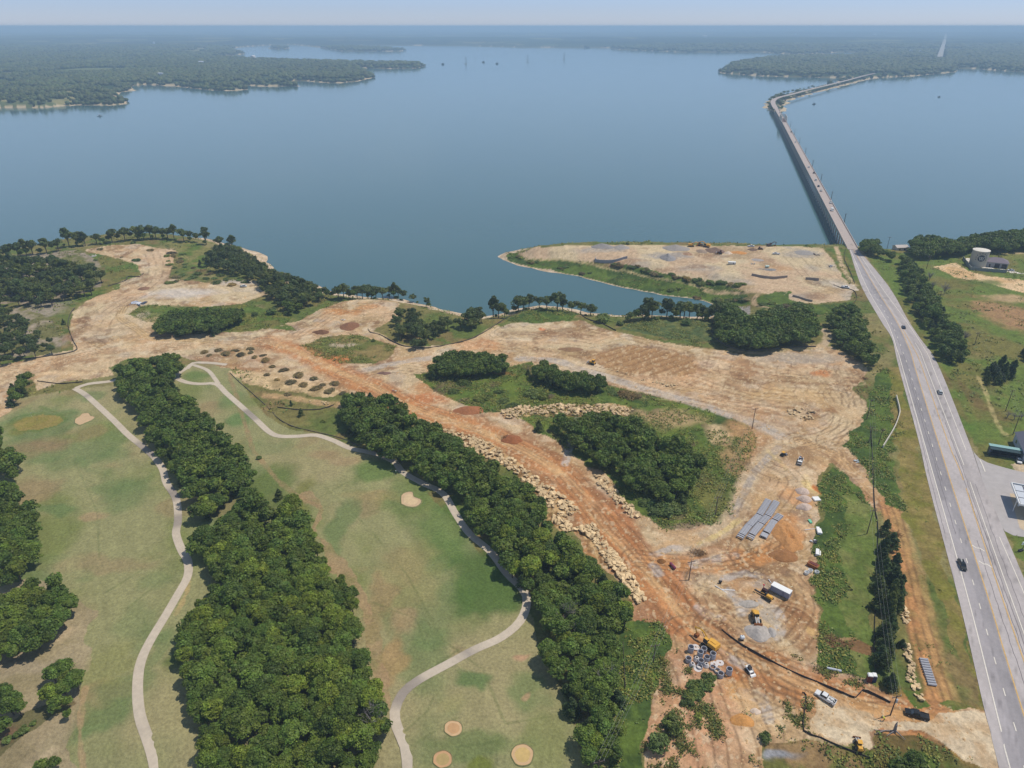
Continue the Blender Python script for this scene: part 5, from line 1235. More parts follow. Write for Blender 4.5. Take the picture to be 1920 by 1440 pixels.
# ---------- far woods beyond the lake: small crowns in one mass
def far_woods():
    rng = np.random.default_rng(5)
    N0 = 90000
    yy = 1600 * np.exp(rng.random(N0) * math.log(6500 / 1600))
    D = yy * CT + CAM_H * ST
    xx = (rng.random(N0) * 1.56 - 0.78) * D
    h, sd = hbase(xx, yy, True)
    fld = fbm(xx, yy, 420, 3, 9)
    open_ = fbm(xx, yy, 90, 2, 19)
    dfr, _, _ = segdist(xx, yy, _f[:, :2], False); dcw, _, _ = segdist(xx, yy, CW[:, :2], False)
    keep = (sd > 4) & ~((fld > 0.64) & (sd > 170) & (fbm(xx, yy, 700, 2, 88) > .42)) & (dfr > 26) & (dcw > 9) & (rng.random(N0) < np.where(sd < 60, 0.6, 1.0) * np.where((yy < 1950) & (xx < -1000), .3, 1.0))
    keep &= ~((open_ > 0.70) & (sd > 20)) & ~((dcw < 75) & (rng.random(N0) < 0.9))
    xx, yy, h = xx[keep], yy[keep], h[keep]; n = len(xx); print('FAR', n)
    s = 6.2 * (yy / 1700) ** 0.95 * rng.uniform(0.55, 1.2, n); sh = (5.0 * (yy / 1700) ** 0.25) * rng.uniform(0.7, 1.35, n)
    t = (1 + 5 ** .5) / 2
    iv = np.array([(-1, t, 0), (1, t, 0), (-1, -t, 0), (1, -t, 0), (0, -1, t), (0, 1, t), (0, -1, -t), (0, 1, -t), (t, 0, -1), (t, 0, 1), (-t, 0, -1), (-t, 0, 1)]) / 1.902
    fi = np.array([(0, 11, 5), (0, 5, 1), (0, 1, 7), (0, 7, 10), (0, 10, 11), (1, 5, 9), (5, 11, 4), (11, 10, 2), (10, 7, 6), (7, 1, 8), (3, 9, 4), (3, 4, 2), (3, 2, 6), (3, 6, 8), (3, 8, 9), (4, 9, 5), (2, 4, 11), (6, 2, 10), (8, 6, 7), (9, 8, 1)])
    V = iv[None] * (1 + rng.uniform(-.3, .3, (n, 12, 1)))
    V = V * np.stack([s, s, sh], 1)[:, None, :]
    V[:, :, 0] += xx[:, None]; V[:, :, 1] += yy[:, None]; V[:, :, 2] += (h + sh * 0.65)[:, None]
    F = (fi[None] + (np.arange(n) * 12)[:, None, None]).reshape(-1, 3)
    tn = 0.72 * rng.uniform(.55, 1.4, n) * (0.85 + 0.5 * fbm(xx, yy, 260, 2, 77)); T = np.repeat(np.stack([tn * rng.uniform(.9, 1.2, n), tn, tn], 1), 12, 0)
    tag(link('far_woods', tone_mesh('far_woods', V.reshape(-1, 3), F, T, M_OAK)), kind='stuff')
far_woods()

# ---------- weeds and rank grass: leaf tufts over the weedy ground
def scatter_weeds():
    rng = np.random.default_rng(9)
    msk = (W1 | W2 | W3 | W4 | W5 | (W6 & ~W6B) | W7 | W8 | W9) & (flat < 0.3) & (NZ(7, 2, 556) > .42)
    hor = np.gradient(GX, axis=1) * np.abs(np.gradient(GY, axis=0))
    verge = near & ~bare & ~golf & (GSD > 4) & (flat < .3) & (GY > 80) & ~msk & (NZ(12, 3, 555) > 0.52)
    out_v = []; out_t = []
    for m_, n, sc, tn in ((msk, 9500, 0.5, 1.15), (verge, 5000, 0.36, 1.3), (near & ~bare & ~golf & (GSD > 3) & (flat < .2) & (GY > 270) & (NZ(16, 3, 557) > .5), -9000, 0.85, 1.0), (WEEDSPOT & (fbm(GX, GY, 2.2, 2, 91) > .62), 1200, 0.42, 0.8)):
        idx = np.nonzero(m_ & (GY > 60)); w = hor[idx] * (np.clip(160 / GY[idx], .15, 1) if n > 0 else 1.0); n = abs(n); w = w / w.sum()
        j = rng.choice(len(w), n, p=w); x = GX[idx][j] + rng.normal(size=n) * .5; y = GY[idx][j] + rng.normal(size=n) * .5; z = GH[idx][j]
        q = 7
        c = np.repeat(np.stack([x, y, z + 0.1], 1), q, 0) + rng.normal(size=(n * q, 3)) * np.array([.5, .5, .16]) * sc * 2.0; c[:, 2] += 0.12
        nr = rng.normal(size=(n * q, 3)) * .6 + np.array([.1, 0, 1.0])
        out_v.append(quads(c, nr, sc * rng.uniform(.3, .8, n * q), .7, rng))
        tt = np.repeat(tn * rng.uniform(.6, 1.35, n), q * 4) * np.repeat(rng.uniform(.8, 1.2, n * q), 4)
        yl = np.repeat(rng.uniform(.85, 1.6, n), q * 4)
        out_t.append(np.stack([tt * yl, tt * (0.85 + .15 * yl), tt], 1))
    V = np.vstack(out_v); T = np.vstack(out_t)
    tag(link('weeds', tone_mesh('weeds', V, np.arange(len(V)).reshape(-1, 4), T, M_WEEDS)), kind='stuff')
scatter_weeds()
# ================================================================ objects
def gp(px, py):
    x, y = G([(px, py)])[0]; return float(x), float(y), float(hz(x, y)[0])
def head(p, q):
    """world heading of a ground segment seen from pixel p to pixel q"""
    a, b = G([p, q]); d = b - a; return math.atan2(d[1], d[0])
def mid(p, q): return ((p[0] + q[0]) / 2, (p[1] + q[1]) / 2)
MC = {}
def paint(r, g, b, rough=0.4, metal=0.0, noise=0.06, k=0.8, name=None):
    key = (r, g, b, rough, metal)
    if key not in MC: MC[key] = mat(name or 'painted_surface', lin((r, g, b), k), rough, metal, noise=noise, nscale=2.0, spec=0.4)
    return MC[key]
M_GLASS = mat('vehicle_glass', (0.02, 0.025, 0.03), 0.08, spec=0.8)
M_TYRE = mat('tyre_rubber', (0.02, 0.02, 0.02), 0.9)
M_RIM = mat('wheel_rim', (0.4, 0.4, 0.42), 0.35, 0.6)
M_LAMP = mat('lamp_lens', (0.7, 0.7, 0.66), 0.2)
M_DARK = mat('dark_plastic', (0.03, 0.03, 0.033), 0.7)
M_CAT = mat('machine_yellow', lin((236, 178, 70), .8), 0.5, noise=0.12, nscale=1.5)
M_TRACK = mat('machine_tracks', (0.035, 0.032, 0.03), 0.85, noise=.3)
M_RUST = mat('rusty_steel', lin((150, 92, 50), .8), 0.8, noise=.3)
M_WOOD = mat('pole_wood', lin((104, 88, 78), .8), 0.9, noise=.25, nscale=4)
M_PCON = mat('precast_concrete', lin((186, 186, 192), .78), 0.9, noise=.14, nscale=1.2)
M_PCONL = mat('pale_precast_concrete', lin((226, 218, 214), .8), 0.9, noise=.12, nscale=1.2)
M_FAB = mat('silt_fence_fabric', (0.045, 0.036, 0.034), 0.9)
M_WHITE = mat('white_metal', (0.78, 0.78, 0.76), 0.5, noise=.06)

M_FAB2 = mat('weathered_silt_fabric', (0.10, 0.085, 0.07), 0.9)
# ---------------------------------------------------------------- vehicles
WHEEL = {}
def wheel(parent, x, y, r, w):
    k = (r, w)
    if k not in WHEEL:
        t = MB(); t.tube((0, -w / 2, 0), (0, w / 2, 0), r, n=14); h = MB(); h.tube((0, -w / 2 - .01, 0), (0, w / 2 + .01, 0), r * .55, n=10)
        WHEEL[k] = (t.mesh('tyre', M_TYRE), h.mesh('rim', M_RIM))
    wv = link('wheel', WHEEL[k][0], parent, (x, y, r)); link('rim', WHEEL[k][1], wv)
def chamfer(prof_l, w_lo, w_hi, zsplit):
    return prof_l
def body_of(m, prof, w, inset=0.12, mi=0):
    """extruded side profile whose upper points lean inwards"""
    n = len(prof); zs = [p[1] for p in prof]; z0, z1 = min(zs), max(zs)
    vs = []
    for s in (-1, 1):
        for x, z in prof: vs.append((x, s * (w / 2 - inset * ((z - z0) / (z1 - z0 + 1e-6)) ** 1.5), z))
    fs = [tuple(range(n)), tuple(range(2 * n - 1, n - 1, -1))] + [(i, i + n, (i + 1) % n + n, (i + 1) % n) for i in range(n)]
    m.add(vs, fs, mi)
def car(px, py, p, q, col, label, style='car', group=None, z=None, cat='car', name=None, cargo=None, detail=True, sc=1.0):
    sc *= .86
    x, y, z0 = gp(px, py) if z is None else (*P(px, py, z), z)
    rz = head(p, q); L = {'car': 4.7, 'suv': 4.9, 'pickup': 5.9, 'van': 5.6}[style]; w = 1.95
    r = empty(name or {'car': 'car', 'suv': 'car', 'pickup': 'pickup_truck', 'van': 'van'}[style], (x, y, z0 + 0.06), rz); r.scale = (sc,) * 3
    tag(r, label, cat, group)
    pm = paint(*col, rough=0.32)
    h = L / 2; b = MB()
    if style == 'pickup':
        body_of(b, [(-h, .45), (h - .1, .45), (h, .62), (h - .05, 1.0), (h - 1.45, 1.15), (-h, 1.12)], w, .08)
        body_of(b, [(-.55, 1.1), (1.55, 1.1), (.95, 1.82), (-.4, 1.84)], w - .08, .16)
        b.build('body', pm, r)
        g = MB(); body_of(g, [(-.60, 1.2), (1.52, 1.2), (1.02, 1.74), (-.45, 1.74)], w - .02, .15); g.build('window', M_GLASS, r)
        MB().box((0.28, 0, 1.845), (1.15, 1.5, .04)).build('roof', pm, r)
        MB().box((-h + 1.1, 0, 1.10), (1.95, w - .3, .05)).build('bed', paint(*(cargo or (40, 40, 42)), rough=.8), r)
        for s in (-1, 1): MB().box((-h + 1.1, s * (w / 2 - .12), 1.2), (2.1, .12, .18)).build('bed_rail', pm, r)
        if cargo:
            cb = MB()
            for k in range(4): cb.box((-h + .5 + .42 * k, R.uniform(-.4, .4), 1.25), (.34, .5, .3), rz=R.uniform(0, 3))
            cb.build('load', paint(190, 190, 186, .8), r)
    elif style == 'van':
        body_of(b, [(-h, .4), (h, .4), (h, 1.0), (h - .7, 1.35), (h - 1.3, 2.1), (-h, 2.15)], w + .1, .1); b.build('body', pm, r)
        g = MB(); body_of(g, [(h - 1.33, 1.35), (h - .66, 1.35), (h - 1.2, 2.0), (h - 1.9, 2.0), (h - 1.9, 1.35)], w + .14, .1); g.build('window', M_GLASS, r)
    else:
        t = 1.45 if style == 'car' else 1.7
        body_of(b, [(-h, .42), (h - .08, .42), (h, .6), (h - .06, .86), (h - 1.25, .98), (-h + .1, 1.02 if style == 'car' else 1.15), (-h, .8)], w, .1); b.build('body', pm, r)
        g = MB(); body_of(g, [(-h + (.55 if style == 'car' else .08), .98), (h - 1.2, .98), (h - 2.05, t - .04), (-h + (1.35 if style == 'car' else .4), t - .04)], w - .1, .2); g.build('window', M_GLASS, r)
        MB().box((-.35 if style == 'car' else -.75, 0, t - .02), (1.35 if style == 'car' else 2.3, 1.42, .06), taper=(.92, .92)).build('roof', pm, r)
    if detail:
        for sx in (h - .95, -h + 1.05):
            for sy in (-1, 1): wheel(r, sx, sy * (w / 2 - .1), .36, .24)
        for s in (-1, 1): MB().box((h - .05, s * .68, .78), (.1, .34, .16)).build('headlight', M_LAMP, r)
    return r
car(1803, 1062, (1797, 1045), (1810, 1077), (30, 36, 36), 'black pickup truck with a white load in its bed driving down the highway', 'pickup', cargo=(70, 70, 70), cat='pickup truck')
car(1547, 1311, (1568, 1323), (1526, 1298), (238, 238, 238), 'white pickup truck with a black loaded bed on the dirt entrance road', 'pickup', cargo=(34, 34, 36), cat='pickup truck')
car(1718, 1343, (1741, 1349), (1697, 1336), (22, 25, 28), 'long black pickup truck parked by the site entrance near the highway', 'pickup', cat='pickup truck', sc=1.04)
car(1762, 737, (1765, 745), (1757, 722), (196, 200, 200), 'silver car driving away up the highway', 'suv')
car(1694, 615, (1697, 622), (1690, 606), (52, 62, 84), 'dark blue car on the highway below the bridge end', 'car')
for (px, py, c, lab, st) in [(1516.5, 314, (236, 236, 236), 'white car on the bridge, third from the far truss', 'car'), (1526, 325, (80, 40, 40), 'dark red car on the bridge right behind a white car', 'car'), (1529.5, 338.5, (240, 240, 240), 'white van on the bridge beside the dark red car', 'suv'),
                             (1534.6, 350, (50, 46, 48), 'black car on the bridge between two white cars', 'car'), (1539.5, 358.5, (224, 220, 214), 'small pale car on the bridge just before the black one', 'car'), (1557.5, 381, (242, 242, 242), 'white car on the bridge at its right parapet', 'suv'),
                             (1560, 395, (246, 246, 244), 'large white van nearest the shore on the bridge', 'van'), (1483.5, 248, (70, 50, 50), 'dark car far out on the bridge near the truss span', 'suv'), (1491.5, 267, (230, 230, 230), 'white car far out on the bridge behind the dark one', 'car'),
                             (1461.5, 212, (236, 230, 226), 'pale car between the truss span and the causeway', 'car')]:
    car(px, py, BR_L[1], BR_L[0], c, lab, st, 'traffic on the bridge', z=DZ, sc=1.2)
car(1408, 463, (1402, 463), (1414, 463), (240, 240, 240), 'white pickup truck at the water side edge of the spit', 'pickup', cat='pickup truck')
car(1455, 477, (1460, 478), (1450, 477), (236, 236, 238), 'white pickup truck parked on grey gravel in the middle of the spit', 'pickup', cat='pickup truck')
car(1585, 540, (1578, 539), (1592, 541), (238, 238, 238), 'white pickup truck on the spit entrance beside the highway', 'pickup', cat='pickup truck')
car(457, 538, (450, 538), (464, 539), (226, 226, 226), 'small white pickup truck on pale ground at the upper left earthworks', 'pickup', cat='pickup truck', sc=.9)
car(1895, 508, (1903, 509), (1887, 507), (226, 228, 230), 'silver car beside the driveway of the water tank yard', 'car')
car(1910, 866, (1909, 856), (1913, 874), (238, 240, 242), 'white car parked beside the teal roofed shed', 'car')
car(1831, 498.5, (1826, 498.5), (1838, 499.5), (40, 50, 48), 'dark green car parked at the foot of the water tank', 'suv')

def excavator(px, py, p, q, label, sc=1.0, arm=0.0, col=None, name='excavator'):
    x, y, z = gp(px, py); sc *= .8; r = empty(name, (x, y, z), head(p, q)); r.scale = (sc,) * 3
    tag(r, label, 'excavator'); M = col or M_CAT
    for s in (-1, 1): 
        t = MB(); t.prism([(-2.2, .15), (-1.8, 0), (1.8, 0), (2.2, .15), (2.4, .5), (2.1, .9), (-2.1, .9), (-2.4, .5)], s * 1.35 - .3, s * 1.35 + .3); t.build('track', M_TRACK, r)
    MB().box((0, 0, .75), (2.2, 2.2, .6)).build('undercarriage', M_DARK, r)
    b = MB(); b.box((-.9, 0, 1.75), (3.4, 2.7, 1.35), taper=(.95, .94)); b.box((-2.3, 0, 1.7), (1.0, 2.8, 1.4), taper=(.8, .95)); b.box((-1.0, -.5, 2.5), (1.9, 1.5, .2)); b.build('house', M, r)
    c = link('cab', MB().box((1.1, .85, 2.2), (1.7, 1.0, 1.7), taper=(.85, .92)).mesh('cab', M_DARK), r); MB().box((1.05, .85, 3.08), (1.4, .95, .08)).build('cab_roof', M, c)
    k = MB(); pts = [(1.0, 1.9), (2.6, 3.6), (4.0, 4.1), (6.2, 3.3)]
    for (x0, z0), (x1, z1), w_ in zip(pts[:-1], pts[1:], (.5, .62, .5)): k.tube((x0, -.1, z0), (x1, -.1, z1), w_ * .6, w_ * .55, n=4)
    k.build('boom', M, r)
    MB().tube((6.1, -.1, 3.5), (5.3 + arm, -.1, 1.1), .3, .2, n=4).build('stick', M, r)
    MB().prism([(4.6 + arm, 1.2), (5.7 + arm, 1.2), (5.9 + arm, .5), (5.3 + arm, .1), (4.5 + arm, .3)], -.7, .5).build('bucket', M_RUST, r)
    for s in (-.42, .22): MB().tube((1.5, s, 1.6), (3.3, s, 3.6), .1, n=6).build('hydraulic_ram', M_RIM, r)
    return r
excavator(1331, 1212, (1345, 1217), (1316, 1196), 'yellow tracked excavator with raised boom beside the manhole rings', 1.08)
excavator(1296, 462, (1290, 462), (1302, 462), 'excavator at the back edge of the spit, leftmost of three', 1.05)
excavator(1325, 463, (1331, 464), (1319, 462), 'yellow excavator reaching into a rubble heap at the back of the spit', 1.15, .4)
excavator(1443, 462, (1436, 463), (1450, 462), 'dark excavator at the back of the spit nearest the bridge', 1.05, col=paint(92, 74, 66))
def dozer(px, py, p, q, label, sc=1.0, col=None):
    x, y, z = gp(px, py); r = empty('bulldozer', (x, y, z), head(p, q)); r.scale = (sc * .9,) * 3; tag(r, label, 'bulldozer')
    for s in (-1, 1): MB().prism([(-1.7, .1), (1.5, .1), (1.9, .5), (1.5, 1.0), (-1.5, 1.1), (-2.0, .6)], s * 1.1 - .28, s * 1.1 + .28).build('track', M_TRACK, r)
    MB().box((.5, 0, 1.35), (2.2, 1.3, .9), taper=(.95, .9)).box((-1.2, 0, 1.3), (1.2, 1.5, .9)).build('body', col or M_CAT, r)
    c = MB().box((-.7, 0, 2.3), (1.3, 1.3, 1.1), taper=(.85, .85)).build('cab', M_GLASS, r); MB().box((-.7, 0, 2.92), (1.4, 1.4, .12)).build('cab_roof', col or M_CAT, c)
    MB().prism([(2.3, .05), (2.6, .15), (2.45, .7), (2.6, 1.25), (2.35, 1.2), (2.2, .6)], -1.7, 1.7).build('blade', M_RIM, r)
    for s in (-1, 1): MB().tube((0, s * 1.45, .6), (2.3, s * 1.45, .5), .1, n=6).build('push_arm', M_CAT, r)
dozer(1110, 683, (1113, 684), (1106, 682), 'small yellow bulldozer at the end of the ripped brown ridges')
dozer(1349, 476, (1353, 477), (1345, 476), 'dark bulldozer alone on the bare middle of the spit', 1.1, paint(110, 62, 48))
dozer(1312, 461, (1307, 461), (1317, 461), 'brown bulldozer between two excavators at the back of the spit', 1.15, paint(160, 116, 70))
dozer(1425, 468, (1420, 468), (1430, 468), 'rust coloured bulldozer near the back edge of the spit', .9, paint(140, 84, 60))
def loader(px, py, p, q, label, sc=1.0, gravel=False, name='wheel_loader'):
    x, y, z = gp(px, py); r = empty(name, (x, y, z), head(p, q)); r.scale = (sc * .74,) * 3; tag(r, label, 'loader')
    MB().box((-2.1, 0, 1.6), (2.2, 1.8, 1.2), taper=(.92, .9)).box((-3.1, 0, 1.3), (.4, 2.0, .9)).box((.7, 0, 1.2), (1.6, 1.2, .7)).build('body', M_CAT, r)
    c = MB().box((-.6, 0, 2.4), (1.4, 1.5, 1.5), taper=(.9, .9)).build('cab', M_GLASS, r); MB().box((-.7, 0, 3.2), (1.9, 1.9, .14), taper=(.95, .95)).build('cab_roof', M_CAT, c)
    for sx in (-2.0, 1.2):
        for s in (-1, 1): wheel(r, sx, s * 1.15, .78, .6)
    for s in (-1, 1): MB().tube((.4, s * .5, 2.0), (3.0, s * .5, 1.0), .17, n=4).build('lift_arm', M_WHITE, r)
    MB().tube((.6, 0, 1.9), (2.6, 0, 1.5), .13, n=6).build('hydraulic_ram', M_RIM, r)
    MB().prism([(2.9, .2), (4.1, .1), (4.2, .2), (3.5, .5), (3.1, 1.4), (2.9, 1.5)], -1.45, 1.45).build('bucket', M_RUST, r)
loader(1417, 1163, (1412, 1146), (1423, 1178), 'yellow wheel loader with a rusty bucket at the grey gravel heap', 1.05)
loader(1609, 1398, (1612, 1412), (1607, 1385), 'yellow loader parked on the pale pad at the bottom right', .8, name='backhoe_loader')
def backhoe():
    x, y, z = gp(1438, 1122); r = empty('trencher', (x, y, z), head((1448, 1128), (1424, 1114))); r.scale = (.78,) * 3; tag(r, 'yellow tracked trencher with a long dark boom left of the white trailer', 'machine')
    for s in (-1, 1): MB().prism([(-1.9, .1), (1.5, .1), (1.9, .5), (1.5, .9), (-1.9, .9), (-2.2, .5)], s * .95 - .25, s * .95 + .25).build('track', M_TRACK, r)
    MB().box((-.8, 0, 1.4), (2.4, 1.4, .9), taper=(.9, .85)).build('body', M_CAT, r)
    MB().box((.6, .1, 1.9), (.9, .9, 1.1), taper=(.8, .8)).build('cab', M_DARK, r)
    MB().box((3.4, 0, .8), (3.8, .5, .45)).build('digging_boom', M_DARK, r)
    MB().tube((.9, 0, 1.5), (2.6, 0, 1.2), .12, n=6).build('hydraulic_ram', M_CAT, r)
backhoe()
def red_machine():
    x, y, z = gp(1434, 1111); r = empty('light_tower_cart', (x, y, z), head((1428, 1107), (1440, 1114))); r.scale = (.8,) * 3; tag(r, 'small red and black machine on wheels between the trencher and the white trailer', 'machine')
    MB().box((0, 0, 1.0), (2.4, 1.5, 1.0), taper=(.9, .85)).build('housing', paint(60, 28, 28), r)
    MB().tube((-.9, 0, 1.4), (-.9, 0, 3.0), .1, n=6).box((-.9, 0, 3.05), (.6, .5, .3)).build('mast', paint(190, 40, 60), r)
    for s in (-1, 1): wheel(r, 0, s * .8, .38, .22)
    MB().box((1.7, 0, .55), (1.2, .12, .12)).build('drawbar', M_DARK, r)
red_machine()
def skid(px, py, p, q, label):
    x, y, z = gp(px, py); r = empty('skid_steer_loader', (x, y, z), head(p, q)); r.scale = (.82,) * 3; tag(r, label, 'loader')
    MB().prism([(-1.5, .4), (1.0, .4), (1.1, 1.0), (.4, 1.1), (-1.5, 1.5)], -.55, .55).build('body', M_WHITE, r)
    c = MB().box((-.2, 0, 1.65), (1.3, .95, 1.1), taper=(.8, .9)).build('cab', M_GLASS, r); MB().box((-.25, 0, 2.22), (1.1, .95, .08)).build('cab_roof', M_DARK, c)
    for s in (-1, 1): MB().prism([(-1.2, .08), (.9, .08), (1.2, .45), (.9, .75), (-1.2, .75), (-1.4, .4)], s * .75 - .17, s * .75 + .17).build('track', M_TRACK, r)
    for s in (-1, 1): MB().tube((-1.4, s * .72, 1.7), (.9, s * .72, 1.15), .12, n=4).tube((.9, s * .72, 1.15), (1.6, s * .72, .4), .1, n=4).build('lift_arm', M_WHITE, r)
    MB().prism([(1.5, .1), (2.3, .05), (2.0, .6), (1.5, .7)], -.9, .9).build('bucket', M_WHITE, r)
skid(1405, 1260, (1399, 1253), (1411, 1268), 'white tracked skid steer loader on the haul road below the silt fence')
def roller(px, py):
    x, y, z = gp(px, py); r = empty('road_roller', (x, y, z), head((1462, 856), (1478, 851))); r.scale = (.7,) * 3; tag(r, 'small yellow machine with a square canopy on the dark churned ground', 'roller')
    MB().box((-.6, 0, 1.3), (2.3, 1.6, 1.0), taper=(.95, .9)).build('body', M_DARK, r)
    MB().tube((1.6, -1.0, .7), (1.6, 1.0, .7), .7, n=18).build('drum', M_RIM, r)
    for s in (-1, 1): wheel(r, -1.1, s * .95, .65, .4)
    for a in (-1.2, .2):
        for s in (-.7, .7): MB().tube((a, s, 1.7), (a, s, 2.75), .05, n=5).build('post', M_DARK, r)
    MB().box((-.5, 0, 2.8), (1.9, 1.8, .12), taper=(.95, .95)).build('canopy', M_CAT, r)
    MB().tube((1.0, .5, 1.2), (3.2, .9, .7), .12, n=5).build('drawbar', M_DARK, r)
roller(1469, 855)
def flatbed(px, py):
    x, y, z = gp(px, py); r = empty('work_truck', (x, y, z), head((1503, 857), (1497, 876))); r.scale = (.72,) * 3; tag(r, 'white truck with an open body full of equipment on the churned ground', 'truck')
    MB().box((2.3, 0, 1.4), (1.5, 2.3, 1.5), taper=(.8, .92)).build('cab', M_WHITE, r)
    MB().box((2.7, 0, 1.75), (1.0, 2.2, .6), taper=(.8, .9)).build('window', M_GLASS, r)
    MB().box((-1.0, 0, 1.0), (5.0, 2.4, .3)).build('bed', paint(90, 86, 84), r)
    for s in (-1, 1): MB().box((-1.0, s * 1.15, 1.45), (5.0, .1, .7)).build('side_board', M_WHITE, r)
    for k, c in enumerate([(60, 66, 90), (200, 200, 210), (40, 36, 36), (110, 80, 76), (230, 226, 220)]): MB().box((-3 + k * .95, R.uniform(-.5, .5), 1.6), (.8, .9, .8), rz=R.uniform(-.3, .3)).build('crate', paint(*c), r)
    for sx in (2.2, -2.0):
        for s in (-1, 1): wheel(r, sx, s * 1.05, .5, .3)
flatbed(1500, 867)
def box_trailer(px, py, p, q, L, label, side=(150, 156, 176), name='office_trailer', h=2.9, w=2.7, wh=True):
    x, y, z = gp(px, py); r = empty(name, (x, y, z), head(p, q)); tag(r, label, 'trailer'); r.scale = (.76, .76, .72) if wh else (1,) * 3
    b = MB(); b.box((0, 0, h / 2 + .6), (L, w, h - .2)); 
    bo = b.build('body', paint(*side), r)
    MB().box((0, 0, h + .56), (L + .15, w + .15, .12), taper=(.98, .96)).build('roof', M_WHITE, r)
    if wh:
        for sx in (-.5, .5):
            for s in (-1, 1): wheel(r, sx, s * (w / 2 - .1), .4, .25)
        MB().box((-L / 2 - .7, 0, .6), (1.5, .12, .12)).build('drawbar', M_DARK, r)
        MB().box((L * .18, -w / 2 - .02, h / 2 + .5), (.9, .04, 1.9)).build('door', paint(126, 130, 150), r)
    return r
box_trailer(1463, 1114, (1447, 1106), (1479, 1122), 7.4, 'long white box trailer standing in the middle of the dirt yard')
box_trailer(1372, 496, (1365, 495.6), (1380, 496.4), 6.8, 'long white trailer alone on the bare middle of the spit', (220, 220, 216), h=2.2)
def tank_lying(px, py, p, q, L, r0, col, label, name='fuel_tank'):
    x, y, z = gp(px, py); r = empty(name, (x, y, z), head(p, q)); tag(r, label, 'tank'); r.scale = (.75,) * 3
    t = MB(); t.tube((-L / 2, 0, r0 + .3), (L / 2, 0, r0 + .3), r0, n=20); t.tube((L / 2, 0, r0 + .3), (L / 2 + .25, 0, r0 + .3), r0, r0 * .6, n=20); t.tube((-L / 2 - .25, 0, r0 + .3), (-L / 2, 0, r0 + .3), r0 * .6, r0, n=20)
    t.build('shell', paint(*col, rough=.45), r, smooth=False)
    for s in (-1, 1): MB().box((s * L * .3, 0, .2), (.25, r0 * 1.8, .4)).build('saddle', M_DARK, r)
    MB().tube((0, 0, r0 * 2 + .25), (0, 0, r0 * 2 + .45), .18, n=8).build('filler_cap', M_RIM, r)
tank_lying(1261, 1064, (1256, 1058), (1267, 1070), 3.2, .62, (142, 66, 88), 'purple cylindrical tank lying on the dirt beside the haul road')
tank_lying(1391, 1199, (1388, 1199), (1394, 1199), 1.1, .8, (226, 232, 236), 'round white tank below the grey gravel heap')
tank_lying(1438, 502, (1434, 502), (1443, 502), 3.2, 1.0, (210, 232, 220), 'pair shaped white and green tank on the middle of the spit')
tank_lying(1350, 1093, (1349, 1093), (1352, 1093), .8, .5, (44, 42, 46), 'black barrel at the top of the dirt yard')

# ---------------------------------------------------------------- precast concrete
def slab_group():
    me = {}
    t = MB(); t.prism([(-1.15, 0), (-1.15, .75), (-.9, .95), (.9, .95), (1.15, .75), (1.15, 0), (.85, 0), (.85, .6), (-.85, .6), (-.85, 0)], -.26, .26)
    for q in range(len(t.v)): t.v[q] = (t.v[q][0], t.v[q][1], t.v[q][2] * .8)
    mesh = t.mesh('culvert_section', M_PCON)
    n = 0
    for (a, b, cnt, col) in [((1440, 940), (1424, 966), 14, 'left'), ((1422, 969), (1405, 986), 11, 'left'), ((1403, 988), (1391, 1003), 9, 'left'), ((1389, 1006), (1387, 1009), 2, 'left'),
                             ((1455, 943), (1440, 968), 13, 'middle'), ((1438, 971), (1427, 982), 7, 'middle'), ((1425, 985), (1410, 1003), 11, 'middle'), ((1408, 1007), (1406, 1010), 2, 'middle'),
                             ((1462, 968), (1454, 976), 5, 'right'), ((1451, 979), (1437, 999), 12, 'right'), ((1434, 1003), (1431, 1008), 4, 'right')]:
        p = G([a, b])
        hd = head((1400, 1000), (1409, 1004))
        for k in range(cnt):
            t_ = k / max(1, cnt - 1); q = p[0] * (1 - t_) + p[1] * t_
            o = link('culvert_section', mesh, None, (q[0], q[1], float(hz(*q)[0])), hd + R.uniform(-.03, .03))
            tag(o, 'grey concrete culvert section in the %s row of three by the orange dirt heap' % col, 'culvert', 'concrete culvert sections in three rows'); n += 1
slab_group()
def pipes():
    t = MB(); L, ro, ri = 2.05, .32, .26
    prof = [(ri, -L / 2), (ro, -L / 2), (ro, L / 2 - .25), (ro + .04, L / 2 - .2), (ro + .04, L / 2), (ri, L / 2), (ri, -L / 2)]
    t.lathe(prof, 18, M=Matrix.Rotation(math.pi / 2, 4, 'Y')); me = t.mesh('concrete_pipe', M_PCON)
    a, b = G([(1731, 1238), (1747, 1285)]); hd = head((1728, 1240), (1742, 1242))
    for k in range(11):
        q = a + (b - a) * k / 10
        tag(link('concrete_pipe', me, None, (q[0], q[1], float(hz(*q)[0]) + .37), hd), 'short grey concrete pipe in the row of eleven on the orange dirt strip' if k < 10 else 'nearest grey concrete pipe of the row, set slightly apart from the rest', 'pipe', 'concrete pipes in a row')
pipes()
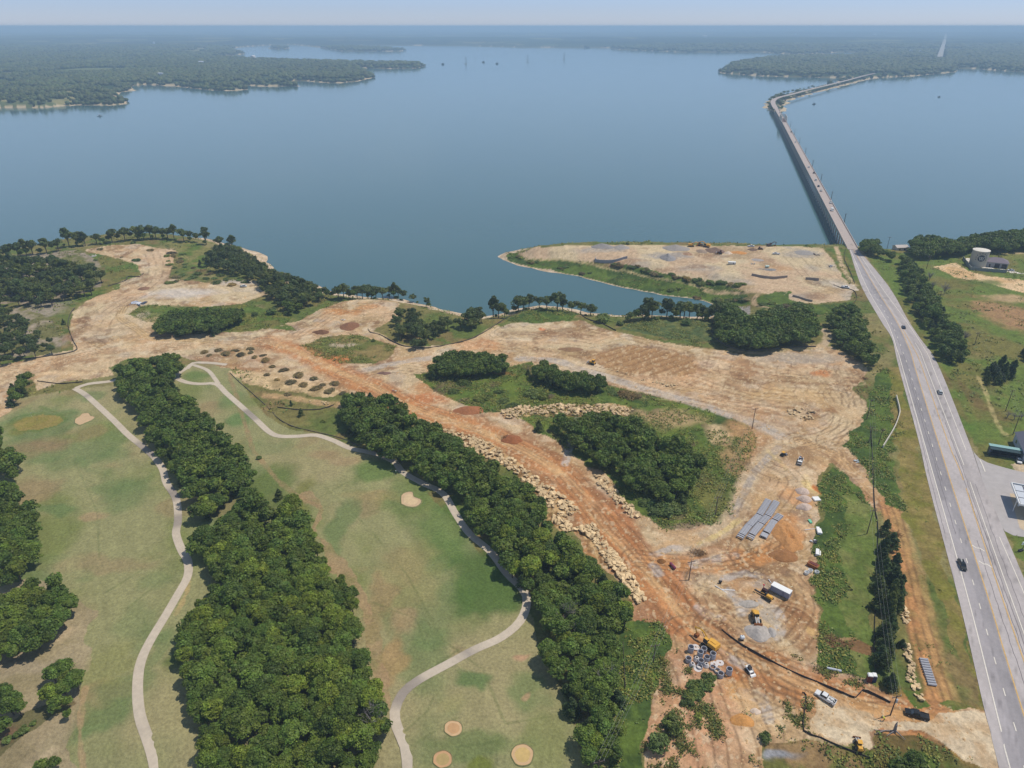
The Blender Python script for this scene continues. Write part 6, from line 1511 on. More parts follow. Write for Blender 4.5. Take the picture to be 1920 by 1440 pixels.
def rings():
    def ringm(h, r=.8, th=.13):
        t = MB(); t.lathe([(r, 0), (r, h), (r - th, h), (r - th, 0), (r, 0)], 26); return t.mesh('manhole_ring', M_PCON)
    def cone():
        t = MB(); t.lathe([(.85, 0), (.85, .25), (.48, 1.0), (.3, 1.0), (.62, .2), (.7, 0), (.85, 0)], 26); return t.mesh('manhole_cone', M_PCONL)
    def lid():
        t = MB(); t.lathe([(1.02, 0), (1.02, .22), (.26, .22), (.26, 0), (1.02, 0)], 30); return t.mesh('concrete_disc', M_PCONL)
    rt, rm_, rl, cn, ld = ringm(1.9), ringm(1.3), ringm(.7), cone(), lid()
    g = 'manhole pieces set out by the excavator'
    z_ = lambda x, y: (1280 + x / 12, 1160 + y / 12)
    for (x, y, me, lab) in [(175, 740, rt, 'grey ring standing in a pale base, leftmost at the back'), (290, 650, ld, 'round white lid beside the back left ring'), (470, 740, rm_, 'grey ring close behind the tall ring near the excavator'), (385, 850, rt, 'tall grey ring just left of the excavator tracks'),
                            (670, 890, rt, 'tallest grey ring, right of the others at the haul road'), (540, 930, rm_, 'wide grey ring in front of the tall ring by the road'), (125, 960, rm_, 'grey ring with a pale foot at the far left'), (310, 930, cn, 'white cone between the grey rings, furthest back'),
                            (215, 1060, cn, 'white cone at the left edge of the group'), (405, 1010, rm_, 'grey ring between the two white cones'), (525, 1070, cn, 'white cone nearest the green bushes'), (710, 1035, ld, 'round white lid lying left of the other lid by the road'), (838, 1000, ld, 'round white lid furthest right by the road'),
                            (378, 1110, rl, 'low grey ring against the top of the green bushes'), (678, 1125, rl, 'low pale ring above the right end of the bushes'), (775, 1195, rl, 'low pale ring between the bushes and the last tall ring'), (848, 1300, rm_, 'dark grey ring at the right end of the bushes'), (1035, 1240, rt, 'grey ring standing apart at the right of the group'), (338, 1140, ld, 'small pale disc half hidden by the bushes')]:
        px, py = z_(x, y); a = gp(px, py)
        tag(link(me.name.split('.')[0], me, None, a, R.uniform(0, 6)), lab, {'manhole_ring': 'manhole ring', 'manhole_cone': 'manhole cone', 'concrete_disc': 'concrete disc'}[me.name.split('.')[0]], g)
rings()
def plain(name, cat, label, px, py, mb, m, rz=0.0, parts=(), group=None):
    a = gp(px, py)
    r = empty(name, a, rz) if parts else None
    if r is None:
        o = mb.build(name, m, None, a, rz); return tag(o, label, cat, group)
    tag(r, label, cat, group)
    if mb is not None: mb.build('body', m, r)
    for n_, b_, m_ in parts: b_.build(n_, m_, r)
    return r
def log(px0, px1, r0, col, name, label, cat='pipe', group=None, n=10):
    a, b = G([px0, px1]); c = (a + b) / 2; L = float(np.hypot(*(b - a)))
    t = MB(); t.tube((-L / 2, 0, r0), (L / 2, 0, r0), r0, n=n, caps=False); t.tube((L / 2, 0, r0), (-L / 2, 0, r0), r0 * .8, n=n, caps=False)
    o = t.build(name, paint(*col, rough=.5), None, (c[0], c[1], float(hz(*c)[0]) + .02), math.atan2(*(b - a)[::-1])); tag(o, label, cat, group)
log((1550, 1254), (1577, 1260), .32, (206, 210, 218), 'steel_pipe', 'single silver pipe lying on grass above the silt fence')
g = 'white plastic pipes on the yard'
log((1341, 1099), (1364, 1113), .13, (236, 238, 240), 'plastic_pipe', 'thin white pipe slanting right and down from the crossing on the yard', group=g)
log((1351, 1106), (1378, 1108), .17, (240, 240, 240), 'plastic_pipe', 'thickest white pipe lying level across the yard', group=g)
log((1441, 1087), (1446, 1094), .13, (236, 236, 238), 'plastic_pipe', 'short white pipe upper left of the white box trailer', group=g)
log((1481, 1102), (1486, 1100), .12, (230, 220, 180), 'timber_post', 'short pale timber sticking out behind the white box trailer', 'timber')
log((1458, 1090), (1465, 1095), .14, (206, 176, 120), 'timber_post', 'short yellowish timber behind the white box trailer', 'timber')
log((1509, 994), (1527, 992), .12, (220, 220, 226), 'plastic_pipe', 'white pipe on litter beside the weeds block', group=g)
box = lambda L, w, h: MB().box((0, 0, h / 2), (L, w, h))
sheets = MB(); [sheets.box((0, 0, .12 + .2 * k), (2.3, 2.3, .16)) for k in range(3)]
plain('pallet_stack', 'pallet', 'square stack covered in white sheet at the edge of the weeds', 1530.5, 937, sheets, M_WHITE, .1)
for px, py, L, ang, lab in [(1534, 997, 3.2, head((1531, 988), (1537, 1007)), 'long white crate lying against the weeds, upper of two'), (1532, 1038, 2.9, head((1533, 1029), (1532, 1047)), 'long white crate lying against the weeds, lower of two')]:
    c_ = MB().box((0, 0, .5), (L, 1.0, .8)).box((0, .85, .3), (L * .8, .4, .5)); plain('long_crate', 'crate', lab, px, py, c_, M_WHITE, ang)
plain('green_pallet', 'pallet', 'small mint green pallet on the litter beside the orange heap', 1519, 978, MB().box((0, 0, .15), (2.0, .9, .2)).box((.4, 0, .3), (.9, .8, .12)), paint(120, 210, 170, .6), head((1517, 973), (1522, 982)))
sk = MB().prism([(-1.5, .1), (1.3, .1), (1.7, 1.2), (-1.7, 1.2)], -.9, .9)
plain('waste_skip', 'skip', 'small rusty orange skip at the edge of the weeds', 1524, 1063, None, None, head((1518, 1060), (1530, 1066)), parts=[('bin', sk, M_RUST), ('load', MB().box((0, .1, 1.25), (2.6, 1.3, .25), taper=(.8, .7)), paint(120, 60, 48))])
for px, py, lab in [(1512, 1076, 'small white tub left of the larger one below the rusty skip'), (1519, 1072, 'larger white tub below the rusty skip'), (1531, 1075, 'round white tub at the very edge of the weeds')]:
    t = MB(); t.lathe([(.6, 0), (.7, .8), (.62, .8), (.5, .1), (0, .1)], 14); plain('white_tub', 'tub', lab, px, py, t, M_WHITE, group='white tubs by the weeds')
def junk(px, py, lab, cols, n=9, s=.7, name='scrap_heap'):
    a = gp(px, py); r = empty(name, a); tag(r, lab, 'scrap heap')
    for c in range(len(cols)):
        t = MB()
        for k in range(n // len(cols) + 1):
            x, y = R.uniform(-1.6, 1.6) * s, R.uniform(-1.1, 1.1) * s
            if k % 2: t.box((x, y, .25 + R.uniform(0, .3)), (R.uniform(.5, 1.6) * s, R.uniform(.2, .7) * s, R.uniform(.1, .5)), rz=R.uniform(0, 3))
            else: t.tube((x, y, .15), (x + R.uniform(-1.3, 1.3) * s, y + R.uniform(-1, 1) * s, R.uniform(.2, .6)), .08, n=5)
        t.build('scrap', paint(*cols[c]), r)
junk(1525, 1017, 'black and white scrap heap between the two long white crates', [(30, 30, 34), (226, 226, 226), (90, 90, 96)], 14)
junk(1560, 500, 'heap of boxes and dark parts near the bank at the right of the spit', [(60, 52, 58), (206, 204, 210)], 10, 1.4)
junk(1412, 495.5, 'small heap of grey fittings in the middle of the spit', [(206, 206, 210), (60, 60, 60)], 8, .9)
junk(1530, 478, 'heap of dark bent steel on grey rubble at the right of the spit', [(96, 74, 64), (120, 110, 110)], 12, 1.3)
junk(258, 570, 'low stacks of white and dark pipes on the upper left earthworks', [(236, 236, 240), (60, 64, 84), (200, 206, 220)], 22, 2.6, 'pipe_stack')
junk(175, 480, 'small heap of white sheets on the upper left earthworks', [(236, 232, 228), (206, 200, 196)], 8, 1.8)
junk(646, 601, 'pale boards lying on the orange dirt pad', [(232, 222, 210), (206, 190, 170)], 7, 1.2)
junk(1609, 867, 'white plastic dish and pipe on the weeds near the track', [(222, 234, 240), (206, 216, 222)], 6, .8)
junk(740, 733, 'red and pale debris beside the haul road', [(170, 50, 50), (200, 210, 190)], 6, .8)
# ---------------------------------------------------------------- heaps
def mound(px, py, rx, ry, h, col, label, name, cat, rough=.12, power=1.4, hollow=0.0, leaves=None, col2=None, group=None, seed=None):
    c = G([(px, py), (px + rx, py), (px, py + ry)]); RX = abs(c[1, 0] - c[0, 0]); RY = max(abs(c[2, 1] - c[0, 1]), .4)
    rng = np.random.default_rng(seed or int(px * 7 + py)); nr, na = 14, 36; vs = []; sx, sy = rng.uniform(0, 99, 2)
    for k in range(nr + 1):
        t = k / nr
        for i in range(na):
            a = 2 * math.pi * i / na; w = 1 + 0.18 * (vnoise(np.array([math.cos(a) * 1.4 + sx]), np.array([math.sin(a) * 1.4 + sy]), 3)[0] - .5) * 2
            x = RX * t * w * math.cos(a); y = RY * t * w * math.sin(a)
            z = h * (1 - t ** power) ** 1.15
            if hollow: z *= 1 - hollow * math.exp(-((t - .25) / .3) ** 2)
            z += rough * h * (fbm(np.array([x + sx * 9]), np.array([y + sy * 9]), max(.9, RX * .35), 3, 7)[0] - .5) * 2 * (1 - t)
            X, Y = c[0, 0] + x, c[0, 1] + y
            vs.append((x, y, z - (.25 if k == nr else 0)))
    v = np.array(vs); g0 = hz(c[0, 0] + v[:, 0], c[0, 1] + v[:, 1]); z0 = float(hz(*c[0])[0]); v[:, 2] += g0 - z0
    fs = [(k * na + i, (k + 1) * na + i, (k + 1) * na + (i + 1) % na, k * na + (i + 1) % na) for k in range(nr) for i in range(na)]
    key = ('m', col)
    if key not in MC: MC[key] = mat('heap_material', C(*col), .95, noise=.28, nscale=1.3, bump=.15)
    me = mesh_np(name, v, fs, [MC[key]], smooth=True)
    if me.polygons[na].normal.z < 0: me.flip_normals()
    o = link(name, me, None, (c[0, 0], c[0, 1], z0)); tag(o, label, cat, group); return o
mound(1476, 1004, 27, 30, 2.6, (196, 146, 96), 'large orange dirt heap right of the concrete culvert sections', 'dirt_heap', 'dirt heap', .8, 1.2, .5)
mound(1466, 1042, 26, 12, 1.2, (160, 116, 76), 'low brown rubble spread below the large orange heap', 'dirt_heap', 'dirt heap', .4)
mound(1422, 1188, 26, 17, 1.8, (182, 178, 178), 'grey gravel heap in front of the wheel loader', 'gravel_heap', 'gravel heap', .25, 1.2)
mound(1447, 1185, 9, 10, .8, (176, 174, 176), 'small grey gravel heap right of the larger one', 'gravel_heap', 'gravel heap', .3)
mound(1405, 1128 + 4, 20, 7, .5, (176, 172, 170), 'thin grey gravel spread above the wheel loader', 'gravel_heap', 'gravel heap', .5)
mound(1390, 1352, 26, 14, 1.0, (206, 152, 92), 'bright orange dirt heap low in the churned yard', 'dirt_heap', 'dirt heap', .2)
mound(1416, 1334, 10, 7, .5, (216, 200, 188), 'small pale dirt heap beside the bright orange one', 'dirt_heap', 'dirt heap', .3)
g = 'pale stone piles in a column'
for px, py, lab in [(1505, 922, 'pale pink stone pile, upper of the three in a column'), (1509, 936, 'pale pink stone pile, middle of the three in a column'), (1508, 951, 'pale pink stone pile, lower and largest of the three')]:
    mound(px, py, 14.5 if py < 945 else 16, 6.2, 1.5, (214, 196, 188), lab, 'stone_pile', 'stone pile', .08, 2.0, group=g)
for px, py, rx, ry, h, col, lab in [(1130, 463, 22, 4, 2.6, (150, 148, 152), 'grey gravel heap at the left of the spit, behind the curved wall'), (1165, 464, 18, 4, 2.2, (164, 160, 160), 'pale grey gravel heap next to the left gravel heap on the spit'), (1252, 484, 15, 6, 3.0, (150, 150, 156), 'dark grey cone of gravel alone in front on the spit'),
                                    (1266, 466, 26, 5, 2.8, (160, 156, 156), 'broad grey gravel heap at the back of the spit'), (1316, 472, 10, 4, 1.6, (156, 140, 128), 'brown rubble heap below the excavators'), (1340, 470, 18, 5, 2.4, (132, 112, 102), 'dark rubble heap under the reaching excavator'),
                                    (1365, 475, 9, 2.5, 1.6, (222, 206, 190), 'small white sand cone right of the bulldozer'), (1385, 474, 15, 3, 1.2, (206, 150, 92), 'low orange sand heap on the spit'), (1412, 468, 10, 3, 1.2, (120, 100, 88), 'dark low heap right of the orange sand on the spit'),
                                    (1290, 476, 9, 3, 1.2, (170, 140, 118), 'brown heap between the gravel cones on the spit'), (1508, 474, 20, 5, 1.2, (158, 156, 158), 'flat grey rubble heap near the bridge side of the spit'), (1420, 488, 14, 3.5, .9, (168, 164, 166), 'low grey ring of gravel in the middle of the spit'),
                                    (1446, 506, 12, 2.5, .8, (140, 142, 148), 'bluish grey gravel patch below the green and white tank'), (270, 541, 12, 3, 1.0, (140, 108, 88), 'small brown heap on the pale upper left ground'), (655, 612, 18, 8, 1.6, (138, 100, 76), 'brown brush and dirt heap below the orange pad'), (602, 623, 16, 4, 1.4, (120, 88, 68), 'dark brown heap at the fork of the dirt roads'),
                                    (1240, 1052, 9, 5, .9, (138, 98, 58), 'small round brown dirt heap beside the purple tank'), (1070, 655, 24, 4, .9, (150, 120, 92), 'low brown berm above the ripped ridges'), (960, 824, 22, 9, 1.6, (156, 100, 66), 'reddish dirt heap at the bend of the haul road'), (880, 770, 30, 9, 1.6, (166, 112, 78), 'long reddish dirt heap at the edge of the weeds island'),
                                    (935, 845, 14, 5, 1.1, (170, 134, 96), 'tan dirt heap between the haul road and the weeds island'), (720, 700, 14, 3, .9, (130, 104, 96), 'dark low heap where the gravel road joins the haul road')]:
    mound(px, py, rx, ry, h, col, lab, 'gravel_heap' if 'gravel' in lab or 'rubble' in lab else 'dirt_heap', 'heap', .3, 1.3)
# brush mounds: low domes of cut scrub
def brush(px, py, s, lab, grp, green):
    x, y, z = gp(px, py); o = link('brush_mound', BR[R.randrange(len(BR))][green], None, (x, y, z), R.uniform(0, 6)); o.scale = (s * R.uniform(.8, 1.3), s * R.uniform(.6, .95), s * R.uniform(.5, .85)); tag(o, lab, 'brush mound', grp)
BR = []
for i in range(3):
    rr = np.random.default_rng(40 + i); V_, F_, T_ = crown(rr, 2.6, 2.3, -.9, 22, 60, .24)
    BR.append((tone_mesh('brush_mound', V_, F_, T_ * np.array([1.15, .95, .95]), M_BRUSH), tone_mesh('brush_mound', V_, F_, T_ * .95, M_BUSH)))
for px, py in [(282, 470), (319, 475), (314, 481), (327, 481), (336, 485), (339, 491), (317, 490), (321, 497), (325, 503), (345, 496), (350, 501), (347, 506), (364, 503), (329, 511), (341, 517), (330, 521), (322, 531), (332, 528), (350, 525), (362, 521), (380, 508), (387, 516), (387, 523), (402, 523), (422, 525), (405, 531), (450, 526), (457, 530), (436, 535), (230, 483), (257, 489), (190, 468), (180, 488), (343, 478), (372, 515), (395, 514), (412, 517)]:
    brush(px + R.uniform(-3, 3), py, R.uniform(.6, 1.3), 'dark low brush mound dotted over the upper left earthworks beside the lake', 'brush mounds on the upper left earthworks', R.choice((0, 1)))
for px, py in [(510, 688), (534, 695), (502, 703), (520, 713), (546, 718), (560, 705), (589, 711), (570, 723), (594, 730), (620, 734), (627, 720), (640, 738), (445, 658), (452, 665), (471, 662), (476, 671), (494, 667), (496, 677), (540, 740), (382, 661), (410, 658), (439, 658), (425, 664), (450, 666), (470, 655), (394, 667), (604, 722)]:
    brush(px + R.uniform(-2, 2), py, R.uniform(.6, 1.15), 'low grey green brush mound above the middle fairway', 'brush mounds above the middle fairway', 0)
for px, py, s in [(1000, 740, 2.0), (1012, 744, 1.5), (935, 736, 1.0), (945, 752, 1.2), (1100, 738, 1.0), (960, 762, 1.1), (905, 748, 1.6), (870, 720, 1.4), (850, 735, 1.3), (1150, 738, 1.2), (1240, 960, 2.0), (1265, 955, 1.7), (1215, 945, 1.3)]:
    brush(px, py, s, 'rounded scrubby bush in the weeds island inside the dirt loop', 'scrub in the weeds island', 1)
for px, py, s in [(1175, 742, 1.6), (1190, 744, 1.2), (1032, 745, .9)]: brush(px, py, s, 'greyish purple dead scrub at the far edge of the weeds island', 'dead scrub in the weeds island', 0)
for px, py, s in [(1165, 498, 2.0), (1185, 500, 2.2), (1205, 505, 2.0), (1228, 511, 2.2), (1250, 517, 2.0), (1275, 522, 2.2), (1300, 526, 2.0), (1325, 530, 2.2), (1345, 533, 2.0), (1370, 533, 2.0), (1390, 535, 2.0), (1395, 562, 2.2), (1370, 565, 2.0), (1340, 562, 2.0), (1310, 560, 1.8), (1000, 492, 1.6), (1050, 502, 1.6), (1100, 512, 1.6), (970, 484, 1.6), (1260, 545, 1.6), (1440, 572, 2.0), (1465, 575, 2.2), (1490, 572, 2.0), (1520, 578, 2.2)]:
    for q in range(3): brush(px + R.uniform(-14, 14), py + R.uniform(-3, 3), s * R.uniform(.3, .75), 'green scrub bush on the bank of the spit above the cove', 'scrub on the bank of the spit', R.choice((0, 1, 1)))

# ---------------------------------------------------------------- boulders
def rock_meshes():
    import bmesh
    out = []
    for i in range(9):
        rr = random.Random(70 + i); bm = bmesh.new()
        for k in range(14): bm.verts.new((rr.uniform(-1, 1) * rr.uniform(.7, 1), rr.uniform(-.75, .75), rr.choice([-.32, .32]) * rr.uniform(.7, 1)))
        bmesh.ops.convex_hull(bm, input=bm.verts)
        for v in [v for v in bm.verts if not v.link_faces]: bm.verts.remove(v)
        bmesh.ops.bevel(bm, geom=list(bm.edges), offset=.05, segments=1, affect='EDGES')
        me = bpy.data.meshes.new('boulder'); bm.to_mesh(me); bm.free(); me.materials.append(M_ROCK); out.append(me)
    return out
M_ROCK = mat('sandstone', lin((236, 206, 160), .80), .95, noise=.22, nscale=1.2, bump=.06, rand=.22)
RK = rock_meshes()
ROCKS = []
def rocks(poly_px, n, s0, s1, lab, grp):
    w = G(poly_px); lo = w.min(0); hi = w.max(0); k = 0; t = 0
    while k < n and t < n * 60:
        t += 1; x, y = R.uniform(lo[0], hi[0]), R.uniform(lo[1], hi[1])
        if inpoly(np.array([x]), np.array([y]), w)[0]: ROCKS.append((x, y, R.uniform(s0, s1) * (1.3 if R.random() < .12 else 1), lab, grp)); k += 1
rocks([(805, 793), (830, 803), (870, 813), (920, 833), (945, 850), (985, 880), (1012, 900), (1062, 935), (1085, 955), (1050, 965), (1030, 950), (1000, 925), (975, 895), (940, 872), (890, 850), (850, 826)], 430, .55, 1.25, 'tan boulder in the upper rock bank along the left of the haul road', 'boulders of the upper rock bank')
rocks([(1035, 965), (1080, 960), (1055, 975), (1075, 990), (1115, 983), (1130, 1008), (1162, 1050), (1192, 1090), (1212, 1124), (1195, 1132), (1170, 1095), (1148, 1068), (1128, 1040), (1108, 1012), (1085, 992), (1060, 998), (1035, 978)], 360, .55, 1.2, 'tan boulder in the lower rock bank along the left of the haul road', 'boulders of the lower rock bank')
rocks([(942, 772), (980, 762), (1060, 760), (1150, 760), (1187, 768), (1182, 781), (1140, 778), (1060, 780), (1000, 776), (960, 786), (945, 786)], 330, .6, 1.3, 'tan boulder in the long rock bank behind the central grove', 'boulders of the bank behind the grove')
rocks([(1115, 890), (1135, 895), (1162, 925), (1187, 950), (1202, 968), (1187, 973), (1160, 950), (1138, 925), (1120, 905)], 90, .55, 1.2, 'tan boulder in the short rock row on the grove side of the haul road', 'boulders of the short rock row')
rocks([(1475, 768), (1510, 766), (1530, 775), (1528, 785), (1505, 788), (1480, 778)], 36, .5, 1.0, 'pale boulder in the patch of slabs near the road junction', 'boulders near the road junction')
rocks([(1690, 1150), (1700, 1140), (1706, 1163), (1692, 1172)], 14, .5, .9, 'tan boulder in the small heap right of the cedar row', 'boulders right of the cedar row')
rocks([(1688, 1208), (1705, 1210), (1712, 1240), (1716, 1270), (1728, 1300), (1733, 1315), (1718, 1310), (1700, 1282), (1703, 1250)], 72, .4, .85, 'tan boulder in the rock row between the cedars and the concrete pipes', 'boulders of the rock row by the pipes')
rocks([(1150, 694), (1180, 700), (1230, 715), (1278, 722), (1270, 726), (1220, 720)], 26, .5, .9, 'white boulder scattered above the gravel road', 'boulders above the gravel road')
rocks([(575, 746), (600, 752), (620, 752), (618, 758), (600, 760), (578, 752)], 12, .4, .8, 'pale boulder below the brush piles above the fairway', 'boulders below the brush piles')
def place_rocks():
    z = hz([a[0] for a in ROCKS], [a[1] for a in ROCKS])
    order = sorted(range(len(ROCKS)), key=lambda i: -ROCKS[i][2] / ROCKS[i][1]); big = set(order[:295])
    Vs = []; Fs = []; b = 0; base = []
    for me in RK:
        v = np.zeros(len(me.vertices) * 3, np.float32); me.vertices.foreach_get('co', v); base.append((v.reshape(-1, 3), [tuple(p.vertices) for p in me.polygons]))
    for i, (x, y, s, lab, grp) in enumerate(ROCKS):
        k = R.randrange(len(RK)); rot = R.uniform(0, 6.28); zz = float(z[i]) + .25 * s + R.uniform(0, .35)
        if i in big:
            o = link('boulder', RK[k], None, (x, y, zz)); o.rotation_euler = (R.uniform(-.5, .5), R.uniform(-.5, .5), rot); o.scale = (s, s, s * R.uniform(.8, 1.3)); tag(o, lab, 'boulder', grp)
        else:
            M = Matrix.LocRotScale(Vector((x, y, zz)), __import__('mathutils').Euler((R.uniform(-.5, .5), R.uniform(-.5, .5), rot)), Vector((s, s, s))); M = np.array(M)
            v, f = base[k]; Vs.append(v @ M[:3, :3].T + M[:3, 3]); Fs += [tuple(b + j for j in q) for q in f]; b += len(v)
    if Vs: tag(link('rubble_stones', mesh_np('rubble_stones', np.vstack(Vs), Fs, [M_ROCK])), kind='stuff')
    # loose stones and clods over the earthworks
    rng = np.random.default_rng(33); hor = np.abs(np.gradient(GX, axis=1) * np.gradient(GY, axis=0)); idx = np.nonzero(bare & (GY < 420) & (flat < .2)); w = hor[idx] * np.clip(170 / GY[idx], .1, 1) ** 1.5; w /= w.sum()
    n = 5200; j = rng.choice(len(w), n, p=w); t = np.array([(-1, -1, 0), (1, -1, 0), (1, 1, 0), (-1, 1, 0), (-.5, -.5, 1), (.6, -.4, .9), (.4, .6, 1), (-.6, .5, .8)]); f = np.array([(4, 5, 6, 7), (0, 1, 5, 4), (1, 2, 6, 5), (2, 3, 7, 6), (3, 0, 4, 7)])
    s = rng.uniform(.1, .32, n) * np.where(rng.random(n) < .08, 1.8, 1); a = rng.uniform(0, 6.28, n); V = t[None] * s[:, None, None] * np.array([1, 1, .8]) * (1 + rng.uniform(-.3, .3, (n, 8, 1)))
    X = V[..., 0] * np.cos(a)[:, None] - V[..., 1] * np.sin(a)[:, None] + GX[idx][j][:, None] + rng.normal(size=(n, 1)) * .3; Y = V[..., 0] * np.sin(a)[:, None] + V[..., 1] * np.cos(a)[:, None] + GY[idx][j][:, None]
    V = np.stack([X, Y, V[..., 2] + GH[idx][j][:, None] - .03], -1).reshape(-1, 3); F = (f[None] + (np.arange(n) * 8)[:, None, None]).reshape(-1, 4)
    tn = np.repeat(rng.uniform(.45, 1.15, n), 8)
    tag(link('clods', tone_mesh('clods', V, F, np.stack([tn, tn, tn], 1), mat('clod_earth', C(206, 176, 138), .95, noise=.1, rand=0))), kind='stuff')
place_rocks()

# ---------------------------------------------------------------- fences and walls
def fence_line(pts, h, m, th=.12, name='silt_fence', label='', cat='fence', stakes=True, sm=True, step=2.5):
    l = smooth_line(G(pts), step) if sm else np.vstack([G(pts)])
    c = l[0]; z0 = float(hz(*c)[0]); r = empty(name, (c[0], c[1], z0)); tag(r, label, cat)
    d = np.gradient(l, axis=0); d /= np.linalg.norm(d, axis=1)[:, None] + 1e-9; nr = np.stack([-d[:, 1], d[:, 0]], 1) * th / 2; z = hz(l[:, 0], l[:, 1]) - z0
    vs = []; fs = []
    for i in range(len(l)):
        x, y = l[i] - c; hh = h * R.uniform(.82, 1.05) if name == 'silt_fence' else h
        vs += [(x - nr[i, 0], y - nr[i, 1], z[i] - .3), (x + nr[i, 0], y + nr[i, 1], z[i] - .3), (x + nr[i, 0], y + nr[i, 1], z[i] + hh), (x - nr[i, 0], y - nr[i, 1], z[i] + hh)]
    for i in range(len(l) - 1):
        a = 4 * i; b = a + 4
        for k in range(4): fs.append((a + k, a + (k + 1) % 4, b + (k + 1) % 4, b + k))
    fs += [(3, 2, 1, 0), tuple(4 * (len(l) - 1) + k for k in range(4))]
    link('fabric' if name == 'silt_fence' else 'wall', mesh_np('panel', vs, fs, [m]), r)
    if stakes:
        st = MB().box((0, 0, h * .5), (.07, .07, h + .3)).mesh('stake', M_WOOD)
        for i in range(0, len(l), max(1, len(l) // 30)): link('stake', st, r, (l[i, 0] - c[0], l[i, 1] - c[1], float(z[i])))
SF = [([(1353, 1182), (1368, 1194), (1395, 1212), (1425, 1229), (1480, 1258), (1530, 1279), (1580, 1300), (1604, 1309), (1617, 1295), (1640, 1303), (1669, 1318)], .95, 'black silt fence along the upper side of the entrance haul road', .3),
      ([(1504, 1300), (1511, 1305), (1508, 1340), (1507, 1371), (1540, 1385), (1580, 1403), (1630, 1422)], .9, 'black silt fence around the pale pad at the bottom right', .25),
      ([(140, 579), (133, 588), (128, 605), (131, 622), (138, 640), (145, 655), (130, 662), (90, 669), (40, 674), (-60, 678)], 1.2, 'curved black silt fence under the trees at the left earthworks', .3),
      ([(203, 537), (235, 527), (240, 519), (262, 519), (269, 513)], 1.1, 'short black silt fence by the open wood at the upper left', .3),
      ([(70, 715), (110, 720), (155, 717)], 1.0, 'short black silt fence above the left fairway', .3),
      ([(690, 617), (695, 624), (712, 628), (735, 640), (760, 650), (800, 653), (840, 647), (880, 637), (910, 622), (935, 606), (960, 592), (985, 580), (1010, 580)], 1.0, 'long black silt fence along the middle shore', .3),
      ([(1088, 590), (1100, 598), (1125, 606), (1155, 620)], 1.0, 'black silt fence beside the large dark bush on the bank', .3),
      ([(1337, 600), (1334, 622), (1348, 640), (1375, 653), (1400, 658), (1440, 656), (1480, 652), (1530, 650)], 1.0, 'black silt fence below the grove at the head of the cove', .3),
      ([(1632, 800), (1636, 860), (1640, 950), (1646, 990), (1642, 1100), (1639, 1210), (1641, 1262)], .9, 'straight black silt fence between the weeds block and the cedars', .22),
      ([(1168, 1205), (1170, 1240), (1172, 1292)], .8, 'short brown silt fence at the right edge of the haul road wood', .2),
      ([(432, 700), (447, 715), (470, 735), (500, 762), (522, 785), (550, 800), (590, 810), (640, 822), (672, 836)], .9, 'dark brushy fence line above the middle cart path', .4),
      ([(520, 764), (560, 769), (600, 768), (626, 760)], .9, 'dark silt fence below the brush mounds above the fairway', .3),
      ([(1586, 466), (1583, 485), (1594, 510), (1602, 530)], 1.0, 'black silt fence on the bank between the spit and the highway', .3),
      ([(1563, 535), (1580, 541), (1600, 545), (1606, 560), (1598, 572)], 1.0, 'black silt fence along the spit entrance', .3)]
for pts, h, lab, th in SF: fence_line(pts, h * (.35 if 'brushy' in lab else .62), M_FAB if ('entrance' in lab or 'pad' in lab or 'straight' in lab) else M_FAB2, th * .45, label=lab)
M_WALL = mat('retaining_wall_concrete', lin((176, 172, 176), .8), .9, noise=.14)
M_WALLD = mat('dark_retaining_wall', lin((156, 146, 140), .8), .9, noise=.2)
for pts, h, m, lab in [([(1116, 486), (1118, 491), (1135, 492.5), (1155, 491), (1176, 485)], 2.0, M_WALL, 'curved pale grey retaining wall at the left of the spit'), ([(1409, 517), (1430, 521), (1450, 523), (1476, 521)], 1.7, M_WALLD, 'dark grey retaining wall in the middle of the spit'),
                       ([(1486, 556), (1500, 560), (1512, 564), (1523, 566)], 1.3, M_WALLD, 'short dark retaining wall at the near end of the spit'), ([(1510, 524), (1535, 526)], 1.6, M_WALLD, 'low wall with two dark culvert mouths on the spit'),
                       ([(1680, 745), (1686, 770), (1685, 782), (1676, 805), (1655, 840)], 1.3, mat('channel_wall_concrete', lin((214, 206, 190), .8), .9, noise=.1), 'bent pale concrete channel wall on the grass left of the highway')]:
    fence_line(pts, h, m, .35, 'retaining_wall', lab, 'wall', False)
# ---------------------------------------------------------------- utility poles and lines
POLES = {}
def upole(key, base, top, label, arms=1, water=False, tf=False):
    if water: x, y = P(base[0], base[1], WL); z = WL - 1.5
    else: x, y, z = gp(*base)
    zt = topz((x, y), top[1]); h = max(5.0, zt - z)
    r = empty('utility_pole', (x, y, z), 0.25); tag(r, label, 'utility pole', 'utility poles')
    MB().tube((0, 0, -.5), (0, 0, h), .34 if water else .17, .24 if water else .11, 9).build('pole', M_WOOD, r)
    for k in range(arms): MB().box((0, 0, h - .5 - 1.3 * k), (2.6, .14, .16)).build('crossarm', M_WOOD, r)
    ins = MB().tube((0, 0, 0), (0, 0, .3), .07, n=6).mesh('insulator', paint(200, 200, 196))
    for s in (-1.15, 0, 1.15): link('insulator', ins, r, (s, 0, h - .4))
    if tf: MB().tube((.35, 0, h - 2.4), (.35, 0, h - 1.4), .3, n=10).build('transformer', paint(206, 212, 216), r)
    POLES[key] = (x, y, z + h - .1)
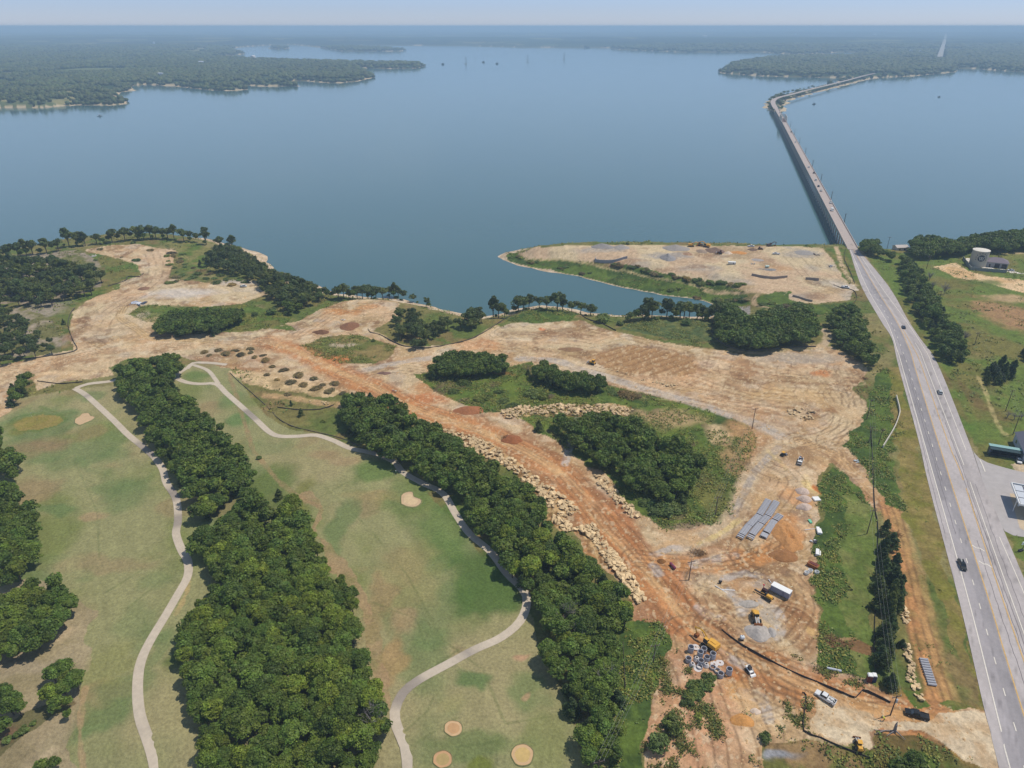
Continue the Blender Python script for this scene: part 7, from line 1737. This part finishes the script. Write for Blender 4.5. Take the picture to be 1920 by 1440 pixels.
for i, (b, t) in enumerate([((1481.7, 237.5), (0, 228)), ((1489.5, 252.5), (0, 242)), ((1498.7, 269), (0, 258)), ((1509.7, 289), (0, 277.5)), ((1523, 312.5), (0, 300)), ((1538.7, 341), (0, 326.5)), ((1558, 375), (0, 359)), ((1582.5, 418.7), (0, 400.6))]):
    nth = ['eighth', 'seventh', 'sixth', 'fifth', 'fourth', 'third', 'second', 'first'][i]
    upole('b%d' % i, b, t, '%s wooden pole from the shore in the line standing in water beside the bridge' % nth, water=True)
for k, b, t, lab, tf in [('r0', (1663, 467), (0, 444), 'wooden pole by the lake behind the trees at the bridge end', 0), ('r1', (1737, 504), (0, 479), 'wooden pole in the field left of the water tank', 0), ('r2', (1827, 647), (0, 623), 'wooden pole beside the near end of the hedgerow', 0), ('r3', (1885, 771), (0, 731), 'wooden pole in the grass above the teal shed', 0), ('r4', (1899, 815), (0, 779), 'wooden pole right behind the teal shed', 0), ('r6', (1761, 562), (0, 545), 'short wooden pole below the dead grey tree', 0),
                         ('l1', (1410, 804), (0, 765), 'wooden pole at the corner of the weeds island by the gravel road', 0), ('l2', (1341, 966), (0, 931), 'wooden pole in the weeds below the central grove', 0), ('l3', (1291.6, 1087), (0, 1051), 'wooden pole standing in bare dirt by the purple tank', 0), ('l4', (1225, 1243), (0, 1208), 'wooden pole in the green weeds left of the manhole rings', 0), ('l5', (1118, 1492), (0, 1426), 'wooden pole rising from the haul road wood at the bottom edge', 0),
                         ('m1', (1625, 786), (0, 749), 'wooden pole where the bare earth meets the weeds by the highway', 0), ('m2', (1629, 829), (0, 800), 'wooden pole in weeds left of the concrete channel wall', 0), ('m2b', (1647, 834), (0, 805), 'thin wooden pole just right of the pole in the weeds', 0), ('m3', (1625, 1002), (0, 955), 'wooden pole on the grass right of the weeds block', 0), ('m5', (1669, 1342), (0, 1304), 'leaning grey pole with a white transformer at the site entrance', 1)]:
    upole(k, b, t, lab, tf=bool(tf))
M_WIRE = mat('aluminium_wire', (0.34, 0.34, 0.32), .6)
def wires(keys, label):
    a0 = POLES[keys[0]]; r = empty('power_line', a0); tag(r, label, 'power line')
    for s in (-1.15, 0, 1.15):
        t = MB()
        for k1, k2 in zip(keys[:-1], keys[1:]):
            a = Vector(POLES[k1]); b = Vector(POLES[k2]); d = (b - a); n = 10; off = Vector((s * math.cos(.25), s * math.sin(.25), .1)); pr = None
            for i in range(n + 1):
                u = i / n; p = a + d * u + off - Vector((0, 0, d.length * .022 * 4 * u * (1 - u))) - Vector(a0)
                if pr is not None: t.tube(pr, p, .014, n=4, caps=False)
                pr = p
        t.build('wire', M_WIRE, r)
wires(['l5', 'l4', 'l3', 'l2', 'l1'], 'sagging wires running over the haul road wood and the dirt yard')
wires(['m5', 'm3', 'm2', 'm1'], 'sagging wires above the grass right of the weeds block')
wires(['r4', 'r3', 'r2', 'r6', 'r1', 'r0'], 'sagging wires on the field right of the highway')
wires(['b7', 'b6', 'b5', 'b4', 'b3', 'b2', 'b1', 'b0'], 'sagging wires over the water beside the bridge')
for i, (px, py, pt, lab) in enumerate([(873.5, 120, 107, 'lattice power tower in the far lake, leftmost of three'), (989.5, 116.5, 103, 'lattice power tower in the far lake, middle of three'), (1057.5, 111.5, 99, 'lattice power tower in the far lake, rightmost of three')]):
    x, y = P(px, py, WL); h = topz((x, y), pt) - WL; r = empty('transmission_tower', (x, y, WL)); tag(r, lab, 'power tower', 'power towers in the far lake')
    t = MB(); w = 7.0; m_ = paint(110, 116, 124)
    for sx in (-1, 1):
        for sy in (-1, 1): t.tube((sx * w / 2, sy * w / 2, 0), (sx * .8, sy * .8, h), .55, .3, n=4)
    for k in range(6):
        z0 = h * k / 6; z1 = h * (k + 1) / 6; w0 = w / 2 + (.8 - w / 2) * k / 6; w1 = w / 2 + (.8 - w / 2) * (k + 1) / 6
        for s in (-1, 1): t.tube((-w0, s * w0, z0), (w1, s * w1, z1), .25, n=4); t.tube((s * w0, -w0, z0), (s * w1, w1, z1), .25, n=4)
    t.build('lattice', m_, r)
    for k in (.72, .85, .97): MB().box((0, 0, h * k), (13 * (1.2 - k * .5), .7, .7)).build('crossarm', m_, r)
    MB().box((0, 0, .6), (13, 11, 3.0), taper=(.8, .8)).build('footing', M_WALLD, r)
M_BLIND = paint(54, 66, 66)
for px, py, lab in [(830.5, 121, 'dark hunting blind in the far lake left of the towers'), (906.5, 117, 'dark hunting blind in the far lake just right of the left tower'), (932, 120, 'dark hunting blind in the far lake between the left and middle towers')]:
    x, y = P(px, py, WL); r = empty('hunting_blind', (x, y, WL)); tag(r, lab, 'hunting blind', 'dark blinds in the far lake')
    MB().box((0, 0, 2.4), (13, 9, 5), taper=(.8, .8)).build('hut', M_BLIND, r); MB().box((0, 0, 5.3), (12, 9, 1.6), taper=(.4, .8)).build('roof', M_BLIND, r)
def boat(px, py, L, col, lab, rz=0.3):
    x, y = P(px, py, WL); r = empty('motor_boat', (x, y, WL), rz); tag(r, lab, 'boat')
    k = L / 6; h = MB(); h.add([(-3 * k, -1.1 * k, .9 * k), (1.5 * k, -1.1 * k, 1.0 * k), (3.2 * k, 0, 1.2 * k), (1.5 * k, 1.1 * k, 1.0 * k), (-3 * k, 1.1 * k, .9 * k), (-3 * k, -.7 * k, -.3), (1.3 * k, -.6 * k, -.3), (2.5 * k, 0, -.3), (1.3 * k, .6 * k, -.3), (-3 * k, .7 * k, -.3)], [(0, 1, 2, 3, 4), (9, 8, 7, 6, 5), (0, 5, 6, 1), (1, 6, 7, 2), (2, 7, 8, 3), (3, 8, 9, 4), (4, 9, 5, 0)]); h.build('hull', paint(*col), r)
    MB().box((-.2 * k, 0, 1.6 * k), (1.8 * k, 1.5 * k, 1.0 * k), taper=(.8, .8)).build('cabin', M_GLASS, r); MB().box((-.3 * k, 0, 2.2 * k), (1.9 * k, 1.6 * k, .2 * k)).build('roof', paint(*col), r)
boat(187.5, 218, 9, (240, 240, 240), 'small white motor boat below the left peninsula')
boat(1526.5, 195.5, 8, (40, 46, 56), 'small dark motor boat on the water right of the causeway')
boat(1761, 182, 8, (60, 66, 76), 'tiny dark boat far out on the right')
# ---------------------------------------------------------------- water tank and its yard
def water_tank():
    x, y, z = gp(1832, 497.5); dep = y * CT + (CAM_H - z) * ST; rad = 14.2 / FPX * dep; h = topz((x, y), 468.5) - z
    az = math.atan2(-y, -x)       # side seen from the lake approach road
    r = empty('water_tank', (x, y, z), az + .25); tag(r, 'tan cylindrical water tank with a dark round emblem above the lakeside wood', 'water tank')
    t = MB(); t.lathe([(rad, 0), (rad, h)], 48); t.build('shell', mat('tank_paint_tan', lin((188, 182, 168), .8), .6, noise=.05), r)
    t = MB(); t.lathe([(rad + .12, h - .25), (rad + .12, h + .05), (rad * .6, h + .5), (0.01, h + .75)], 48); t.build('roof', mat('tank_roof_cream', lin((240, 232, 216), .8), .6), r)
    MB().box((0, rad + .15, h / 2), (.5, .12, h)).build('ladder', paint(120, 120, 120), r)
    def on(a, zc, off): return Vector(((rad + off) * math.cos(a), (rad + off) * math.sin(a), zc))
    zc = h * .58; er = 3.6 * rad / 8.5
    vs = []; fs = []; n = 30; off = .10
    for i in range(n): 
        u = 2 * math.pi * i / n; vs.append(on(er * math.cos(u) / rad, zc + er * math.sin(u), off))
    vs.append(on(0, zc, off)); fs = [(i, (i + 1) % n, n) for i in range(n)]
    MB().add(vs, fs).build('emblem_disc', paint(38, 52, 74), r)
    mk = MB()
    def bar(u0, v0, u1, v1, w=.42):
        p, q = Vector((u0, v0)), Vector((u1, v1)); d = (q - p).normalized(); nn = Vector((-d.y, d.x)) * w / 2
        mk.add([on(a.x * er / rad, zc + a.y * er, off + .05) for a in (p - nn / er, q - nn / er, q + nn / er, p + nn / er)], [(0, 1, 2, 3)])
    for a in [(-.75, .5, -.3, -.62), (-.3, -.62, .35, .55), (.75, .5, .3, -.62), (.3, -.62, -.35, .55), (-.35, .55, .05, .1)]: bar(*a)
    mk.build('emblem_mark', paint(196, 196, 190), r)
    lt = MB()
    for i in range(9):
        u = math.radians(200 - 27.5 * i); e = er * 1.5
        cu, cv = e * math.cos(u), e * math.sin(u); s = .5
        lt.add([on((cu + dx * s) / rad, zc + cv + dz * s * 1.3, off) for dx, dz in ((-.5, -.6), (.5, -.6), (.5, .6), (-.5, .6))], [(0, 1, 2, 3)])
    lt.build('lettering', paint(88, 92, 104), r)
water_tank()
def pump_house():
    a = G([(1866, 499)])[0]; z = float(hz(*a)[0]); r = empty('pump_house', (a[0], a[1], z), head((1858, 500), (1880, 502.5))); tag(r, 'grey pump house with a dark hipped roof beside the water tank', 'building')
    MB().box((0, 0, 1.9), (13, 9, 3.8)).build('wall', paint(168, 164, 166, .9), r)
    t = MB(); t.add([(-7.2, -5.2, 3.8), (7.2, -5.2, 3.8), (7.2, 5.2, 3.8), (-7.2, 5.2, 3.8), (-2.5, 0, 6.3), (2.5, 0, 6.3)], [(0, 1, 5, 4), (1, 2, 5), (2, 3, 4, 5), (3, 0, 4), (3, 2, 1, 0)]); t.build('roof', paint(132, 120, 130, .8), r)
    for s in (0, 4.2): MB().box((s + .2, -4.55, 1.5), (3.0, .12, 3.0)).build('garage_door', paint(60, 46, 56), r)
    MB().box((-4.2, -4.55, 1.1), (1.0, .12, 2.2)).build('door', paint(60, 46, 56), r)
pump_house()
sheet('tank_yard', [(1806, 489), (1822, 504), (1886, 510), (1884, 500), (1860, 494), (1840, 486), (1812, 484)], C(236, 232, 228), .05)
fence_line([(1805, 486), (1820, 506.5), (1850, 509), (1886.5, 512)], 2.2, paint(140, 146, 146, .9), .3, 'yard_wall', 'grey wall around the water tank yard', 'wall', False, False)
sheet('yard_drive', [(1888, 508), (1925, 510.5), (1960, 513), (1960, 517), (1925, 514.5), (1888, 511.5)], C(230, 226, 220), .05)
def small_building(px, py, L, w, h, wallc, roofc, lab, rz, name='lake_house'):
    a = gp(px, py); r = empty(name, a, rz); tag(r, lab, 'building')
    MB().box((0, 0, h / 2), (L, w, h)).build('wall', paint(*wallc, .9), r)
    MB().prism([(-w / 2 - .4, h), (w / 2 + .4, h), (0, h + w * .22)], -L / 2 - .4, L / 2 + .4, M=Matrix.Rotation(math.pi / 2, 4, 'Z')).build('roof', paint(*roofc, .7), r)
    for k in (-.25, .2): MB().box((L * k, -w / 2 - .04, h * .5), (1.4, .08, 1.2)).build('window', M_GLASS, r)
    return r
small_building(1687, 469, 9, 6, 3, (214, 206, 200), (206, 196, 190), 'small pale house on the lake shore right of the bridge', 0.1)
# shed, metal building, canopy at the right edge
def shed():
    a = gp(1887, 857); r = empty('open_shed', a, head((1859, 853), (1913, 861))); tag(r, 'long open shed with a teal metal roof at the right edge', 'shed')
    L = 12.2
    MB().box((0, 1.7, 3.35), (L + .6, 2.0, .14), taper=(1, 1)).build('roof', paint(150, 190, 186, .5), r)
    MB().box((0, -.3, 3.15), (L + .6, 2.4, .12)).build('lean_roof', paint(34, 62, 66, .5), r)
    MB().box((0, 2.5, 1.6), (L, .12, 3.2)).build('back_wall', paint(44, 76, 80), r)
    for s in (-1, 1): MB().box((s * L / 2, .6, 1.6), (.12, 3.8, 3.2)).build('side_wall', paint(34, 58, 62), r)
    for k in range(5): MB().box((-L / 2 + .2 + k * (L - .4) / 4, -1.3, 1.5), (.18, .18, 3.0)).build('post', M_DARK, r)
    MB().box((0, .6, .5), (L - 1, 2.4, .9)).build('stored_goods', paint(40, 44, 50), r)
shed()
b_ = small_building(1932, 850, 16, 9, 4, (176, 182, 190), (96, 98, 112), 'grey metal building with a dark roof behind the teal shed', head((1908, 822), (1930, 870)), 'metal_building')
t = MB().tube((0, 0, 0), (0, 0, 2.2), .07, n=6); plain('road_sign', 'sign', 'small blue grey sign panel left of the teal shed', 1854, 855, None, None, .4, parts=[('post', t, M_DARK), ('panel', MB().box((0, 0, 2.4), (2.0, .08, 1.3)), paint(96, 106, 130))])
def canopy():
    p0 = P(1896.5, 905, 4.9); p1 = P(1912, 945, 4.9); d = p1 - p0; W_ = float(np.hypot(*d)); az = math.atan2(d[1], d[0])
    q = np.array([-d[1], d[0]]) / W_
    if q[0] < 0: q = -q
    L = 22.0; c = (p0 + p1) / 2 + q * L / 2; z = float(hz(*c)[0]); r = empty('fuel_canopy', (c[0], c[1], z), math.atan2(q[1], q[0])); tag(r, 'white framed forecourt canopy cut by the right edge of the picture', 'canopy')
    MB().box((0, 0, 4.6), (L, W_, .12)).build('ceiling', paint(90, 90, 96), r)
    for s in (-1, 1): MB().box((0, s * W_ / 2, 4.75), (L + .3, .3, .7)).build('fascia', M_WHITE, r)
    for s in (-1, 1): MB().box((s * L / 2, 0, 4.75), (.3, W_, .7)).build('fascia', M_WHITE, r)
    for i in range(7):
        for j in range(3): MB().box((-L / 2 + 1.8 + i * 3.1, (j - 1) * W_ / 3.2, 4.72), (2.6, W_ / 3.2 - .45, .1)).build('roof_panel', paint(214, 218, 224), r)
    for i in (-.4, 0, .4): MB().box((L * i, 0, 2.3), (.4, .4, 4.6)).build('post', M_WHITE, r)
    MB().tube((-L / 2 - .2, -W_ * .3, 0), (-L / 2 - .2, -W_ * .3, 4.4), .12, n=8).build('downpipe', M_WHITE, r)
canopy()
t = MB().box((0, 0, .5), (1.6, .7, .5)).tube((0, 0, 0), (1.2, 0, 3.2), .09, n=6); plain('sign_base', 'sign', 'white sign cut by the right edge below the canopy', 1913, 1034, None, None, .3, parts=[('panel', MB().box((.8, 0, 3.3), (2.6, .2, 1.1)), M_WHITE), ('base', t, M_DARK)])
# ---------------------------------------------------------------- site odds and ends
def toilet(px, py, col, lab):
    a = gp(px, py); r = empty('portable_toilet', a, -.2); tag(r, lab, 'portable toilet')
    MB().box((0, 0, 1.1), (1.15, 1.15, 2.1)).build('cabin', paint(*col), r); MB().prism([(-.62, 2.15), (.62, 2.15), (.4, 2.4), (-.4, 2.4)], -.6, .6).build('roof', M_WHITE, r); MB().box((0, -.59, 1.05), (.75, .05, 1.8)).build('door', paint(col[0] * .8, col[1] * .8, col[2] * .8), r)
toilet(1628.5, 1277, (130, 56, 56), 'red portable toilet with a white roof, left of the blue one'); toilet(1636.5, 1277, (50, 66, 120), 'blue portable toilet with a white roof beside the silt fence')
def sticks(px, py, n, s, lab, name='brush_heap', m=None, up=.9):
    a = gp(px, py); t = MB()
    for k in range(n):
        x, y = R.gauss(0, s * .5), R.gauss(0, s * .35); d = Vector((R.uniform(-1, 1), R.uniform(-1, 1), R.uniform(-.1, .35))).normalized() * R.uniform(.6, 1.8)
        z = max(0.05, up * (1 - math.hypot(x / s, y / s * 1.3))) * R.uniform(.2, 1); t.tube((x, y, z), (x + d.x, y + d.y, z + d.z), .06, .03, 4)
    o = t.build(name, m or M_BRSTK, None, a); tag(o, lab, 'brush heap')
M_BRSTK = mat('dry_sticks', lin((150, 118, 82), .8), .95, noise=.2)
sticks(1311, 1038, 190, 2.6, 'heap of brown sticks at the road fork below the weeds island'); sticks(952, 822, 140, 3.0, 'tangle of cut branches in reddish dirt at the haul road bend'); sticks(1680, 1003, 90, 1.6, 'brown brush heap beside the end of the silt fence', up=1.4)
sticks(1560, 1200, 120, 3.2, 'long brown brush heap across the weeds block', up=.8); sticks(1622, 710, 60, 1.6, 'small dark brush heap at the edge of the earthworks')
def stump():
    a = gp(1677, 1372); r = empty('tree_stump', a, .3); tag(r, 'tall broken grey tree stump with fallen limbs at the site entrance', 'tree stump')
    MB().tube((0, 0, -.2), (.1, .2, 2.2), .42, .3, 8).tube((.1, .2, 2.1), (.3, .3, 3.0), .28, .05, 6).build('trunk', M_GREYWOOD, r)
    for p, q in [((0, 0, .3), (-4.4, 1.8, .15)), ((0, 0, .5), (-2.6, -.4, .1)), ((0, 0, .6), (.8, -2.6, .1)), ((-2.2, .9, .2), (-5.0, .8, .1))]: MB().tube(p, q, .18, .06, 6).build('limb', M_GREYWOOD, r)
stump()
def dead_tree(px, py, h, lab, n=26, col=None, spread=.55):
    a = gp(px, py); r = empty('dead_tree', a, R.uniform(0, 6)); tag(r, lab, 'dead tree'); MB().tube((0, 0, -.3), (.1, 0, h * .4), .2, .13, 7).build('trunk', M_GREYWOOD, r); t = MB()
    for k in range(n):
        b0 = Vector((.08, 0, h * R.uniform(.2, .4))); d = Vector((R.gauss(0, spread), R.gauss(0, spread), 1)).normalized() * h * R.uniform(.4, .62); e = b0 + d; t.tube(b0, e, .07, .03, 4)
        for j in range(4): u = R.uniform(.4, .95); t.tube(b0 + d * u, b0 + d * u + Vector((R.gauss(0, .7), R.gauss(0, .7), R.uniform(.2, 1.2))), .035, .012, 3)
    t.build('branches', M_GREYWOOD, r)
dead_tree(1062, 1175, 9.5, 'bare grey tree among the green crowns of the haul road wood, upper'); dead_tree(1088, 1205, 9, 'bare grey tree among the green crowns of the haul road wood, middle'); dead_tree(1135, 1300, 9.5, 'bare grey tree among the green crowns of the haul road wood, lower'); dead_tree(703, 1372, 9.5, 'bare pale limbs rising from the right edge of the large wood'); dead_tree(1770, 552, 8.5, 'bare purplish grey tree standing alone in the field below the water tank', 40); dead_tree(1742, 526, 6.5, 'bare grey tree at the right side of the hedgerow, upper', 30); dead_tree(1748, 543, 6.0, 'bare grey tree at the right side of the hedgerow, lower', 30); dead_tree(1808, 640, 6.5, 'bare grey tree leaning over the near end of the hedgerow', 34)
for px, py, lab in [(1888, 783, 'leafless grey shrub behind the teal shed, leftmost of three'), (1901, 787, 'leafless grey shrub behind the teal shed, middle of three'), (1914, 786, 'leafless grey shrub behind the teal shed, rightmost of three')]: dead_tree(px, py, 3.4, lab, 12, spread=.8)
# ---------------------------------------------------------------- two people
def person(px, py, rz, top, legs, hatc, label, bend=0.0):
    x, y, z = gp(px, py); r = empty('person', (x, y, z), rz); tag(r, label, 'person')
    J = {'pel': (0, 0, .95), 'ch': (.05 + bend * .3, 0, 1.38 - bend * .1), 'nk': (.05 + bend * .42, 0, 1.52 - bend * .13), 'hd': (.07 + bend * .5, 0, 1.67 - bend * .16), 'hlt': (.07 + bend * .5, 0, 1.74 - bend * .16)}
    vs = [J['pel'], J['ch'], J['nk'], J['hd'], J['hlt']]; rad = [.16, .18, .065, .105, .085]; ed = [(0, 1), (1, 2), (2, 3), (3, 4)]
    for s in (-1, 1):
        b = len(vs); vs += [(0, s * .1, .9), (.06, s * .12, .5), (-.02, s * .13, .08), (.16, s * .14, .04)]; rad += [.11, .075, .05, .045]; ed += [(0, b), (b, b + 1), (b + 1, b + 2), (b + 2, b + 3)]
        b = len(vs); vs += [(.05 + bend * .28, s * .2, 1.4 - bend * .1), (.1 + bend * .3, s * .27, 1.12 - bend * .1), (.28 + bend * .3, s * .22, .92), (.36 + bend * .3, s * .2, .88)]; rad += [.06, .048, .036, .042]; ed += [(1, b), (b, b + 1), (b + 1, b + 2), (b + 2, b + 3)]
    me = bpy.data.meshes.new('body'); me.from_pydata(vs, ed, []); o = link('body', me, r)
    sk = o.modifiers.new('skin', 'SKIN')
    for i, rr in enumerate(rad): me.skin_vertices[0].data[i].radius = (rr, rr) if hasattr(me, 'skin_vertices') and len(me.skin_vertices) else (rr, rr)
    me.skin_vertices[0].data[0].use_root = True
    o.modifiers.new('sub', 'SUBSURF').levels = 1
    m = bpy.data.materials.new('clothing'); m.use_nodes = True; N = m.node_tree.nodes; L = m.node_tree.links; tc = N.new('ShaderNodeTexCoord'); sp = N.new('ShaderNodeSeparateXYZ'); cr = N.new('ShaderNodeValToRGB'); L.new(tc.outputs['Object'], sp.inputs[0]); mr = N.new('ShaderNodeMapRange'); mr.inputs['From Max'].default_value = 2.0; L.new(sp.outputs['Z'], mr.inputs['Value']); L.new(mr.outputs[0], cr.inputs[0])
    cr.color_ramp.interpolation = 'CONSTANT'; e = cr.color_ramp.elements; e[0].position = 0; e[0].color = (.02, .02, .02, 1); e[1].position = .05; e[1].color = (*lin(legs, .8), 1)
    for pos, c in ((.47, lin(top, .85)), (.755 - bend * .06, lin((196, 150, 120), .8))): k = e.new(pos); k.color = (*c, 1)
    L.new(cr.outputs[0], N['Principled BSDF'].inputs['Base Color']); me.materials.append(m)
    hx, _, hzz = J['hlt']; t = MB(); t.lathe([(.17, -.02), (.13, .0), (.125, .08), (.07, .14), (.005, .15)], 14); t.build('hat', paint(*hatc), r, (hx, 0, hzz))
person(1657, 1352, 2.6, (226, 226, 60), (40, 44, 60), (240, 236, 200), 'worker in a yellow top bending at the site entrance by the stump', .9)
person(742.5, 890, 1.2, (60, 120, 90), (60, 60, 64), (240, 240, 240), 'person in a green top and white cap standing on the fairway by the cart path')
# flagsticks
for px, py, lab in [(60, 782, 'thin white flagstick on the oval green of the left fairway')]:
    a = gp(px, py); r = empty('flagstick', a); tag(r, lab, 'flagstick'); MB().tube((0, 0, 0), (0, 0, 2.2), .03, n=5).build('stick', M_WHITE, r); MB().box((.25, 0, 2.0), (.5, .02, .3)).build('flag', paint(220, 220, 200), r)
# causeway and shoreline trees far across the bridge
g = 'trees along the causeway'
for px, py, s in [(1440, 196, 1.2), (1443, 191, 1.4), (1447, 186, 1.3), (1455, 181, 1.3), (1464, 178, 1.3), (1470, 176, 1.4), (1477, 174, 1.2), (1486, 172, 1.2), (1500, 168, .9), (1507, 167, .9), (1516, 165, 1.2), (1522, 164, 1.2), (1526, 163, .9), (1556, 156, .8), (1575, 151, 1.5), (1580, 150, 1.3), (1593, 147, 1.5), (1441, 203, 1.2), (1446, 207, 1.2), (1450, 209, 1.1), (1465, 205, 1.0), (1468, 197, 1.0), (1472, 190, .8), (1480, 185, .8), (1518, 176, .9), (1550, 168, .8), (1572, 160, 1.0), (1584, 159, .8), (1596, 155, 1.0), (1605, 152, 1.0), (1635, 141, 1.2), (1460, 209, .8), (1466, 202, 1.0)]:
    a = gp(px, py); o = link('causeway_tree', TK['broadleaf_tree'][0][R.randrange(7)], None, (a[0], a[1], a[2] - 1.5), R.uniform(0, 6)); k = s * 1.15; o.scale = (k, k, k * .8); tag(o, 'small dark tree beside the road on the causeway beyond the bridge', 'tree', g)
# houses and barns scattered in the far country
g = 'far farm buildings'
for px, py, L, c, lab in [(475, 111, 34, (232, 226, 224), 'white farm building near the clearing on the left peninsula'), (378, 121, 20, (214, 216, 226), 'small pale building in the woods left of the clearing'), (302, 144, 16, (206, 210, 216), 'small pale building nearest the left lake shore'), (288, 82, 28, (206, 214, 226), 'pale building far off in the left woods'),
                         (1321, 70, 44, (226, 226, 230), 'white building far off beyond the lake at centre right'), (1640, 66, 50, (220, 222, 230), 'white building far off left of the distant road'), (1707, 99, 40, (226, 226, 232), 'white building beside the distant road'), (1724, 100, 26, (216, 220, 228), 'smaller pale building beside the distant road'), (1491, 65, 40, (190, 204, 220), 'pale building at the centre of the far woods')]:
    x, y, z = gp(px, py); r = empty('farm_building', (x, y, z), R.uniform(0, 3)); tag(r, lab, 'building', g); h = 9 + L * .12
    MB().box((0, 0, h / 2), (L, L * .5, h)).build('wall', paint(*c, .8), r); MB().prism([(-L * .27, h), (L * .27, h), (0, h + L * .14)], -L * .52, L * .52, M=Matrix.Rotation(math.pi / 2, 4, 'Z')).build('roof', paint(*c, .8), r)
# ---------------------------------------------------------------- summer haze over the lake
def haze():
    m = bpy.data.materials.new('summer_haze'); m.use_nodes = True
    nt = m.node_tree; nt.nodes.clear()
    o = nt.nodes.new('ShaderNodeOutputMaterial'); p = nt.nodes.new('ShaderNodeVolumePrincipled')
    p.inputs['Color'].default_value = HAZE_COL
    p.inputs['Density'].default_value = HAZE_D
    p.inputs['Anisotropy'].default_value = 0.0
    nt.links.new(p.outputs[0], o.inputs['Volume'])
    b = MB(); b.box((0, 42000, (WL - 5 + 156) / 2), (180000, 90000, 156 - (WL - 5)))
    h = b.build('haze', m); tag(h, kind='stuff')
HAZE_D = 0.000165
HAZE_COL = (0.56, 0.77, 1.0, 1)
haze()
